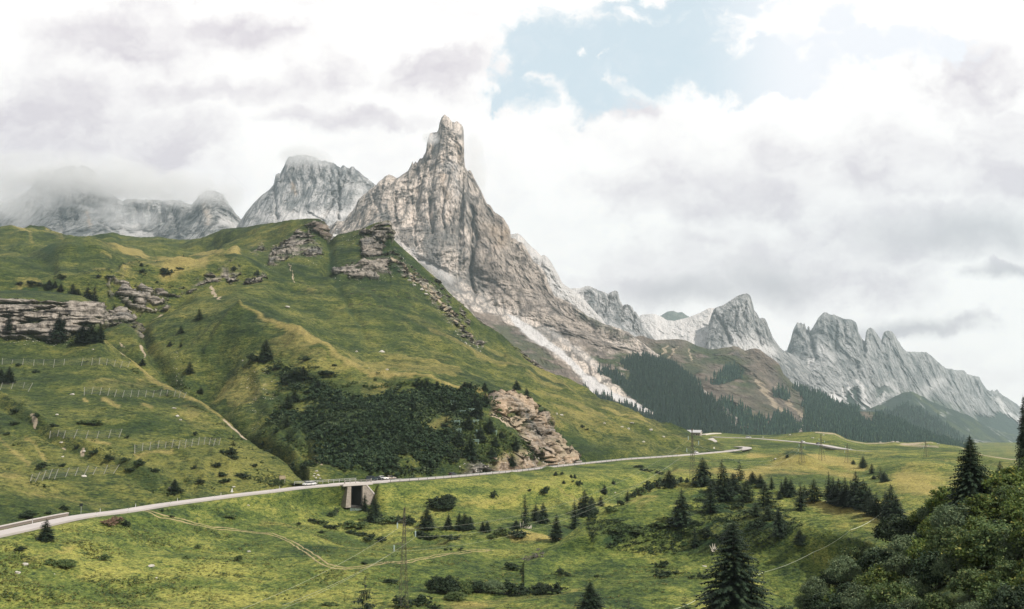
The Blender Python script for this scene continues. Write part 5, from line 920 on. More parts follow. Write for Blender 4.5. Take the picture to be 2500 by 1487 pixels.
def wheelm():
    t = MB().bar((0, -.11, 0), (0, .11, 0), .33, n=14); h = MB().bar((0, -.125, 0), (0, .125, 0), .19, n=8); return t, h
wt, wh = wheelm(); wtm = wt.mesh('tyre', TYRE); whm = wh.mesh('rim', HUB)
cars = {}
def car(kind, col, label, pos, ang, group=None):
    paint = simple('car_paint_' + str(len(cars)), col, .3, .1, var=.02); cars[len(cars)] = 1
    e = empty('parked_car' if group else 'car', pos, ang, label=label, cat='car', group=group); M = car_meshes(kind)
    b = M['body'].build('body', paint, e); mo = b.modifiers.new('b', 'BEVEL'); mo.width = .07; mo.segments = 2
    M['cabin'].build('windows', GLASS, e); M['roof'].build('roof', paint, e)
    L = 1.25 if kind != 'van' else 1.4
    for x in (-L, L):
        for y in (-.8, .8):
            w = obj('wheel', wtm, e); w.location = (x, y, .33); r = obj('rim', whm, w)
    fx = max(p[0] for p in M['body'].v)
    for y in (-.62, .62): MB().box(fx - .02, y, .68, .1, .32, .16).build('headlight', LAMPW, e); MB().box(-fx + .0, y, .8, .1, .22, .22).build('tail_light', LAMPR, e)
    return e
def roadpos(px, n, lift=.1):
    E = offset(ROAD, n); q = proj(E[:, 0], E[:, 1], E[:, 2])[0]; i = int(np.argmin(np.abs(q - px))); d = ROAD[min(i + 2, len(ROAD) - 1)] - ROAD[max(i - 2, 0)]
    return (float(E[i, 0]), float(E[i, 1]), float(E[i, 2]) + lift), math.atan2(d[1], d[0])
GP = 'cars parked by the bridge'
for px, n, kd, col, dang, lab in ((746, -2.2, 'hatch', (.55, .54, .52), math.pi, 'silver grey car on the road left of the bridge, behind the white one'), (762, -2.4, 'hatch', (.72, .71, .69), math.pi, 'white car at the roadside just left of the bridge railing'),
                                  (911, -5.4, 'van', (.03, .05, .055), -.9, 'dark van parked nearest the bridge railing, first of the roadside row'), (925, -5.6, 'hatch', (.05, .06, .07), -.9, 'dark car between the dark van and the white car'),
                                  (940, -5.6, 'estate', (.78, .77, .75), -.5, 'bright white car parked third in the roadside row'), (959, -5.4, 'hatch', (.42, .36, .30), -.3, 'beige car at the right end of the parked row')):
    pos, a = roadpos(px, n); car(kd, col, lab, pos, a + dang, GP)
bay = [roadpos(px, -5.6)[0] for px in np.linspace(895, 985, 8)]; strip('parking_area', np.array([list(b) for b in bay]) - np.array([0, 0, .08]), 5.5, ASPH, lift=.02, thick=1.2, label='paved roadside bay under the parked cars')
pos, a = roadpos(1105, -1.7); car('hatch', (.04, .045, .05), 'dark car driving along the road right of the parked cars', pos, a)
pos, a = roadpos(1700, -1.7); car('estate', (.7, .69, .67), 'tiny white car on the road behind the pylon on the knoll', pos, a)
def farcar(px, lab, col, kind='van'):
    q = proj(FR[:, 0], FR[:, 1], FR[:, 2])[0]; i = int(np.argmin(np.abs(q - px))); d = FR[i + 1] - FR[i - 1]; car(kind, col, lab, (float(FR[i, 0]), float(FR[i, 1]), float(FR[i, 2]) + .05), math.atan2(d[1], d[0]))
farcar(1828, 'tiny white van on the far pass road', (.75, .74, .72)); farcar(1960, 'tiny pale car on the pass road behind the pylons', (.7, .69, .66), 'estate'); farcar(1996, 'tiny dark car on the pass road', (.05, .05, .06), 'estate')

# ================================================================== FARMHOUSE AND HUT
p = Asheet.at(1693, 1064); e = empty('farmhouse', (p.x, p.y, p.z - 1.0), math.radians(-24), label='long low farmhouse with pale roof on the crest of the pass', cat='farmhouse')
PLA = simple('house_plaster', (.36, .31, .28), .9); ROOF = simple('pale_roof_sheet', (.44, .43, .43), .6)
MB().box(0, 0, 2.2, 15, 7.5, 4.4).build('wall', PLA, e)
rf = MB().prism([(-4.6, 4.0), (0, 6.3), (4.6, 4.0), (4.6, 4.3), (0, 6.7), (-4.6, 4.3)], -8, 8).build('roof', ROOF, e); rf.rotation_euler = (0, 0, math.pi / 2)
gb = MB().prism([(-3.75, 4.4), (3.75, 4.4), (0, 6.25)], -7.5, 7.5).build('gable', PLA, e); gb.rotation_euler = (0, 0, math.pi / 2)
for x in (-5, -2, 1, 4): MB().box(x, -3.78, 2.3, 1.1, .1, 1.2).build('window', GLASS, e)
MB().box(6, -3.78, 1.3, 1.3, .12, 2.4).build('door', RUST, e); MB().box(3, 1, 6.6, .8, .8, 1.4).build('chimney', STONE, rf)
p = Asheet.at(1672, 1063); e = empty('barn', (p.x - 3, p.y + 8, p.z - .6), math.radians(-24), label='small barn with pale roof attached at the left of the farmhouse', cat='barn')
MB().box(0, 0, 1.6, 11, 6, 3.2).build('wall', PLA, e); r = MB().prism([(-3.6, 3.0), (0, 4.6), (3.6, 3.0), (3.6, 3.3), (0, 4.9), (-3.6, 3.3)], -5.8, 5.8).build('roof', ROOF, e); r.rotation_euler = (0, 0, math.pi / 2)
p = Csheet.at(817, 573); e = empty('mountain_hut', (p.x, p.y, p.z - .5), math.radians(15), label='tiny white hut with a mast on the saddle between the two crags', cat='hut')
MB().box(0, 0, 1.2, 5.2, 3.5, 2.4).build('wall', WHITE, e); MB().prism([(-3, 2.3), (0, 3.6), (3, 2.3), (3, 2.5), (0, 3.85), (-3, 2.5)], -2, 2).build('roof', simple('hut_roof', (.6, .6, .6), .6), e)
mb = MB().bar((1.6, 0, 0), (1.6, 0, 8.5), .12); mb.bar((.9, 0, 7.6), (2.3, 0, 7.6), .35); mb.build('mast', WHITE, e)

# ================================================================== SNOW FENCES
netm, t, b = newmat('wire_net'); g = t.node('ShaderNodeTexCoord'); ck = t.node('ShaderNodeTexWave'); 
b.inputs['Base Color'].default_value = (.16, .17, .15, 1); b.inputs['Metallic'].default_value = .2; b.inputs['Roughness'].default_value = .7
def fence(z, x0, y0, sheet, label, k=3.895, hh=3.4, net=True):
    P = []
    for tx, ty, bx_, by_ in z:
        pb = sheet.at(x0 + bx_ / k, y0 + by_ / k); w = pb.y * CT + (pb.z - CAMZ) * ST
        H_ = (by_ - ty) / k / F * w * 1.02; P.append((pb, Vector((pb.x + (tx - bx_) / k / F * w, pb.y - .0, pb.z + H_))))
    c = P[len(P) // 2][0]; e = empty('snow_fence', tuple(c), label=label, cat='fence', group='snow fences across the near left slope')
    for a, b_ in P: MB().bar(a - c - Vector((0, 0, .4)), b_ - c, .13, .10).build('post', PSTEEL, e)
    if net:
        m_ = MB()
        for (a0, b0), (a1, b1) in zip(P[:-1], P[1:]):
            for i in range(5):
                f = .12 + .21 * i; m_.bar(a0.lerp(b0, f) - c, a1.lerp(b1, f * (.97)) - c, .028, n=3)
            nn = 9
            for j in range(nn):
                u = j / nn; lo = (a0.lerp(a1, u)); hi = (b0.lerp(b1, u)); m_.bar(lo.lerp(hi, .1) - c, hi.lerp(lo, .03) - c, .02, n=3)
        m_.build('net', netm, e)
    return e
fence([(20, 95, 20, 155), (122, 110, 112, 150), (222, 105, 216, 160), (322, 103, 318, 160), (420, 108, 413, 165), (515, 100, 506, 178), (610, 105, 604, 165), (790, 95, 775, 170), (875, 90, 868, 160), (948, 95, 940, 160), (1020, 100, 1010, 160), (1095, 115, 1078, 178), (1165, 128, 1145, 188), (1238, 125, 1215, 182)], 0, 850, Bsheet, 'topmost snow fence row, just below the banded cliff')
fence([(20, 330, 0, 395), (125, 330, 106, 388), (235, 325, 217, 385), (310, 330, 265, 410)], 0, 850, Bsheet, 'short snow fence with four leaning posts at the left edge beside a spruce')
fence([(800, 368, 800, 447), (886, 370, 872, 440), (963, 374, 946, 445), (1036, 384, 1020, 455), (1111, 394, 1090, 465), (1183, 400, 1165, 467), (1251, 399, 1238, 468), (1321, 397, 1310, 462), (1395, 397, 1381, 462), (1465, 400, 1449, 468), (1531, 397, 1516, 462), (1597, 395, 1584, 456), (1665, 405, 1649, 463), (1719, 412, 1703, 471), (1775, 420, 1745, 473)], 0, 850, Bsheet, 'long snow fence with fifteen bright posts ending at the ridge edge')
fence([(480, 790, 475, 857), (556, 775, 540, 837), (621, 790, 598, 864), (735, 780, 700, 864), (841, 785, 816, 860), (942, 785, 921, 857), (1052, 774, 1028, 852), (1158, 768, 1128, 847)], 0, 850, Bsheet, 'middle snow fence with eight posts above orange grass patches')
fence([(1275, 920, 1278, 1002), (1356, 905, 1351, 977), (1435, 895, 1424, 970), (1509, 882, 1496, 957), (1576, 890, 1566, 952), (1648, 870, 1633, 947), (1709, 880, 1694, 957), (1773, 868, 1759, 947), (1836, 860, 1821, 937), (1894, 850, 1881, 924), (1951, 845, 1939, 917), (2001, 855, 1986, 922), (2049, 860, 2031, 927), (2099, 855, 2081, 922)], 0, 850, Bsheet, 'curving snow fence low on the slope nearest the gully mouth')
fence([(306, 1200, 284, 1266), (378, 1180, 334, 1269), (434, 1165, 396, 1260), (497, 1155, 461, 1247), (553, 1150, 516, 1242), (652, 1140, 616, 1224), (745, 1135, 713, 1214), (843, 1120, 796, 1207), (915, 1130, 876, 1202), (1022, 1115, 983, 1200), (1129, 1110, 1072, 1190)], 0, 850, Bsheet, 'lowest snow fence, just above the road, with a pale boulder below it')
# small snow rakes
def rake(px, py, sheet, w, h, mat, label, group, name='snow_rake'):
    p = sheet.at(px, py); e = empty(name, (p.x, p.y, p.z - .2), random.uniform(-.25, .25), label=label, cat='snow barrier', group=group)
    for sx in (-.32, .32): MB().bar((sx * w, 0, 0), (sx * w, .3, h), .11).build('post', mat, e); 
    MB().bar((-.32 * w, 0, h * .8), (-.32 * w, 1.4, .2), .07).build('brace', mat, e)
    for q in range(3): MB().bar((-.5 * w, -.05, h * (.55 + q * .2)), (.5 * w, -.05, h * (.55 + q * .2)), .09).build('beam', mat, e)
DW = simple('dark_timber', (.06, .055, .04), .9)
rows_ = {'upper row': [(1268, 800), (1370, 812), (1450, 808), (1605, 820), (1690, 838), (1775, 865)], 'middle row': [(870, 830), (1165, 845), (1250, 850), (1335, 860), (1425, 868), (1510, 870), (1608, 872), (1703, 880), (1772, 902)], 'lower row': [(1160, 940), (1245, 945), (1335, 945), (1435, 962), (1520, 965), (1635, 968), (1748, 970), (1855, 992)]}
ORD = ['first', 'second', 'third', 'fourth', 'fifth', 'sixth', 'seventh', 'eighth', 'ninth', 'tenth', 'eleventh', 'twelfth', 'thirteenth', 'fourteenth', 'fifteenth', 'sixteenth', 'seventeenth', 'eighteenth', 'nineteenth', 'twentieth']
for rn, L in rows_.items():
    for i, (a, b_) in enumerate(L): rake(560 + a / 3.895, 503 + b_ / 3.895, Csheet, 3.3, 1.5, DW, f'dark timber snow rake, {ORD[i]} from left in the {rn} of the green face', 'timber snow rakes on the green face')
MINT = simple('mint_painted_steel', (.30, .42, .36), .6)
for i, (a, b_) in enumerate(sorted([(2132, 535), (2220, 628), (2305, 610), (2170, 722), (2342, 715), (2370, 808), (2362, 860), (2180, 800), (2345, 905)])): rake(560 + a / 3.895, 852 + b_ / 3.895, Csheet, 3.2, 2.4, MINT, f'pale green steel snow frame among shrubs, {ORD[i]} from left', 'pale green snow frames beside the cliff', 'snow_rake')
rake(1206, 1060, Csheet, 3.2, 2.4, MINT, 'pale green steel snow frame standing right at the base of the cliff', 'pale green snow frames beside the cliff', 'snow_rake')

# ================================================================== PYLONS AND WIRES
LAT = simple('pylon_lattice_steel', (.085, .075, .055), .7, .3); INS = simple('insulator_glass', (.45, .55, .55), .2)
def pylon(px, ytop, base, label, H_=None, wb=1.8, arms=((.86, -1, 1.6), (.77, 1, 2.6), (.64, -1, 2.3)), th=.045):
    p = base; w = p.y * CT + (p.z - CAMZ) * ST
    if H_ is None: _, yb = proj(p.x, p.y, p.z); H_ = (yb - ytop) / F * w * 1.03
    e = empty('power_pylon', tuple(p), math.radians(25), label=label, cat='pylon', group='lattice pylons of the power line')
    hw = lambda t: (wb / 2) * (1 - t / .66) + .32 * (t / .66) if t < .66 else .32 - .22 * (t - .66) / .34
    body = MB(); n = 14
    for sx, sy in ((-1, -1), (1, -1), (1, 1), (-1, 1)):
        leg = MB()
        for i in range(n):
            t0, t1 = i / n, (i + 1) / n; leg.bar((sx * hw(t0), sy * hw(t0), t0 * H_), (sx * hw(t1), sy * hw(t1), t1 * H_), th, n=4)
        leg.build('leg', LAT, e)
    for i in range(n):
        t0, t1 = i / n, (i + 1) / n; a, b_ = hw(t0), hw(t1)
        for (x0_, y0_), (x1_, y1_) in (((-1, -1), (1, -1)), ((1, -1), (1, 1)), ((1, 1), (-1, 1)), ((-1, 1), (-1, -1))):
            body.bar((x0_ * a, y0_ * a, t0 * H_), (x1_ * b_, y1_ * b_, t1 * H_), th * .55, n=3); body.bar((x1_ * a, y1_ * a, t0 * H_), (x0_ * b_, y0_ * b_, t1 * H_), th * .55, n=3)
    body.build('bracing', LAT, e); tips = []
    for tz, sg, ln in arms:
        z0 = tz * H_; a = MB()
        for yy in (-.25, .25): a.bar((sg * .3, yy, z0 + .45), (sg * ln, 0, z0), th * .9, n=4); a.bar((sg * .3, yy, z0 - .1), (sg * ln, 0, z0), th * .9, n=4)
        ar = a.build('arm', LAT, e); ins = MB()
        for q in range(6): ins.bar((sg * ln, 0, z0 - .25 - q * .2), (sg * ln, 0, z0 - .35 - q * .2), .17, n=8)
        ins.bar((sg * ln, 0, z0), (sg * ln, 0, z0 - 1.5), .03); ins.build('insulator', INS, e)
        c, s_ = math.cos(math.radians(25)), math.sin(math.radians(25)); tips.append(Vector((p.x + sg * ln * c, p.y + sg * ln * s_, p.z + z0 - 1.5)))
    return tips
T1 = pylon(984, 1250, Asheet.at(984, 1486), 'tall thin rusty lattice pylon standing in the foreground meadow')
b2 = Isheet.at(1692, 1180); T2 = pylon(1692, 1050, b2, 'thin lattice pylon behind the spruces on the knoll crest')
T3 = pylon(1957, 1078, Asheet.at(1957, 1131), 'far lattice pylon standing behind the dark knoll', wb=3, th=.055); T4 = pylon(2007, 1063, Asheet.at(2007, 1125), 'far lattice pylon just right of the dark knoll', wb=3, th=.055)
T5 = pylon(2070, 1084, Asheet.at(2070, 1129), 'far lattice pylon left of the pair of small spruces', wb=3, th=.05); T6 = pylon(2262, 1077, Asheet.at(2262, 1116), 'farthest lattice pylon on the pass meadow at the right', wb=3, th=.05)
WIRE = simple('wire_aluminium', (.40, .41, .32), .5, .4)
def wire(a, b_, sag, r, label, n=24):
    m_ = MB(); pts = [a.lerp(b_, i / n) - Vector((0, 0, sag * 4 * (i / n) * (1 - i / n))) for i in range(n + 1)]; c = pts[n // 2]
    for p_, q_ in zip(pts[:-1], pts[1:]): m_.bar(p_ - c, q_ - c, r, n=4)
    o = m_.build('power_cable', WIRE, label=label, cat='cable', group='cables of the power line'); o.location = c
wire(T1[0], Vector(world(560, 1500, 130)), 1.0, .020, 'power cable running down left from the highest arm of the foreground pylon')
wire(T1[1], Vector(world(690, 1478, 140)), 1.0, .019, 'power cable running down left from the right arm of the foreground pylon')
wire(T1[2], Vector(world(655, 1500, 145)), 8 / 10, .017, 'power cable running down left from the lowest arm of the foreground pylon')
for i in range(3): wire(T1[i], T2[i], 7.0, .016, ('upper', 'middle', 'lowest')[i] + ' thin cable between the foreground pylon and the knoll pylon', 40)
for i in range(3): wire(T2[i], T3[i], 8, .02, ('upper', 'middle', 'lowest')[i] + ' faint cable from the knoll pylon towards the pass', 30)

# ================================================================== PASTURE FENCE on the right
FP = [(1640, 1487, 12), (1724, 1447, 14), (1865, 1398, 24), (1985, 1349, 28), (2077, 1292, 22), (2150, 1252, 16), (2205, 1241, 12)]
pts = []; BP = [(1640, 1500), (1722, 1465), (1864, 1422), (1988, 1376), (2078, 1316), (2152, 1269), (2206, 1255)]
for (a, b_), sh in zip(BP, (Asheet, Asheet, Isheet, Isheet, Isheet, Isheet, Isheet)):
    p = sh.at(a, b_); pts.append(p)
c = pts[3]; e = empty('pasture_fence', tuple(c), label='pasture fence of thin posts joined by a pale band climbing the knoll at the right', cat='fence')
tops = []
for p, (a, b_, h) in zip(pts, FP):
    w = p.y * CT + (p.z - CAMZ) * ST; tp = Vector((p.x, p.y, p.z + h / F * w)); tops.append(tp); MB().bar(p - c - Vector((0, 0, .2)), tp - c, .045).build('post', simple('fence_post_wood', (.10, .09, .06), .9), e)
bnd = MB()
for a, b_ in zip(tops[:-1], tops[1:]):
    for i in range(8):
        u, v = i / 8, (i + 1) / 8; bnd.bar(a.lerp(b_, u) - c - Vector((0, 0, .5 * 4 * u * (1 - u))), a.lerp(b_, v) - c - Vector((0, 0, .5 * 4 * v * (1 - v))), .038, n=4)
bnd.build('band', simple('white_band', (.62, .64, .50), .6), e)
# ================================================================== VEGETATION
def leafmat(name, c0, c1, c2=None, trans=.25, rough=.7):
    m, t, b = newmat(name); g = t.node('ShaderNodeNewGeometry'); o = t.node('ShaderNodeObjectInfo')
    r = g.outputs['Random Per Island']; c = t.mix(r, (*c0, 1), (*c1, 1))
    if c2: c = t.mix(t.smooth(r, .86, .97), c, (*c2, 1))
    f = t.math('MULTIPLY_ADD', o.outputs['Random'], .5, .75); c = t.mix(1.0, c, t.comb(f, f, f), 'MULTIPLY')
    t.put(b.inputs['Base Color'], c); b.inputs['Roughness'].default_value = rough; b.inputs['Specular IOR Level'].default_value = .25
    if trans:
        tr = t.node('ShaderNodeBsdfTranslucent'); t.put(tr.inputs[0], c); mx = t.node('ShaderNodeMixShader'); mx.inputs[0].default_value = trans
        t.l.new(b.outputs[0], mx.inputs[1]); t.l.new(tr.outputs[0], mx.inputs[2]); t.l.new(mx.outputs[0], t.n['Material Output'].inputs[0])
    return m
SPR = leafmat('spruce_needles', (.009, .020, .011), (.027, .048, .023), (.05, .068, .028), .06)
LAR = leafmat('larch_needles', (.028, .052, .026), (.07, .10, .045), None, .2)
BARK = simple('bark', (.09, .07, .055), .95, var=.3, scale=6)
DEAD = simple('dead_grey_twigs', (.13, .12, .10), .95)
def tri_mesh(name, V, mat): V = np.asarray(V, np.float32).reshape(-1, 3); return mesh_np(name, V, np.arange(len(V)).reshape(-1, 3), mat, smooth=False)
def spruce_crown(seed, whorls=30, nb=9, tw=5, R=.17, base=.05, droop=.5, loose=.25, sparse=0.0, wk=.34):
    rnd = random.Random(seed); T_ = []
    for w in range(whorls):
        t = w / (whorls - 1); z0 = base + (1 - base) * (t ** .92) * .985; prof = (1 - t) ** .72 * (.6 + .4 * min(1, t / .12)); rr = R * prof + .006
        for b_ in range(max(4, int(nb * (.55 + .45 * (1 - t))))):
            if rnd.random() < sparse: continue
            a = rnd.random() * 6.283; L = rr * (1 - loose + 2 * loose * rnd.random()); ca, sa_ = math.cos(a), math.sin(a); zz = z0 + rnd.uniform(-.4, .4) / whorls
            dr = droop * (1 - .75 * t) * rnd.uniform(.7, 1.3); P = lambda u, s_=0, h=0: (ca * L * u - sa_ * s_, sa_ * L * u + ca * s_, zz + L * (.18 * u - dr * u * u) + h)
            wd = L * wk
            for k in range(tw):
                u0 = .12 + .85 * k / tw; u1 = u0 + .9 / tw; ww = wd * (1.15 - u0) * rnd.uniform(.7, 1.3) + .004
                T_ += [P(u0), P(u1), P(u1 + .02, ww, -ww * .35), P(u1), P(u0), P(u1 + .02, -ww, -ww * .35)]
                if k % 2 == 0: T_ += [P(u0), P(u1), P((u0 + u1) / 2, rnd.uniform(-.3, .3) * ww, -ww * 1.1)]
            T_ += [P(.85, -.25 * wd), P(.85, .25 * wd), P(1.08)]
    T_ += [(-.004, 0, .93), (.004, 0, .93), (0, 0, 1.02), (0, -.004, .93), (0, .004, .93), (0, 0, 1.02)]
    return T_
def trunk_mesh(name, r=.014, h=.94, lean=0):
    m_ = MB(); n = 6
    for i in range(n): t0, t1 = i / n, (i + 1) / n; m_.bar((lean * t0 * t0, 0, t0 * h - (.05 if i == 0 else 0)), (lean * t1 * t1, 0, t1 * h), r * (1 - t0 * .9), r * (1 - t1 * .9), 7)
    return m_.mesh(name, BARK, True)
TRK = trunk_mesh('trunk')
SP = {}
for i in range(6): SP['m%d' % i] = tri_mesh('crown', spruce_crown(10 + i, 34 + i, 13, 4, .165 + .022 * (i % 3), .04 + .02 * (i % 2), .45 + .1 * (i % 3), .28), SPR)
for i in range(3): SP['s%d' % i] = tri_mesh('crown', spruce_crown(30 + i, 32, 11, 4, .115, .04, .5, .3), SPR)      # slender
for i in range(3): SP['l%d' % i] = tri_mesh('crown', spruce_crown(40 + i, 30, 11, 4, .2, .09, .35, .4, .12), LAR)   # larch
for i in range(2): SP['h%d' % i] = tri_mesh('crown', spruce_crown(50 + i, 66, 26, 9, .20 + .02 * i, .03, .5, .34, 0.0, .2), SPR)
SP['y0'] = tri_mesh('crown', spruce_crown(60, 20, 7, 6, .30, .02, .35, .35, .15), SPR); SP['y1'] = tri_mesh('crown', spruce_crown(61, 18, 6, 6, .34, .02, .3, .4, .2), SPR)
def tree(kind, pos, h, wf=1.0, label=None, group=None, name='spruce_tree', cat='tree', lean=0.0):
    e = empty(name, (pos.x, pos.y, pos.z - .03 * h), random.uniform(0, 6.28), label=label, cat=cat, group=group); e.scale = (h * wf, h * wf, h); e.rotation_euler = (0, lean, random.uniform(0, 6.28) if not lean else 0)
    obj('crown', SP[kind], e); obj('trunk', TRK, e); return e
def plant(sheet, L, place, group, kinds='m', adj='dark'):
    """L: (px, base py, height px, width px or 0, kind)"""
    L = sorted(L); n = len(L)
    for i, it in enumerate(L):
        px, py, h, w_, kd = (list(it) + [0, None])[:5] if len(it) < 5 else it
        kd = kd or random.choice([k for k in SP if k[0] == kinds]); p = sheet.at(px, py); w = p.y * CT + (p.z - CAMZ) * ST; H_ = h / F * w * 1.07
        wf = 1.0
        if w_: base = {'m': .34, 's': .21, 'l': .40, 'h': .42, 'y': .6}[kd[0]]; wf = (w_ / h) / base * 1.28
        sz = 'tall' if h > 60 else ('small' if h < 26 else 'medium'); wd = {'s': 'slender spruce', 'l': 'loose green larch', 'm': 'dark spruce', 'h': 'dark spruce', 'y': 'young spruce'}[kd[0]]
        pos_ = '' if n == 1 else (', %s from left' % ORD[i] if i < 20 else ', number %d from left' % (i + 1))
        tree(kd, p, H_, wf, f'{sz} {wd} {place}{pos_}', group, 'larch_tree' if kd[0] == 'l' else 'spruce_tree')
plant(Isheet, [(1282, 1283, 74, 20, 's0')], 'alone beside a dead stump left of the knoll', 'conifers around the knoll') if False else None
plant(Asheet, [(1282, 1287, 78, 20, 's0'), (1309, 1272, 40, 24, 'm1'), (1325, 1277, 50, 22, 'm2'), (1360, 1320, 62, 30, 'm3'), (1404, 1290, 70, 22, 's1'), (1427, 1258, 60, 36, 'm4'), (1445, 1250, 38, 22, 'm5'), (1467, 1236, 24, 14, 's2'), (1475, 1206, 23, 16, 'm0')], 'in the dip left of the knoll', 'conifers in the dip left of the knoll')
plant(Isheet, [(1532, 1221, 27, 14, 's1'), (1634, 1187, 42, 34, 'm1'), (1677, 1173, 13, 9, None), (1717, 1186, 68, 38, 'm2'), (1764, 1222, 97, 44, 'm0'), (1735, 1252, 77, 32, 's0'), (1664, 1284, 88, 44, 'm4'), (1697, 1337, 48, 20, 's2'), (1742, 1200, 34, 30, 'l0'), (1790, 1205, 50, 32, 'm5')], 'on the left half of the knoll', 'conifers on the knoll')
plant(Isheet, [(1807, 1170, 50, 30, 'y0'), (1823, 1224, 56, 36, 'l1'), (1838, 1180, 28, 24, 'm1'), (1857, 1190, 32, 18, 'm2'), (1869, 1240, 62, 44, 'l2'), (1885, 1192, 31, 14, 's0'), (1908, 1200, 28, 12, 's1'), (1920, 1205, 42, 22, 'm3'), (1931, 1212, 41, 26, 'm4'), (1955, 1246, 68, 24, 's2'), (1903, 1308, 64, 26, 'm5'), (1954, 1330, 38, 28, 'm0'), (1903, 1219, 20, 14, None), (1875, 1270, 34, 30, 'l0'), (1845, 1262, 36, 26, 'l1'), (1965, 1212, 30, 24, 'l2')], 'on the right half of the knoll', 'conifers on the knoll')
plant(Isheet, [(1990, 1224, 55, 42, 'l1'), (2024, 1212, 72, 24, 's1'), (2036, 1214, 64, 26, 'm1'), (2050, 1212, 60, 34, 'm2'), (2065, 1212, 66, 30, 'm3'), (2080, 1212, 62, 34, 'm0'), (2093, 1214, 86, 36, 'm4'), (2111, 1216, 70, 38, 'm5'), (2126, 1216, 56, 30, 'm2'), (2065, 1236, 46, 38, 'm1'), (2046, 1236, 26, 14, 's0')], 'in the dense knoll grove', 'conifers of the dense grove')
plant(Asheet, [(2084, 1134, 12, 9, None), (2108, 1143, 28, 17, 'm1'), (2130, 1156, 24, 12, 's1'), (2149, 1168, 29, 22, 'y1'), (2159, 1176, 24, 18, 'm2'), (2133, 1168, 9, 8, None)], 'on the edge behind the grove', 'small spruces behind the dense grove')
plant(Isheet, [(2124, 1256, 44, 34, 'l0'), (2142, 1262, 60, 36, 'l2'), (2165, 1268, 72, 32, 'm3'), (2180, 1275, 92, 40, 'm4'), (2193, 1280, 78, 38, 'm5'), (2155, 1280, 56, 40, 'l1')], 'at the right end of the knoll', 'conifers at the right end of the knoll')
plant(Asheet, [(1922, 1116, 9, 8, 'm1')], 'standing alone on top of the dark knoll of the pass', None)
plant(Asheet, [(889, 1247, 42, 18, 's1'), (915, 1272, 58, 30, 'm2'), (1041, 1291, 53, 38, 'm0'), (1096, 1293, 38, 18, 'm1'), (1122, 1293, 42, 22, 'm3'), (1135, 1293, 40, 24, 'm4'), (1147, 1293, 32, 18, 'm5'), (1178, 1297, 24, 14, 'm0'), (1189, 1300, 28, 16, 'm1'), (1259, 1292, 24, 18, 'm3')], 'between bridge and front pylon', 'spruces in the meadow below the bridge')
plant(Asheet, [(1395, 1167, 9, 7, 'm1'), (1404, 1168, 11, 7, 'm2'), (1356, 1160, 10, 8, 'm2'), (1376, 1180, 8, 7, None), (1497, 1181, 9, 8, None)], 'below the road right of the cliff', 'tiny spruces below the road')
plant(Asheet, [(112, 1320, 51, 32, 'm4')], 'standing just below the road at the left edge', None)
plant(Bsheet, [(22, 936, 40, 24, 'm1'), (2, 934, 34, 20, 'm2'), (426, 1196, 28, 22, 'm3'), (572, 1088, 18, 14, 'y1'), (203, 836, 44, 38, 'm4'), (222, 836, 42, 28, 'm5'), (244, 835, 48, 24, 'm0'), (144, 828, 66, 28, 'm1'), (22, 808, 46, 14, 's0'), (155, 815, 40, 26, 'm2')], 'below the left banded cliff', 'spruces on the near left slope')
plant(Csheet, [(120, 706, 22, 16, 'm1'), (134, 702, 18, 10, 's1'), (148, 712, 20, 12, 's2'), (164, 764, 34, 26, 'm2'), (177, 738, 46, 28, 'm3'), (189, 744, 38, 26, 'm4'), (221, 766, 36, 22, 'm5'), (229, 760, 64, 24, 'm0'), (214, 745, 44, 24, 'm2'), (279, 765, 22, 12, 's1'), (306, 762, 22, 13, 'm1')], 'above the left banded cliff', 'spruces above the banded cliff')
plant(Csheet, [(485, 783, 30, 16, 'l0'), (442, 814, 20, 14, 'l1'), (415, 845, 12, 9, None), (442, 847, 11, 8, 's1'), (463, 912, 32, 18, 'l2'), (347, 891, 16, 12, 'm1'), (345, 650, 8, 6, None), (376, 648, 10, 7, None), (490, 960, 18, 13, 'l1')], 'in the gully below the rock band', 'scattered conifers in the gully')
plant(Csheet, [(648, 882, 52, 30, 'm4')], 'standing alone on the golden ridge above the shrubs', None)
plant(Csheet, [(701, 996, 38, 26, 'l0'), (740, 930, 36, 28, 'm1'), (715, 935, 32, 30, 'm2'), (1017, 943, 18, 10, 's1'), (1029, 946, 18, 14, 'm5'), (1041, 956, 30, 15, 'm2'), (1066, 953, 25, 16, 'm3'), (1134, 952, 20, 14, 'm2'), (1148, 958, 22, 18, 'm3'), (1184, 957, 23, 16, 'm4'), (1168, 1022, 44, 20, 'm5'), (1145, 1046, 34, 22, 'm0'), (1160, 1000, 38, 20, 'm0'), (860, 985, 26, 18, 'l1'), (935, 1010, 24, 18, 'l0'), (1005, 1000, 26, 18, 'm4'), (1075, 990, 26, 18, 'm2'), (905, 1060, 26, 20, 'l2'), (720, 980, 30, 22, 'm0'), (700, 1040, 28, 20, 'l1'), (775, 955, 24, 18, 'm1'), (830, 1000, 22, 18, 'y0'), (960, 1060, 24, 18, 'm3'), (985, 1110, 26, 20, 'l0'), (850, 1110, 26, 18, 'm5'), (1020, 1060, 24, 18, 'y1'), (1090, 1045, 28, 16, 's1'), (800, 1060, 20, 18, 'y0'), (1060, 1110, 30, 22, 'l0'), (1110, 1010, 34, 22, 'm3'), (1172, 1075, 36, 22, 'm1'), (1120, 1085, 30, 20, 'm5'), (1148, 1122, 62, 30, 'm1'), (1185, 990, 30, 20, 'm3')], 'among the central dark shrubs', 'spruces among the dark shrubs')
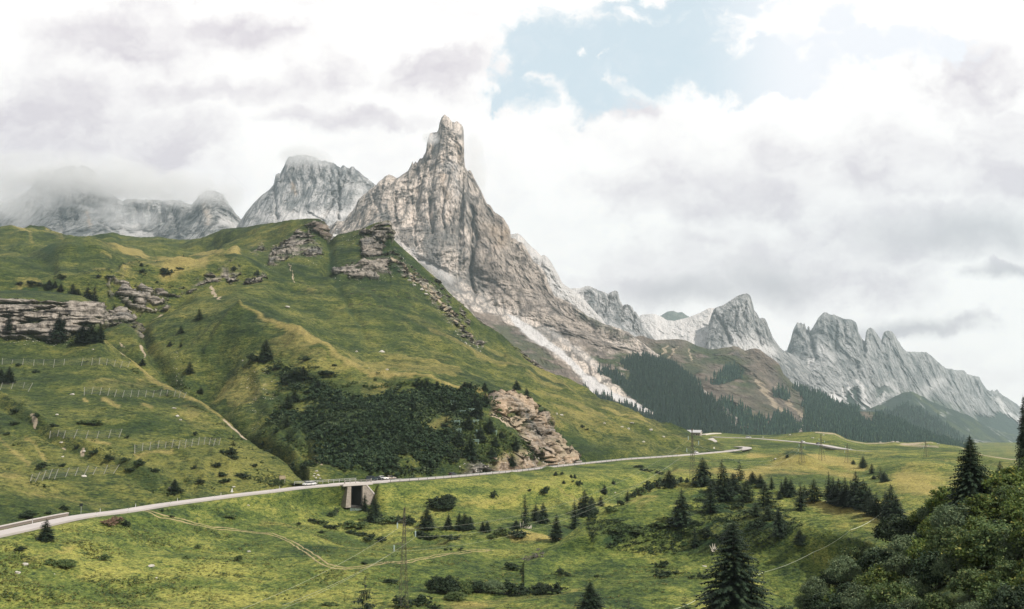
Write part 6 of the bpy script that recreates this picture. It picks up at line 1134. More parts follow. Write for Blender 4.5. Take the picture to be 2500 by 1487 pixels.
plant(Csheet, [(1262, 952, 25, 16, 'm2'), (1286, 974, 27, 16, 'm3'), (1196, 1055, 35, 20, 'm4'), (1210, 1091, 25, 14, 'm5'), (1258, 1112, 36, 18, 'm0'), (1235, 1138, 30, 20, 'm1'), (1201, 1116, 24, 18, 'm2'), (1330, 1009, 12, 12, 'm3'), (1225, 1070, 18, 14, 'm1')], 'around the central cliff', 'spruces around the central cliff')
plant(Asheet, [(889, 1530, 122, 64, 'y0'), (1442, 1560, 132, 78, 'h1'), (1535, 1530, 72, 36, 'y1'), (1673, 1545, 95, 40, 'y0')], 'at the bottom edge of the picture', 'conifer tops along the bottom edge')
plant(Asheet, [(1797, 1600, 316, 168, 'h0')], 'big and dense, standing in front of the knoll', None)
p = Jsheet.at(2377, 1262); tree('h1', p, 203 / F * (p.y), 1.3, 'broad dark spruce rising from the shrubs against the hazy mountains', None)
p = Jsheet.at(2512, 1210); tree('h0', p, 250 / F * (p.y), .55, 'dark tree cut by the right frame edge beside the hazy valley', None)
p = Jsheet.at(2445, 1225); tree('m1', p, 100 / F * (p.y), 1.3, 'small dark spruce top between the broad spruce and the right edge', None)

# ---- shrubs
def leafball(seed, n, lumps=10, leaf=.035, flat=.75, r0=.34, fill=.25, up=.0):
    """leaf clusters around several lumps inside a unit-sized shrub (height about 1, width about 1.1)"""
    R_ = np.random.RandomState(seed); th = R_.uniform(0, 6.283, lumps); q = R_.uniform(0, 1, lumps) ** .5; c = np.stack([np.cos(th) * q * .36, np.sin(th) * q * .36, .28 + (1 - q ** 2) * .36 * R_.uniform(.5, 1.25, lumps)], 1); rr = R_.uniform(.45, 1.0, lumps) * r0 * (8.0 / lumps) ** .25
    k = R_.randint(0, lumps, n); d = R_.normal(size=(n, 3)); d /= np.linalg.norm(d, axis=1)[:, None]; rad = rr[k] * np.where(R_.rand(n) < fill, R_.rand(n) ** .5, R_.uniform(.84, 1.12, n) + (R_.rand(n) < .22) * R_.uniform(0, .42, n))
    nm = max(4, n // 26); mi = R_.randint(0, nm, n); k, d, rad = k[mi], d[mi], rad[mi]; d = d + R_.normal(size=(n, 3)) * .0
    P_ = c[k] + d * rad[:, None] * (1, 1, flat) + R_.normal(size=(n, 3)) * (.042, .042, .03); P_ = P_[P_[:, 2] > .0]; n = len(P_); d = d[:n]
    nr = R_.normal(size=(n, 3)) * .75 + (P_ - (0, 0, .35)) * 1.6 + (0, 0, .35); nr /= np.linalg.norm(nr, axis=1)[:, None]
    a = np.cross(nr, R_.normal(size=(n, 3))); a /= np.linalg.norm(a, axis=1)[:, None]; b_ = np.cross(nr, a); s = leaf * R_.uniform(.6, 1.4, n)[:, None]
    V = np.stack([P_ - a * s, P_ + b_ * s * .55, P_ + a * s, P_ - b_ * s * .55], 1); return V
def quadmesh(name, V, mat): V = V.reshape(-1, 3); return mesh_np(name, V, np.arange(len(V)).reshape(-1, 4), mat, smooth=False)
L_DK = leafmat('dark_shrub_leaves', (.014, .030, .016), (.044, .070, .030), (.09, .11, .045), .2)
L_VD = leafmat('deep_shrub_leaves', (.012, .028, .014), (.040, .070, .030), (.08, .11, .04), .12)
L_GR = leafmat('willow_leaves', (.046, .080, .042), (.16, .205, .10), (.19, .22, .11), .25)
L_YG = leafmat('bright_shrub_leaves', (.040, .076, .020), (.16, .21, .048), (.30, .29, .07), .3)
L_MD = leafmat('mid_shrub_leaves', (.038, .072, .027), (.125, .17, .055), (.18, .19, .06), .25)
L_RD = leafmat('reddish_flowers', (.10, .11, .04), (.30, .16, .13), (.40, .20, .18), .2)
def stems(seed):
    r = random.Random(seed); m_ = MB()
    for i in range(7):
        a = r.random() * 6.28; q = Vector((0, 0, -.04))
        for k in range(4): q2 = q + Vector((math.cos(a) * .07 + r.uniform(-.03, .03), math.sin(a) * .07 + r.uniform(-.03, .03), .15)); m_.bar(q, q2, .012 * (1 - k * .2), .012 * (1 - (k + 1) * .2), 5); q = q2
    return m_.mesh('stems', BARK)
STM = [stems(i) for i in range(3)]
BIG = {'dk': [quadmesh('foliage', leafball(70 + i, 8000, 26, .030), L_DK) for i in range(3)], 'gr': [quadmesh('foliage', leafball(75 + i, 10000, 30, .022), L_GR) for i in range(3)], 'yg': [quadmesh('foliage', leafball(80 + i, 8000, 24, .032), L_YG) for i in range(3)], 'md': [quadmesh('foliage', leafball(85 + i, 9000, 28, .026), L_MD) for i in range(3)]}
SML = {'dk': [quadmesh('foliage', leafball(90 + i, 1500, 13, .055, flat=.9, up=.1), L_DK) for i in range(3)], 'md': [quadmesh('foliage', leafball(95 + i, 1500, 13, .055), L_MD) for i in range(3)], 'gr': [quadmesh('foliage', leafball(105 + i, 1500, 9, .05), L_GR) for i in range(2)], 'rd': [quadmesh('foliage', leafball(100, 1600, 9, .05), L_RD)], 'de': [quadmesh('foliage', leafball(101, 900, 9, .035), DEAD)]}
def shrub(kind, pos, w_, h, big, label, group=None, name='shrub'):
    e = empty(name, (pos.x, pos.y, pos.z - .06 * h), random.uniform(0, 6.28), label=label, cat='shrub', group=group); e.scale = (w_ / 1.15, w_ / 1.15, h / .98)
    obj('foliage', random.choice((BIG if big else SML)[kind]), e); obj('stems', random.choice(STM), e); return e
COLN = {'dk': 'dark green', 'md': 'green', 'gr': 'grey green', 'rd': 'reddish flowering', 'de': 'bare grey', 'yg': 'bright yellow green'}
def shrubs(sheet, L, place, group, kd='dk'):
    L = sorted(L)
    for i, it in enumerate(L):
        px, py, w_, h = it[:4]; k = it[4] if len(it) > 4 else kd; p = sheet.at(px, py); w = p.y * CT + (p.z - CAMZ) * ST
        sz = 'wide' if w_ > 48 else ('small' if w_ < 24 else 'low'); shrub(k, p, w_ / F * w, h / F * w * 1.05, w_ > 60, f'{sz} {COLN[k]} shrub {place}, ' + (ORD[i] if i < 20 else '%dth' % (i + 1)) + ' from left', group)
BIG['de'] = BIG['gr']; BIG['rd'] = [quadmesh('foliage', leafball(102, 6000, 12, .03), L_RD)]
shrubs(Asheet, [(1060, 1240, 60, 30), (1095, 1238, 62, 40), (1076, 1243, 70, 22), (1204, 1217, 21, 23), (952, 1277, 56, 24, 'md'), (984, 1277, 50, 26), (1003, 1282, 40, 20), (784, 1281, 50, 14, 'md'), (808, 1290, 46, 14), (766, 1274, 40, 10), (822, 1257, 20, 25, 'gr'), (812, 1261, 28, 12), (848, 1287, 60, 20, 'md'), (880, 1290, 54, 20, 'md'),
                (925, 1277, 24, 18, 'gr'), (857, 1303, 34, 12), (878, 1308, 40, 12), (905, 1318, 50, 16), (930, 1322, 40, 15), (1030, 1310, 50, 16), (1054, 1316, 40, 16), (1100, 1316, 60, 12), (730, 1281, 14, 8), (785, 1301, 24, 6), (1225, 1306, 50, 22, 'md'), (1262, 1312, 50, 22), (1200, 1314, 34, 12, 'md')], 'in the dip below the bridge', 'shrubs in the meadow dip')
shrubs(Asheet, [(1251, 1390, 50, 24), (1089, 1344, 12, 7), (1102, 1344, 12, 7), (1123, 1344, 17, 8), (891, 1377, 20, 9), (954, 1422, 46, 10), (1070, 1446, 66, 46), (1100, 1450, 70, 52), (1130, 1448, 64, 44, 'md'), (1165, 1447, 62, 36), (1205, 1448, 66, 44, 'de'), (1235, 1450, 56, 38), (1270, 1452, 60, 36), (1320, 1450, 66, 34), (1362, 1450, 56, 28), (1115, 1464, 66, 26, 'md'), (985, 1484, 60, 30), (1030, 1480, 56, 30), (1060, 1490, 40, 18), (804, 1478, 50, 10, 'md'),
                (1299, 1394, 26, 15), (1326, 1396, 20, 11), (1366, 1403, 30, 20), (1386, 1406, 26, 14), (1306, 1376, 60, 38, 'de'), (1491, 1352, 22, 15), (1573, 1360, 30, 14), (1592, 1362, 26, 14), (1614, 1386, 44, 20), (1617, 1410, 54, 20), (1686, 1413, 22, 10), (1708, 1412, 18, 16), (1722, 1414, 20, 16), (1455, 1410, 16, 9), (1527, 1368, 16, 8), (1602, 1398, 20, 10), (1650, 1400, 24, 8)], 'around the front pylon foot', 'shrubs in the front meadow')
shrubs(Asheet, [(1414, 1186, 20, 19), (1330, 1206, 31, 28), (1563, 1210, 44, 26, 'md'), (1545, 1214, 30, 18), (1585, 1200, 44, 28), (1608, 1192, 44, 30, 'md'), (1640, 1184, 40, 24, 'gr'), (1660, 1178, 26, 16), (1610, 1158, 26, 12), (1292, 1199, 12, 9), (1371, 1160, 12, 9), (1273, 1310, 50, 16), (1560, 1142, 40, 8), (1580, 1150, 40, 8), (1398, 1176, 10, 6)], 'between road and knoll', 'shrubs between road and knoll')
shrubs(Isheet, [(1460, 1264, 46, 20), (1445, 1268, 26, 16), (1492, 1248, 40, 16, 'md'), (1516, 1234, 22, 20), (1690, 1300, 60, 20, 'md'), (1730, 1310, 60, 22), (1790, 1295, 60, 26, 'gr'), (1830, 1262, 50, 24, 'gr'), (1770, 1320, 50, 24), (1850, 1290, 50, 26), (1700, 1285, 40, 16), (1610, 1285, 50, 14, 'md'), (1560, 1300, 50, 12, 'md'), (1890, 1262, 40, 24), (1800, 1240, 40, 20), (2072, 1318, 14, 6), (1500, 1300, 40, 12, 'md')], 'on the knoll slope', 'shrubs on the knoll')
shrubs(Asheet, [(69, 1265, 55, 20), (118, 1257, 20, 10)][:0] + [(154, 1382, 70, 22, 'md'), (125, 1378, 40, 16, 'md'), (249, 1368, 40, 18, 'md'), (580, 1369, 30, 16, 'md'), (482, 1338, 20, 9, 'md'), (454, 1364, 26, 8, 'md'), (262, 1282, 44, 18, 'rd'), (285, 1278, 44, 22, 'rd'), (306, 1284, 30, 16), (395, 1249, 16, 8), (50, 1345, 34, 12), (560, 1262, 40, 8, 'md'), (420, 1262, 22, 6)], 'in the left meadow', 'shrubs in the left meadow')
shrubs(Bsheet, [(69, 1265, 55, 20), (159, 1246, 32, 14), (118, 1257, 20, 10), (38, 1006, 30, 14), (90, 1016, 25, 11), (37, 1035, 26, 12), (228, 1113, 30, 18), (270, 1124, 32, 17), (305, 1128, 30, 12), (341, 1139, 34, 19), (318, 1150, 30, 10), (151, 1139, 24, 12), (103, 1143, 38, 17), (187, 1095, 18, 12), (133, 1043, 30, 14), (226, 1038, 50, 16, 'md'), (200, 1035, 30, 10, 'md'), (477, 1064, 14, 13), (560, 1112, 40, 22), (545, 1108, 20, 12), (570, 1122, 30, 18), (544, 1164, 30, 18), (595, 1166, 52, 12), (549, 1177, 34, 14), (488, 1180, 30, 12), (440, 1202, 34, 12), (420, 1206, 30, 10), (380, 1152, 24, 14), (472, 1146, 18, 11), (526, 1141, 30, 14), (87, 909, 20, 10), (308, 1071, 14, 9), (45, 893, 20, 8), (15, 1062, 20, 10), (620, 1140, 20, 10)], 'between the left slope fences', 'shrubs on the near left slope')
shrubs(Csheet, [(408, 665, 36, 15), (439, 659, 23, 10), (400, 671, 30, 8), (346, 665, 26, 10), (80, 698, 40, 14), (151, 681, 28, 12), (100, 700, 20, 10), (382, 691, 10, 8), (572, 661, 16, 14), (627, 673, 16, 16), (50, 697, 26, 8), (305, 690, 12, 8), (270, 676, 26, 8), (240, 676, 20, 8)], 'on the alp above the rocks', 'shrubs on the alp')
shrubs(Csheet, [(745, 881, 36, 13), (817, 894, 14, 8), (801, 916, 60, 18), (670, 904, 44, 18), (719, 1152, 36, 28), (630, 883, 34, 22), (615, 880, 34, 18), (700, 930, 40, 26), (725, 928, 40, 26), (760, 925, 40, 14, 'md'), (1200, 960, 20, 9), (1276, 985, 22, 14), (1310, 995, 24, 12), (1318, 1010, 24, 14), (1150, 950, 44, 20), (916, 930, 10, 7), (1422, 1044, 13, 9), (1350, 1150, 1, 1)][:-1] + [(1433, 1050, 12, 5), (660, 1105, 30, 18), (640, 1092, 24, 14), (745, 1145, 30, 22), (1106, 1128, 40, 26), (1120, 1120, 40, 28)], 'at the green mountain foot', 'shrubs at the mountain foot')

# ---- near shrubs on the bank at the right: one thing each
R5 = random.Random(5); bank = []
for row, (pyo, hm) in enumerate(((0, 4.3), (45, 4.2), (95, 4.0), (150, 3.8), (215, 3.4), (290, 3.2), (380, 2.8))):
    x = 1905 - row * 14 + R5.uniform(0, 20)
    while x < 2560:
        base = float(np.interp(x, [1700, 1850, 1950, 2050, 2140, 2250, 2340, 2450, 2700], [1640, 1560, 1490, 1430, 1370, 1295, 1252, 1222, 1160])) + 6 + pyo + R5.uniform(-10, 14)
        p = Jsheet.at(x, base); h = hm * R5.uniform(.62, 1.25) * (.62 if x < 1990 else 1); w_ = h * R5.uniform(1.05, 1.45)
        up_ = x - 2150 + (1350 - base) * 1.2
        kd = R5.choices(['yg', 'md', 'gr', 'dk'], weights=[max(.12, up_ / 190), 1.0, 1.1 if base > 1330 else .3, .9 if x < 2330 else .5])[0]
        bank.append((x, base, p, h, w_, kd)); x += w_ / p.y * F * R5.uniform(.34, .50)
bank.sort(key=lambda b_: (round(b_[1] / 75), b_[0]))
cnt = {}
for (x, base, p, h, w_, kd) in bank:
    band = ['uppermost', 'second', 'third', 'fourth', 'fifth', 'sixth', 'seventh', 'lowest'][min(7, max(0, int((base - 1235) / 75)))]
    k_ = cnt[(band, kd)] = cnt.get((band, kd), 0) + 1
    if base - h / p.y * F > 1520: continue
    shrub(kd, p, w_, h, True, f'{COLN[kd]} leafy shrub on the near bank, {band} tier, {ORD[min(19, k_ - 1)]} from left', 'leafy shrubs on the near right bank', 'leafy_shrub')
# ---- dense shrubbery covering the central slope (too many to count)
def scatter_quads(sheet, mask, n, proto, smin, smax, seed, sq=(1, 1, 1), sink=.1):
    R_ = np.random.RandomState(seed); idx = np.flatnonzero(mask.ravel()); ch = R_.choice(idx, n); Pp = sheet.P.reshape(3, -1).T[ch]; s = R_.uniform(smin, smax, n); a = R_.uniform(0, 6.28, n)
    out_ = []
    for i in range(n):
        V = proto[R_.randint(len(proto))]; c, q = math.cos(a[i]), math.sin(a[i]); W_ = V * (s[i] * sq[0], s[i] * sq[1], s[i] * sq[2] * R_.uniform(.8, 1.25)); X_ = W_[..., 0] * c - W_[..., 1] * q; Y_ = W_[..., 0] * q + W_[..., 1] * c
        out_.append(np.stack([X_ + Pp[i, 0], Y_ + Pp[i, 1], W_[..., 2] + Pp[i, 2] - s[i] * sink], -1))
    return np.concatenate(out_)
pr = [leafball(200 + i, 150, 4, .115, flat=.8, r0=.36, fill=.15) for i in range(6)]
s = Csheet; wx, wy = s.PX + fbm(s.P, 40, 5, .65, seed=131) * 75, s.PY + fbm(s.P, 40, 5, .65, seed=132) * 45
body = inpoly(wx, wy, [(695, 900), (735, 895), (770, 935), (850, 958), (940, 965), (1010, 955), (1100, 955), (1170, 955), (1180, 1010), (1150, 1060), (1110, 1085), (1120, 1130), (1060, 1160), (930, 1162), (830, 1168), (770, 1160), (740, 1120), (690, 1095), (650, 1075), (665, 1010), (690, 960)])
gaps = inpoly(wx, wy, [(1045, 1030), (1080, 1020), (1105, 1040), (1095, 1065), (1050, 1062)]) | inpoly(wx, wy, [(745, 1075), (765, 1060), (790, 1075), (770, 1110), (745, 1115)]) | (polydist(wx, wy, [(700, 1120), (740, 1095), (775, 1060)]) < 9)
dens = (fbm(s.P, 19, 4, .6, seed=133) > -.14 - .5 * softpoly(s.PX, s.PY, [(760, 980), (900, 990), (1020, 1010), (1100, 1060), (1050, 1130), (850, 1140), (760, 1060)], 40))
vis = s.row > 300
kindn = fbm(s.P, 26, 3, seed=139) + fbm(s.P, 7, 2, seed=140) * .5
base_ = body & ~gaps & dens
V = scatter_quads(s, base_ & (kindn < .12), 2500, pr, 1.6, 5.4, 9, (1.2, 1.2, .85))
obj('shrubbery', quadmesh('shrubbery', V, L_VD), kind='stuff', label='dense dark green shrubbery covering the foot of the green mountain')
V = scatter_quads(s, base_ & (kindn > .0), 1100, pr, 1.2, 4.2, 19, (1.2, 1.2, .85))
obj('shrubbery', quadmesh('shrubbery', V, L_DK), kind='stuff', label='lighter green shrubs mixed through the dark shrubbery')
V = scatter_quads(s, base_ & (kindn > .2), 160, pr, 1.2, 3.2, 20, (1.2, 1.2, 1.0))
obj('shrubbery', quadmesh('shrubbery', V, L_GR), kind='stuff', label='few grey green willows mixed through the dark shrubbery')
pr2 = [leafball(210 + i, 90, 4, .13, flat=.8, r0=.36, fill=.15) for i in range(4)]
edge_ = (inpoly(wx, wy, [(640, 1020), (700, 890), (820, 920), (960, 940), (1200, 945), (1230, 1060), (1280, 1110), (1180, 1150), (780, 1172), (700, 1130), (640, 1090)]) & ~body & (fbm(s.P, 18, 3, seed=134) > -.02)) | (inpoly(wx, wy, [(400, 905), (440, 930), (520, 1000), (620, 1075), (700, 1120), (760, 1165), (700, 1150), (560, 1040), (440, 965)]) & (fbm(s.P, 10, 2, seed=135) > .05))
V = scatter_quads(s, edge_, 1150, pr2, .9, 3.0, 10, (1.2, 1.2, .8))
obj('undergrowth', quadmesh('undergrowth', V, L_MD), kind='stuff', label='loose green undergrowth around the edges of the dark shrubbery and in the gully')
for sh_, n_, sd_, lb in ((Csheet, 1100, 21, 'dark dwarf shrubs growing on the ledges and rims of the rock bands'), (Bsheet, 520, 22, 'dark dwarf shrubs on the ledges of the left banded cliff')):
    rk_ = sh_.rk; rim = (rk_ > .08) & (rk_ < .75) & (sh_.row > 14) & (fbm(sh_.P, 11, 2, seed=160) > .0)
    if sh_ is Csheet: rim &= (sh_.PX < 960) | (sh_.PY > 930)
    V = scatter_quads(sh_, rim, n_, pr2, .6, 2.2, sd_, (1.3, 1.3, .8)); obj('undergrowth', quadmesh('undergrowth', V, L_DK), kind='stuff', label=lb)
s = Csheet; mk = (inpoly(s.PX, s.PY, [(60, 690), (240, 660), (330, 668), (420, 690), (420, 700), (300, 690), (240, 690), (130, 712), (0, 712)]) | inpoly(s.PX, s.PY, [(370, 650), (450, 648), (470, 668), (400, 676)]) | (polydist(s.PX, s.PY, [(610, 880), (700, 900), (760, 905)]) < 16)) & (fbm(s.P, 9, 3, seed=161) > .08)
V = scatter_quads(s, mk, 420, pr2, .7, 2.4, 23, (1.3, 1.3, .7)); obj('undergrowth', quadmesh('undergrowth', V, L_DK), kind='stuff', label='patches of dark dwarf pine on the alp above the rock bands')
s = Bsheet; mk = (s.PY > 850) & (s.PY < 1190) & (s.row > 30) & (fbm(s.P, 15, 3, seed=162) > .22)
V = scatter_quads(s, mk, 620, pr2, .5, 1.9, 24, (1.4, 1.4, .6)); obj('undergrowth', quadmesh('undergrowth', V, L_MD), kind='stuff', label='low green scrub dotted over the near left slope')
# dwarf pines on the pass knoll, tussocks in the meadow
s = Isheet; mk = inpoly(s.PX, s.PY, [(1430, 1275), (1520, 1262), (1600, 1280), (1660, 1240), (1700, 1200), (1760, 1200), (1900, 1230), (1960, 1290), (1880, 1345), (1740, 1350), (1560, 1345), (1450, 1330)]) & (fbm(s.P, 9, 3, seed=136) > -.12)
V = scatter_quads(s, mk, 1700, [leafball(220 + i, 40, 3, .14, flat=.8) for i in range(3)], .5, 1.3, 11, (1.5, 1.5, .6)); obj('undergrowth', quadmesh('undergrowth', V, L_DK), kind='stuff', label='low heath and alpenrose growth on the near face of the knoll')
s = Asheet; rr_ = (s.PY > 1235) & (s.PY < 1530) & (s.PX > -50) & (s.PX < 1950) & (np.abs(s.PY - roadpy(s.PX)) > 14) & (polydist(s.PX, s.PY, TR) > 7) & (fbm(s.P, 14, 3, seed=137) > .02)
V = scatter_quads(s, rr_, 5200, [leafball(230 + i, 16, 2, .16, flat=.8) for i in range(4)], .35, .95, 12, (1.5, 1.5, .6)); obj('tall_grass', quadmesh('tall_grass', V, leafmat('tall_grass_blades', (.07, .10, .025), (.22, .20, .06), (.34, .26, .10), .3)), kind='stuff', label='tufts of tall grass and weeds in the front meadow')
V = scatter_quads(s, rr_ & (fbm(s.P, 8, 3, seed=138) > .12), 1500, [leafball(240 + i, 22, 2, .15, flat=.8) for i in range(4)], .5, 1.2, 13, (1.5, 1.5, .6)); obj('weeds', quadmesh('weeds', V, L_MD), kind='stuff', label='dark green weeds dotted through the front meadow')

# ---- forest on the far slopes (too many trees to count): one object per slope
def cone_proto(seed, k=6):
    r = random.Random(seed); T_ = []; L = 4
    for l in range(L):
        z0 = .05 + .24 * l; z1 = z0 + .36 + (.0 if l < L - 1 else .0); rad = .17 * (1 - l / (L + .3)) * r.uniform(.85, 1.15); z1 = min(1, z1) if l < L - 1 else 1.0
        for i in range(k): a0 = 6.283 * (i + r.uniform(-.15, .15)) / k; a1 = a0 + 6.283 / k; T_ += [(math.cos(a0) * rad, math.sin(a0) * rad, z0 + r.uniform(-.03, .03)), (math.cos(a1) * rad * .8, math.sin(a1) * rad * .8, z0 + .03), (0, 0, z1)]
    return np.array(T_, np.float32).reshape(-1, 3, 3)
cp = [cone_proto(i) for i in range(5)]
FORM = leafmat('forest_needles', (.008, .026, .022), (.032, .076, .058), (.06, .10, .05), 0)
def forest(sheet, mask, n, hmin, hmax, seed, label):
    R_ = np.random.RandomState(seed); ok = mask * (sheet.row > 6); pr_ = ok.ravel() * (ok.ravel() > .35); ch = R_.choice(len(pr_), n, p=pr_ / pr_.sum()); Pp = sheet.P.reshape(3, -1).T[ch] + R_.normal(size=(n, 3)) * (6, 6, 0)
    o_ = []
    for i in range(n):
        h = R_.uniform(hmin, hmax); a = R_.rand() * 6.28; c, q = math.cos(a), math.sin(a); V = cp[R_.randint(5)]; X_ = V[..., 0] * c - V[..., 1] * q; Y_ = V[..., 0] * q + V[..., 1] * c
        o_.append(np.stack([X_ * h * 1.15 + Pp[i, 0], Y_ * h * 1.15 + Pp[i, 1], V[..., 2] * h + Pp[i, 2] - h * .1], -1))
    obj('forest', tri_mesh('forest', np.concatenate(o_), FORM), kind='stuff', label=label)
forest(G2sheet, G2sheet.forest * (fbm(G2sheet.P, 70, 3, seed=170) > -.32), 11500, 9, 27, 1, 'dark conifer forest around the foot of the brown hill')
forest(Esheet, Esheet.forest * (Esheet.PX > 1380), 4000, 10, 20, 2, 'dark conifers between the scree fans below the great peak')
forest(Q1s, Q1s.forest, 2600, 20, 34, 3, 'dense forest on the dark shoulder below the scree fans')
# ================================================================== BOULDERS
BLD = simple('pale_boulder', (.42, .39, .34), .95, var=.25, scale=2)
def rock_mesh(seed):
    import bmesh
    bm = bmesh.new(); bmesh.ops.create_icosphere(bm, subdivisions=2, radius=.5); r = random.Random(seed); o = Vector((r.random() * 9, r.random() * 9, 0))
    for v in bm.verts:
        n = float(fbm((np.array([v.co.x + o.x]), np.array([v.co.y + o.y]), np.array([v.co.z])), .6, 3, seed=seed)[0]); v.co *= 1 + n * .9; v.co.z *= .62
    me = bpy.data.meshes.new('boulder'); bm.to_mesh(me); bm.free(); me.materials.append(BLD); return me
RK = [rock_mesh(i) for i in range(5)]
def boulders(sheet, L, place, group):
    for i, (px, py, s_) in enumerate(sorted(L)):
        p = sheet.at(px, py); w = p.y; o = obj('boulder', RK[i % 5], label=f'pale limestone boulder {place}' + (', ' + (ORD[i] if i < 20 else 'number %d' % (i + 1)) + ' from left' if len(L) > 1 else ''), cat='boulder', group=group if len(L) > 1 else None)
        k = s_ / F * w; o.location = (p.x, p.y, p.z + k * .02); o.scale = (k * 1.1, k * .9, k); o.rotation_euler = (0, 0, random.uniform(0, 6))
boulders(Asheet, [(42, 1398, 13), (60, 1379, 16), (132, 1402, 4), (370, 1383, 14), (382, 1411, 5), (606, 1346, 8), (778, 1325, 3), (605, 1234, 6), (1720, 1384, 10), (1502, 1203, 5), (1585, 1378, 8), (1280, 1262, 6)], 'lying in the meadow grass', 'boulders in the meadow')
boulders(Bsheet, [(205, 1164, 13), (154, 1116, 6), (140, 1012, 8), (434, 1017, 9), (440, 1025, 7), (425, 998, 9), (418, 1191, 8), (177, 963, 9), (227, 852, 6), (570, 1189, 7), (205, 1100, 8), (150, 1082, 9)], 'on the near left slope', 'boulders on the near left slope')
boulders(Csheet, [(700, 750, 12), (932, 860, 12), (1391, 961, 6), (1358, 1010, 7), (1371, 1014, 9), (1476, 1034, 7), (1520, 1043, 8), (1534, 1047, 8), (1543, 1034, 9), (1588, 1050, 9), (1621, 1067, 9), (1571, 1079, 6), (593, 881, 6), (1010, 696, 10), (1030, 708, 10), (1042, 720, 12), (998, 684, 8), (1025, 690, 7), (1040, 712, 7), (870, 858, 8), (945, 903, 8), (898, 900, 6)], 'on the green mountain face', 'boulders on the green mountain face')
boulders(Csheet, [(771, 1166, 6), (776, 1160, 7), (768, 1156, 5), (781, 1168, 5), (765, 1163, 5), (773, 1150, 6)], 'in the stream bed above the left parked cars', 'boulders in the stream bed')
boulders(Asheet, [(1930, 1062, 6), (1862, 1068, 5), (1985, 1070, 6), (2010, 1062, 5), (1893, 1121, 7), (2150, 1079, 6), (2180, 1079, 8), (2192, 1080, 7), (2290, 1085, 6)], 'on the pass meadow', 'boulders on the pass')
p = Isheet.at(1742, 1348); e = empty('dead_stump', tuple(p), label='bleached dead tree stump just left of the big spruce', cat='stump'); m_ = MB(); r = random.Random(3)
for i in range(9): a = r.random() * 6.28; m_.bar((0, 0, -.1), (math.cos(a) * r.uniform(.3, 1.3), math.sin(a) * .8, r.uniform(.4, 2.4)), .22, .05, 5)
m_.build('wood', simple('bleached_wood', (.50, .45, .38), .9, var=.3, scale=5), e)
p = Asheet.at(1276, 1290); e = empty('dead_stump', tuple(p), label='broken grey stump beside the slender spruce in the dip', cat='stump'); m_ = MB()
for i in range(8): a = r.random() * 6.28; m_.bar((i * .5 - .5, 0, -.1), (i * .6 - .5 + math.cos(a) * .4, math.sin(a) * .5, r.uniform(.6, 3.4 if i < 2 else 1.2)), .2, .06, 5)
m_.build('wood', bpy.data.materials['bleached_wood'], e)

def rubble(sheet, mask, n, smin, smax, seed, label):
    R_ = np.random.RandomState(seed); idx = np.flatnonzero(mask.ravel()); ch = R_.choice(idx, n); Pp = sheet.P.reshape(3, -1).T[ch] + R_.normal(size=(n, 3)) * (.5, .5, 0); s_ = smin * (smax / smin) ** (R_.rand(n) ** 2.2)
    base = np.array([[1, 0, -.3], [0, 1, -.3], [-1, 0, -.3], [0, -1, -.3], [.1, .1, .6]]); tri = [(0, 1, 4), (1, 2, 4), (2, 3, 4), (3, 0, 4)]
    V = base[None] * R_.uniform(.5, 1.2, (n, 5, 3)) * s_[:, None, None] * .5; V = V + Pp[:, None, :]
    obj('rubble', tri_mesh('rubble', np.concatenate([V[:, list(q)][:, None] for q in tri], 1).reshape(-1, 3), BLD), kind='stuff', label=label)
s = Csheet; dr = polydist(s.PX, s.PY, ridge)
rubble(s, (dr < 16) & (fbm(s.P, 20, 2, seed=150) > -.1), 700, .35, 2.2, 1, 'pale rubble strewn down the right hand rib of the green mountain')
near_rk = (polydist(s.PX, s.PY, [(655, 655), (720, 645), (790, 640)]) < 16) | (polydist(s.PX, s.PY, [(820, 675), (900, 682), (955, 670)]) < 12) | (polydist(s.PX, s.PY, [(700, 655), (716, 680), (733, 700)]) < 8) | (polydist(s.PX, s.PY, [(850, 590), (900, 600)]) < 16)
rubble(s, near_rk, 420, .3, 1.6, 2, 'loose stones below the upper rock bands')
rubble(s, (polydist(s.PX, s.PY, [(425, 880), (440, 930), (435, 965)]) < 10) | (polydist(s.PX, s.PY, [(620, 900), (655, 960), (640, 1000)]) < 38) & (fbm(s.P, 8, 2, seed=151) > .1), 420, .25, 1.0, 3, 'grey stones in the gully and on the eroded slope')
rubble(s, (PYm := s.PY > 1120) & (polydist(s.PX, s.PY, [(1130, 1158), (1220, 1142), (1320, 1132), (1395, 1125)]) < 11), 420, .3, 1.5, 4, 'fallen stones between the central cliff and the road')
rubble(Bsheet, (polydist(Bsheet.PX, Bsheet.PY, [(0, 834), (100, 838), (200, 828)]) < 7), 160, .3, 1.3, 5, 'stones at the foot of the banded cliff')

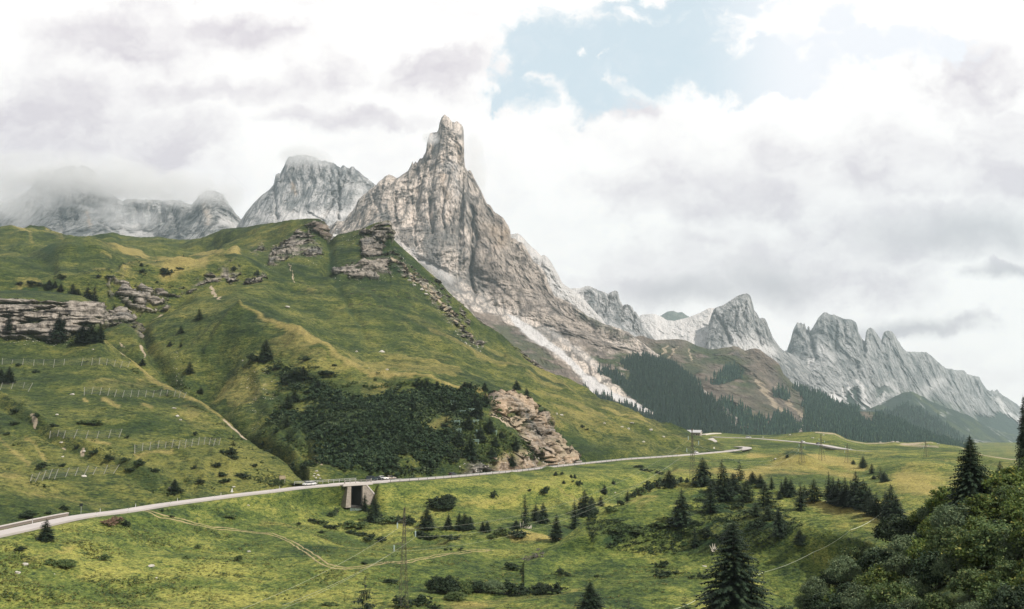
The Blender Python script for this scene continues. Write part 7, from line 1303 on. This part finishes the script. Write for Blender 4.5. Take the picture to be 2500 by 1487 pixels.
# ================================================================== CLOUD BANKS clinging to the left peaks (real volumes)
def cloud(name, label, px, py, d, rx, ry, rz, dens, size, seed, cov=.5, sharp=5.0):
    c = Vector(world(px, py, d)); w = d
    import bmesh
    bm = bmesh.new(); bmesh.ops.create_icosphere(bm, subdivisions=3, radius=1.0)
    for v in bm.verts: v.co = Vector((v.co.x * rx / F * w, v.co.y * rz, v.co.z * ry / F * w))
    me = bpy.data.meshes.new(name); bm.to_mesh(me); bm.free()
    m = bpy.data.materials.new(name + '_vapour'); m.use_nodes = True; t = NT(m.node_tree)
    for n in list(t.n):
        if n.type != 'OUTPUT_MATERIAL': t.n.remove(n)
    v = t.node('ShaderNodeVolumePrincipled'); v.inputs['Color'].default_value = (1, .995, .99, 1); v.inputs['Anisotropy'].default_value = .0
    g = t.node('ShaderNodeTexCoord'); O = t.vmath('ADD', g.outputs['Object'], (seed * 731.0, seed * 177.0, 0)); Gn = g.outputs['Object']
    n = t.noise(t.vmath('MULTIPLY', O, (1, 1, 1.6)), 1.0 / size, 5, .62, .4)
    e_ = t.vmath('LENGTH', t.vmath('MULTIPLY', Gn, (F / (rx * w), 1.0 / rz, F / (ry * w))))
    f = t.math('ADD', t.math('SUBTRACT', 1.0, e_), t.math('MULTIPLY', t.math('SUBTRACT', n, cov), 4.0))
    de = t.math('MULTIPLY', t.smooth(f, .0, 1.3 / sharp * 3), dens, clamp=False); t.put(v.inputs['Density'], t.math('MULTIPLY', de, t.smooth(e_, 1.0, .75)))
    t.l.new(v.outputs[0], t.n['Material Output'].inputs['Volume']); me.materials.append(m)
    o = obj(name, me, kind='stuff', label=label); o.location = c; return o
if True:
    cloud('cloud', 'cloud bank hiding the top of the left massif', 150, 440, 4750, 330, 75, 380, .0065, 130, 1, .50)
    cloud('cloud', 'ragged mist in front of the left massif walls', 300, 530, 4300, 130, 42, 260, .0036, 100, 2, .55)
    cloud('cloud', 'cloud bank over the middle of the left massif', 410, 462, 4600, 190, 44, 350, .0048, 130, 3, .48)
    cloud('cloud', 'mist lying at the far left of the massif', 20, 500, 4500, 150, 60, 300, .0036, 130, 4, .52)
    cloud('cloud', 'small cloud cap on the flat topped peak', 748, 388, 4450, 74, 26, 220, .0055, 90, 5, .42)
    cloud('cloud', 'thin mist streaming off the right side of the tall peak', 1156, 425, 3600, 38, 120, 160, .0036, 130, 6, .44)
    cloud('cloud', 'thin wisp on the left shoulder of the tall peak', 1052, 338, 3300, 26, 20, 70, .010, 60, 7, .46)
    cloud('cloud', 'mist behind the small pyramid of the left massif', 545, 480, 4850, 60, 55, 200, .0035, 120, 8, .48)
# ================================================================== HAZE
ztop = 2300; mb = MB(); mb.box(2500, 5600, (ztop - 490) / 2, 26000, 11600, ztop + 490)
hm = bpy.data.materials.new('air'); hm.use_nodes = True; t = NT(hm.node_tree)
for n in list(t.n):
    if n.type != 'OUTPUT_MATERIAL': t.n.remove(n)
v = t.node('ShaderNodeVolumePrincipled'); v.inputs['Color'].default_value = (.75, .91, .98, 1); v.inputs['Density'].default_value = 5.0e-5; v.inputs['Anisotropy'].default_value = .2
t.l.new(v.outputs[0], t.n['Material Output'].inputs['Volume'])
mb.build('haze', hm, kind='stuff', label='pale blue haze over the far mountains')
print('objects', len(bpy.data.objects))
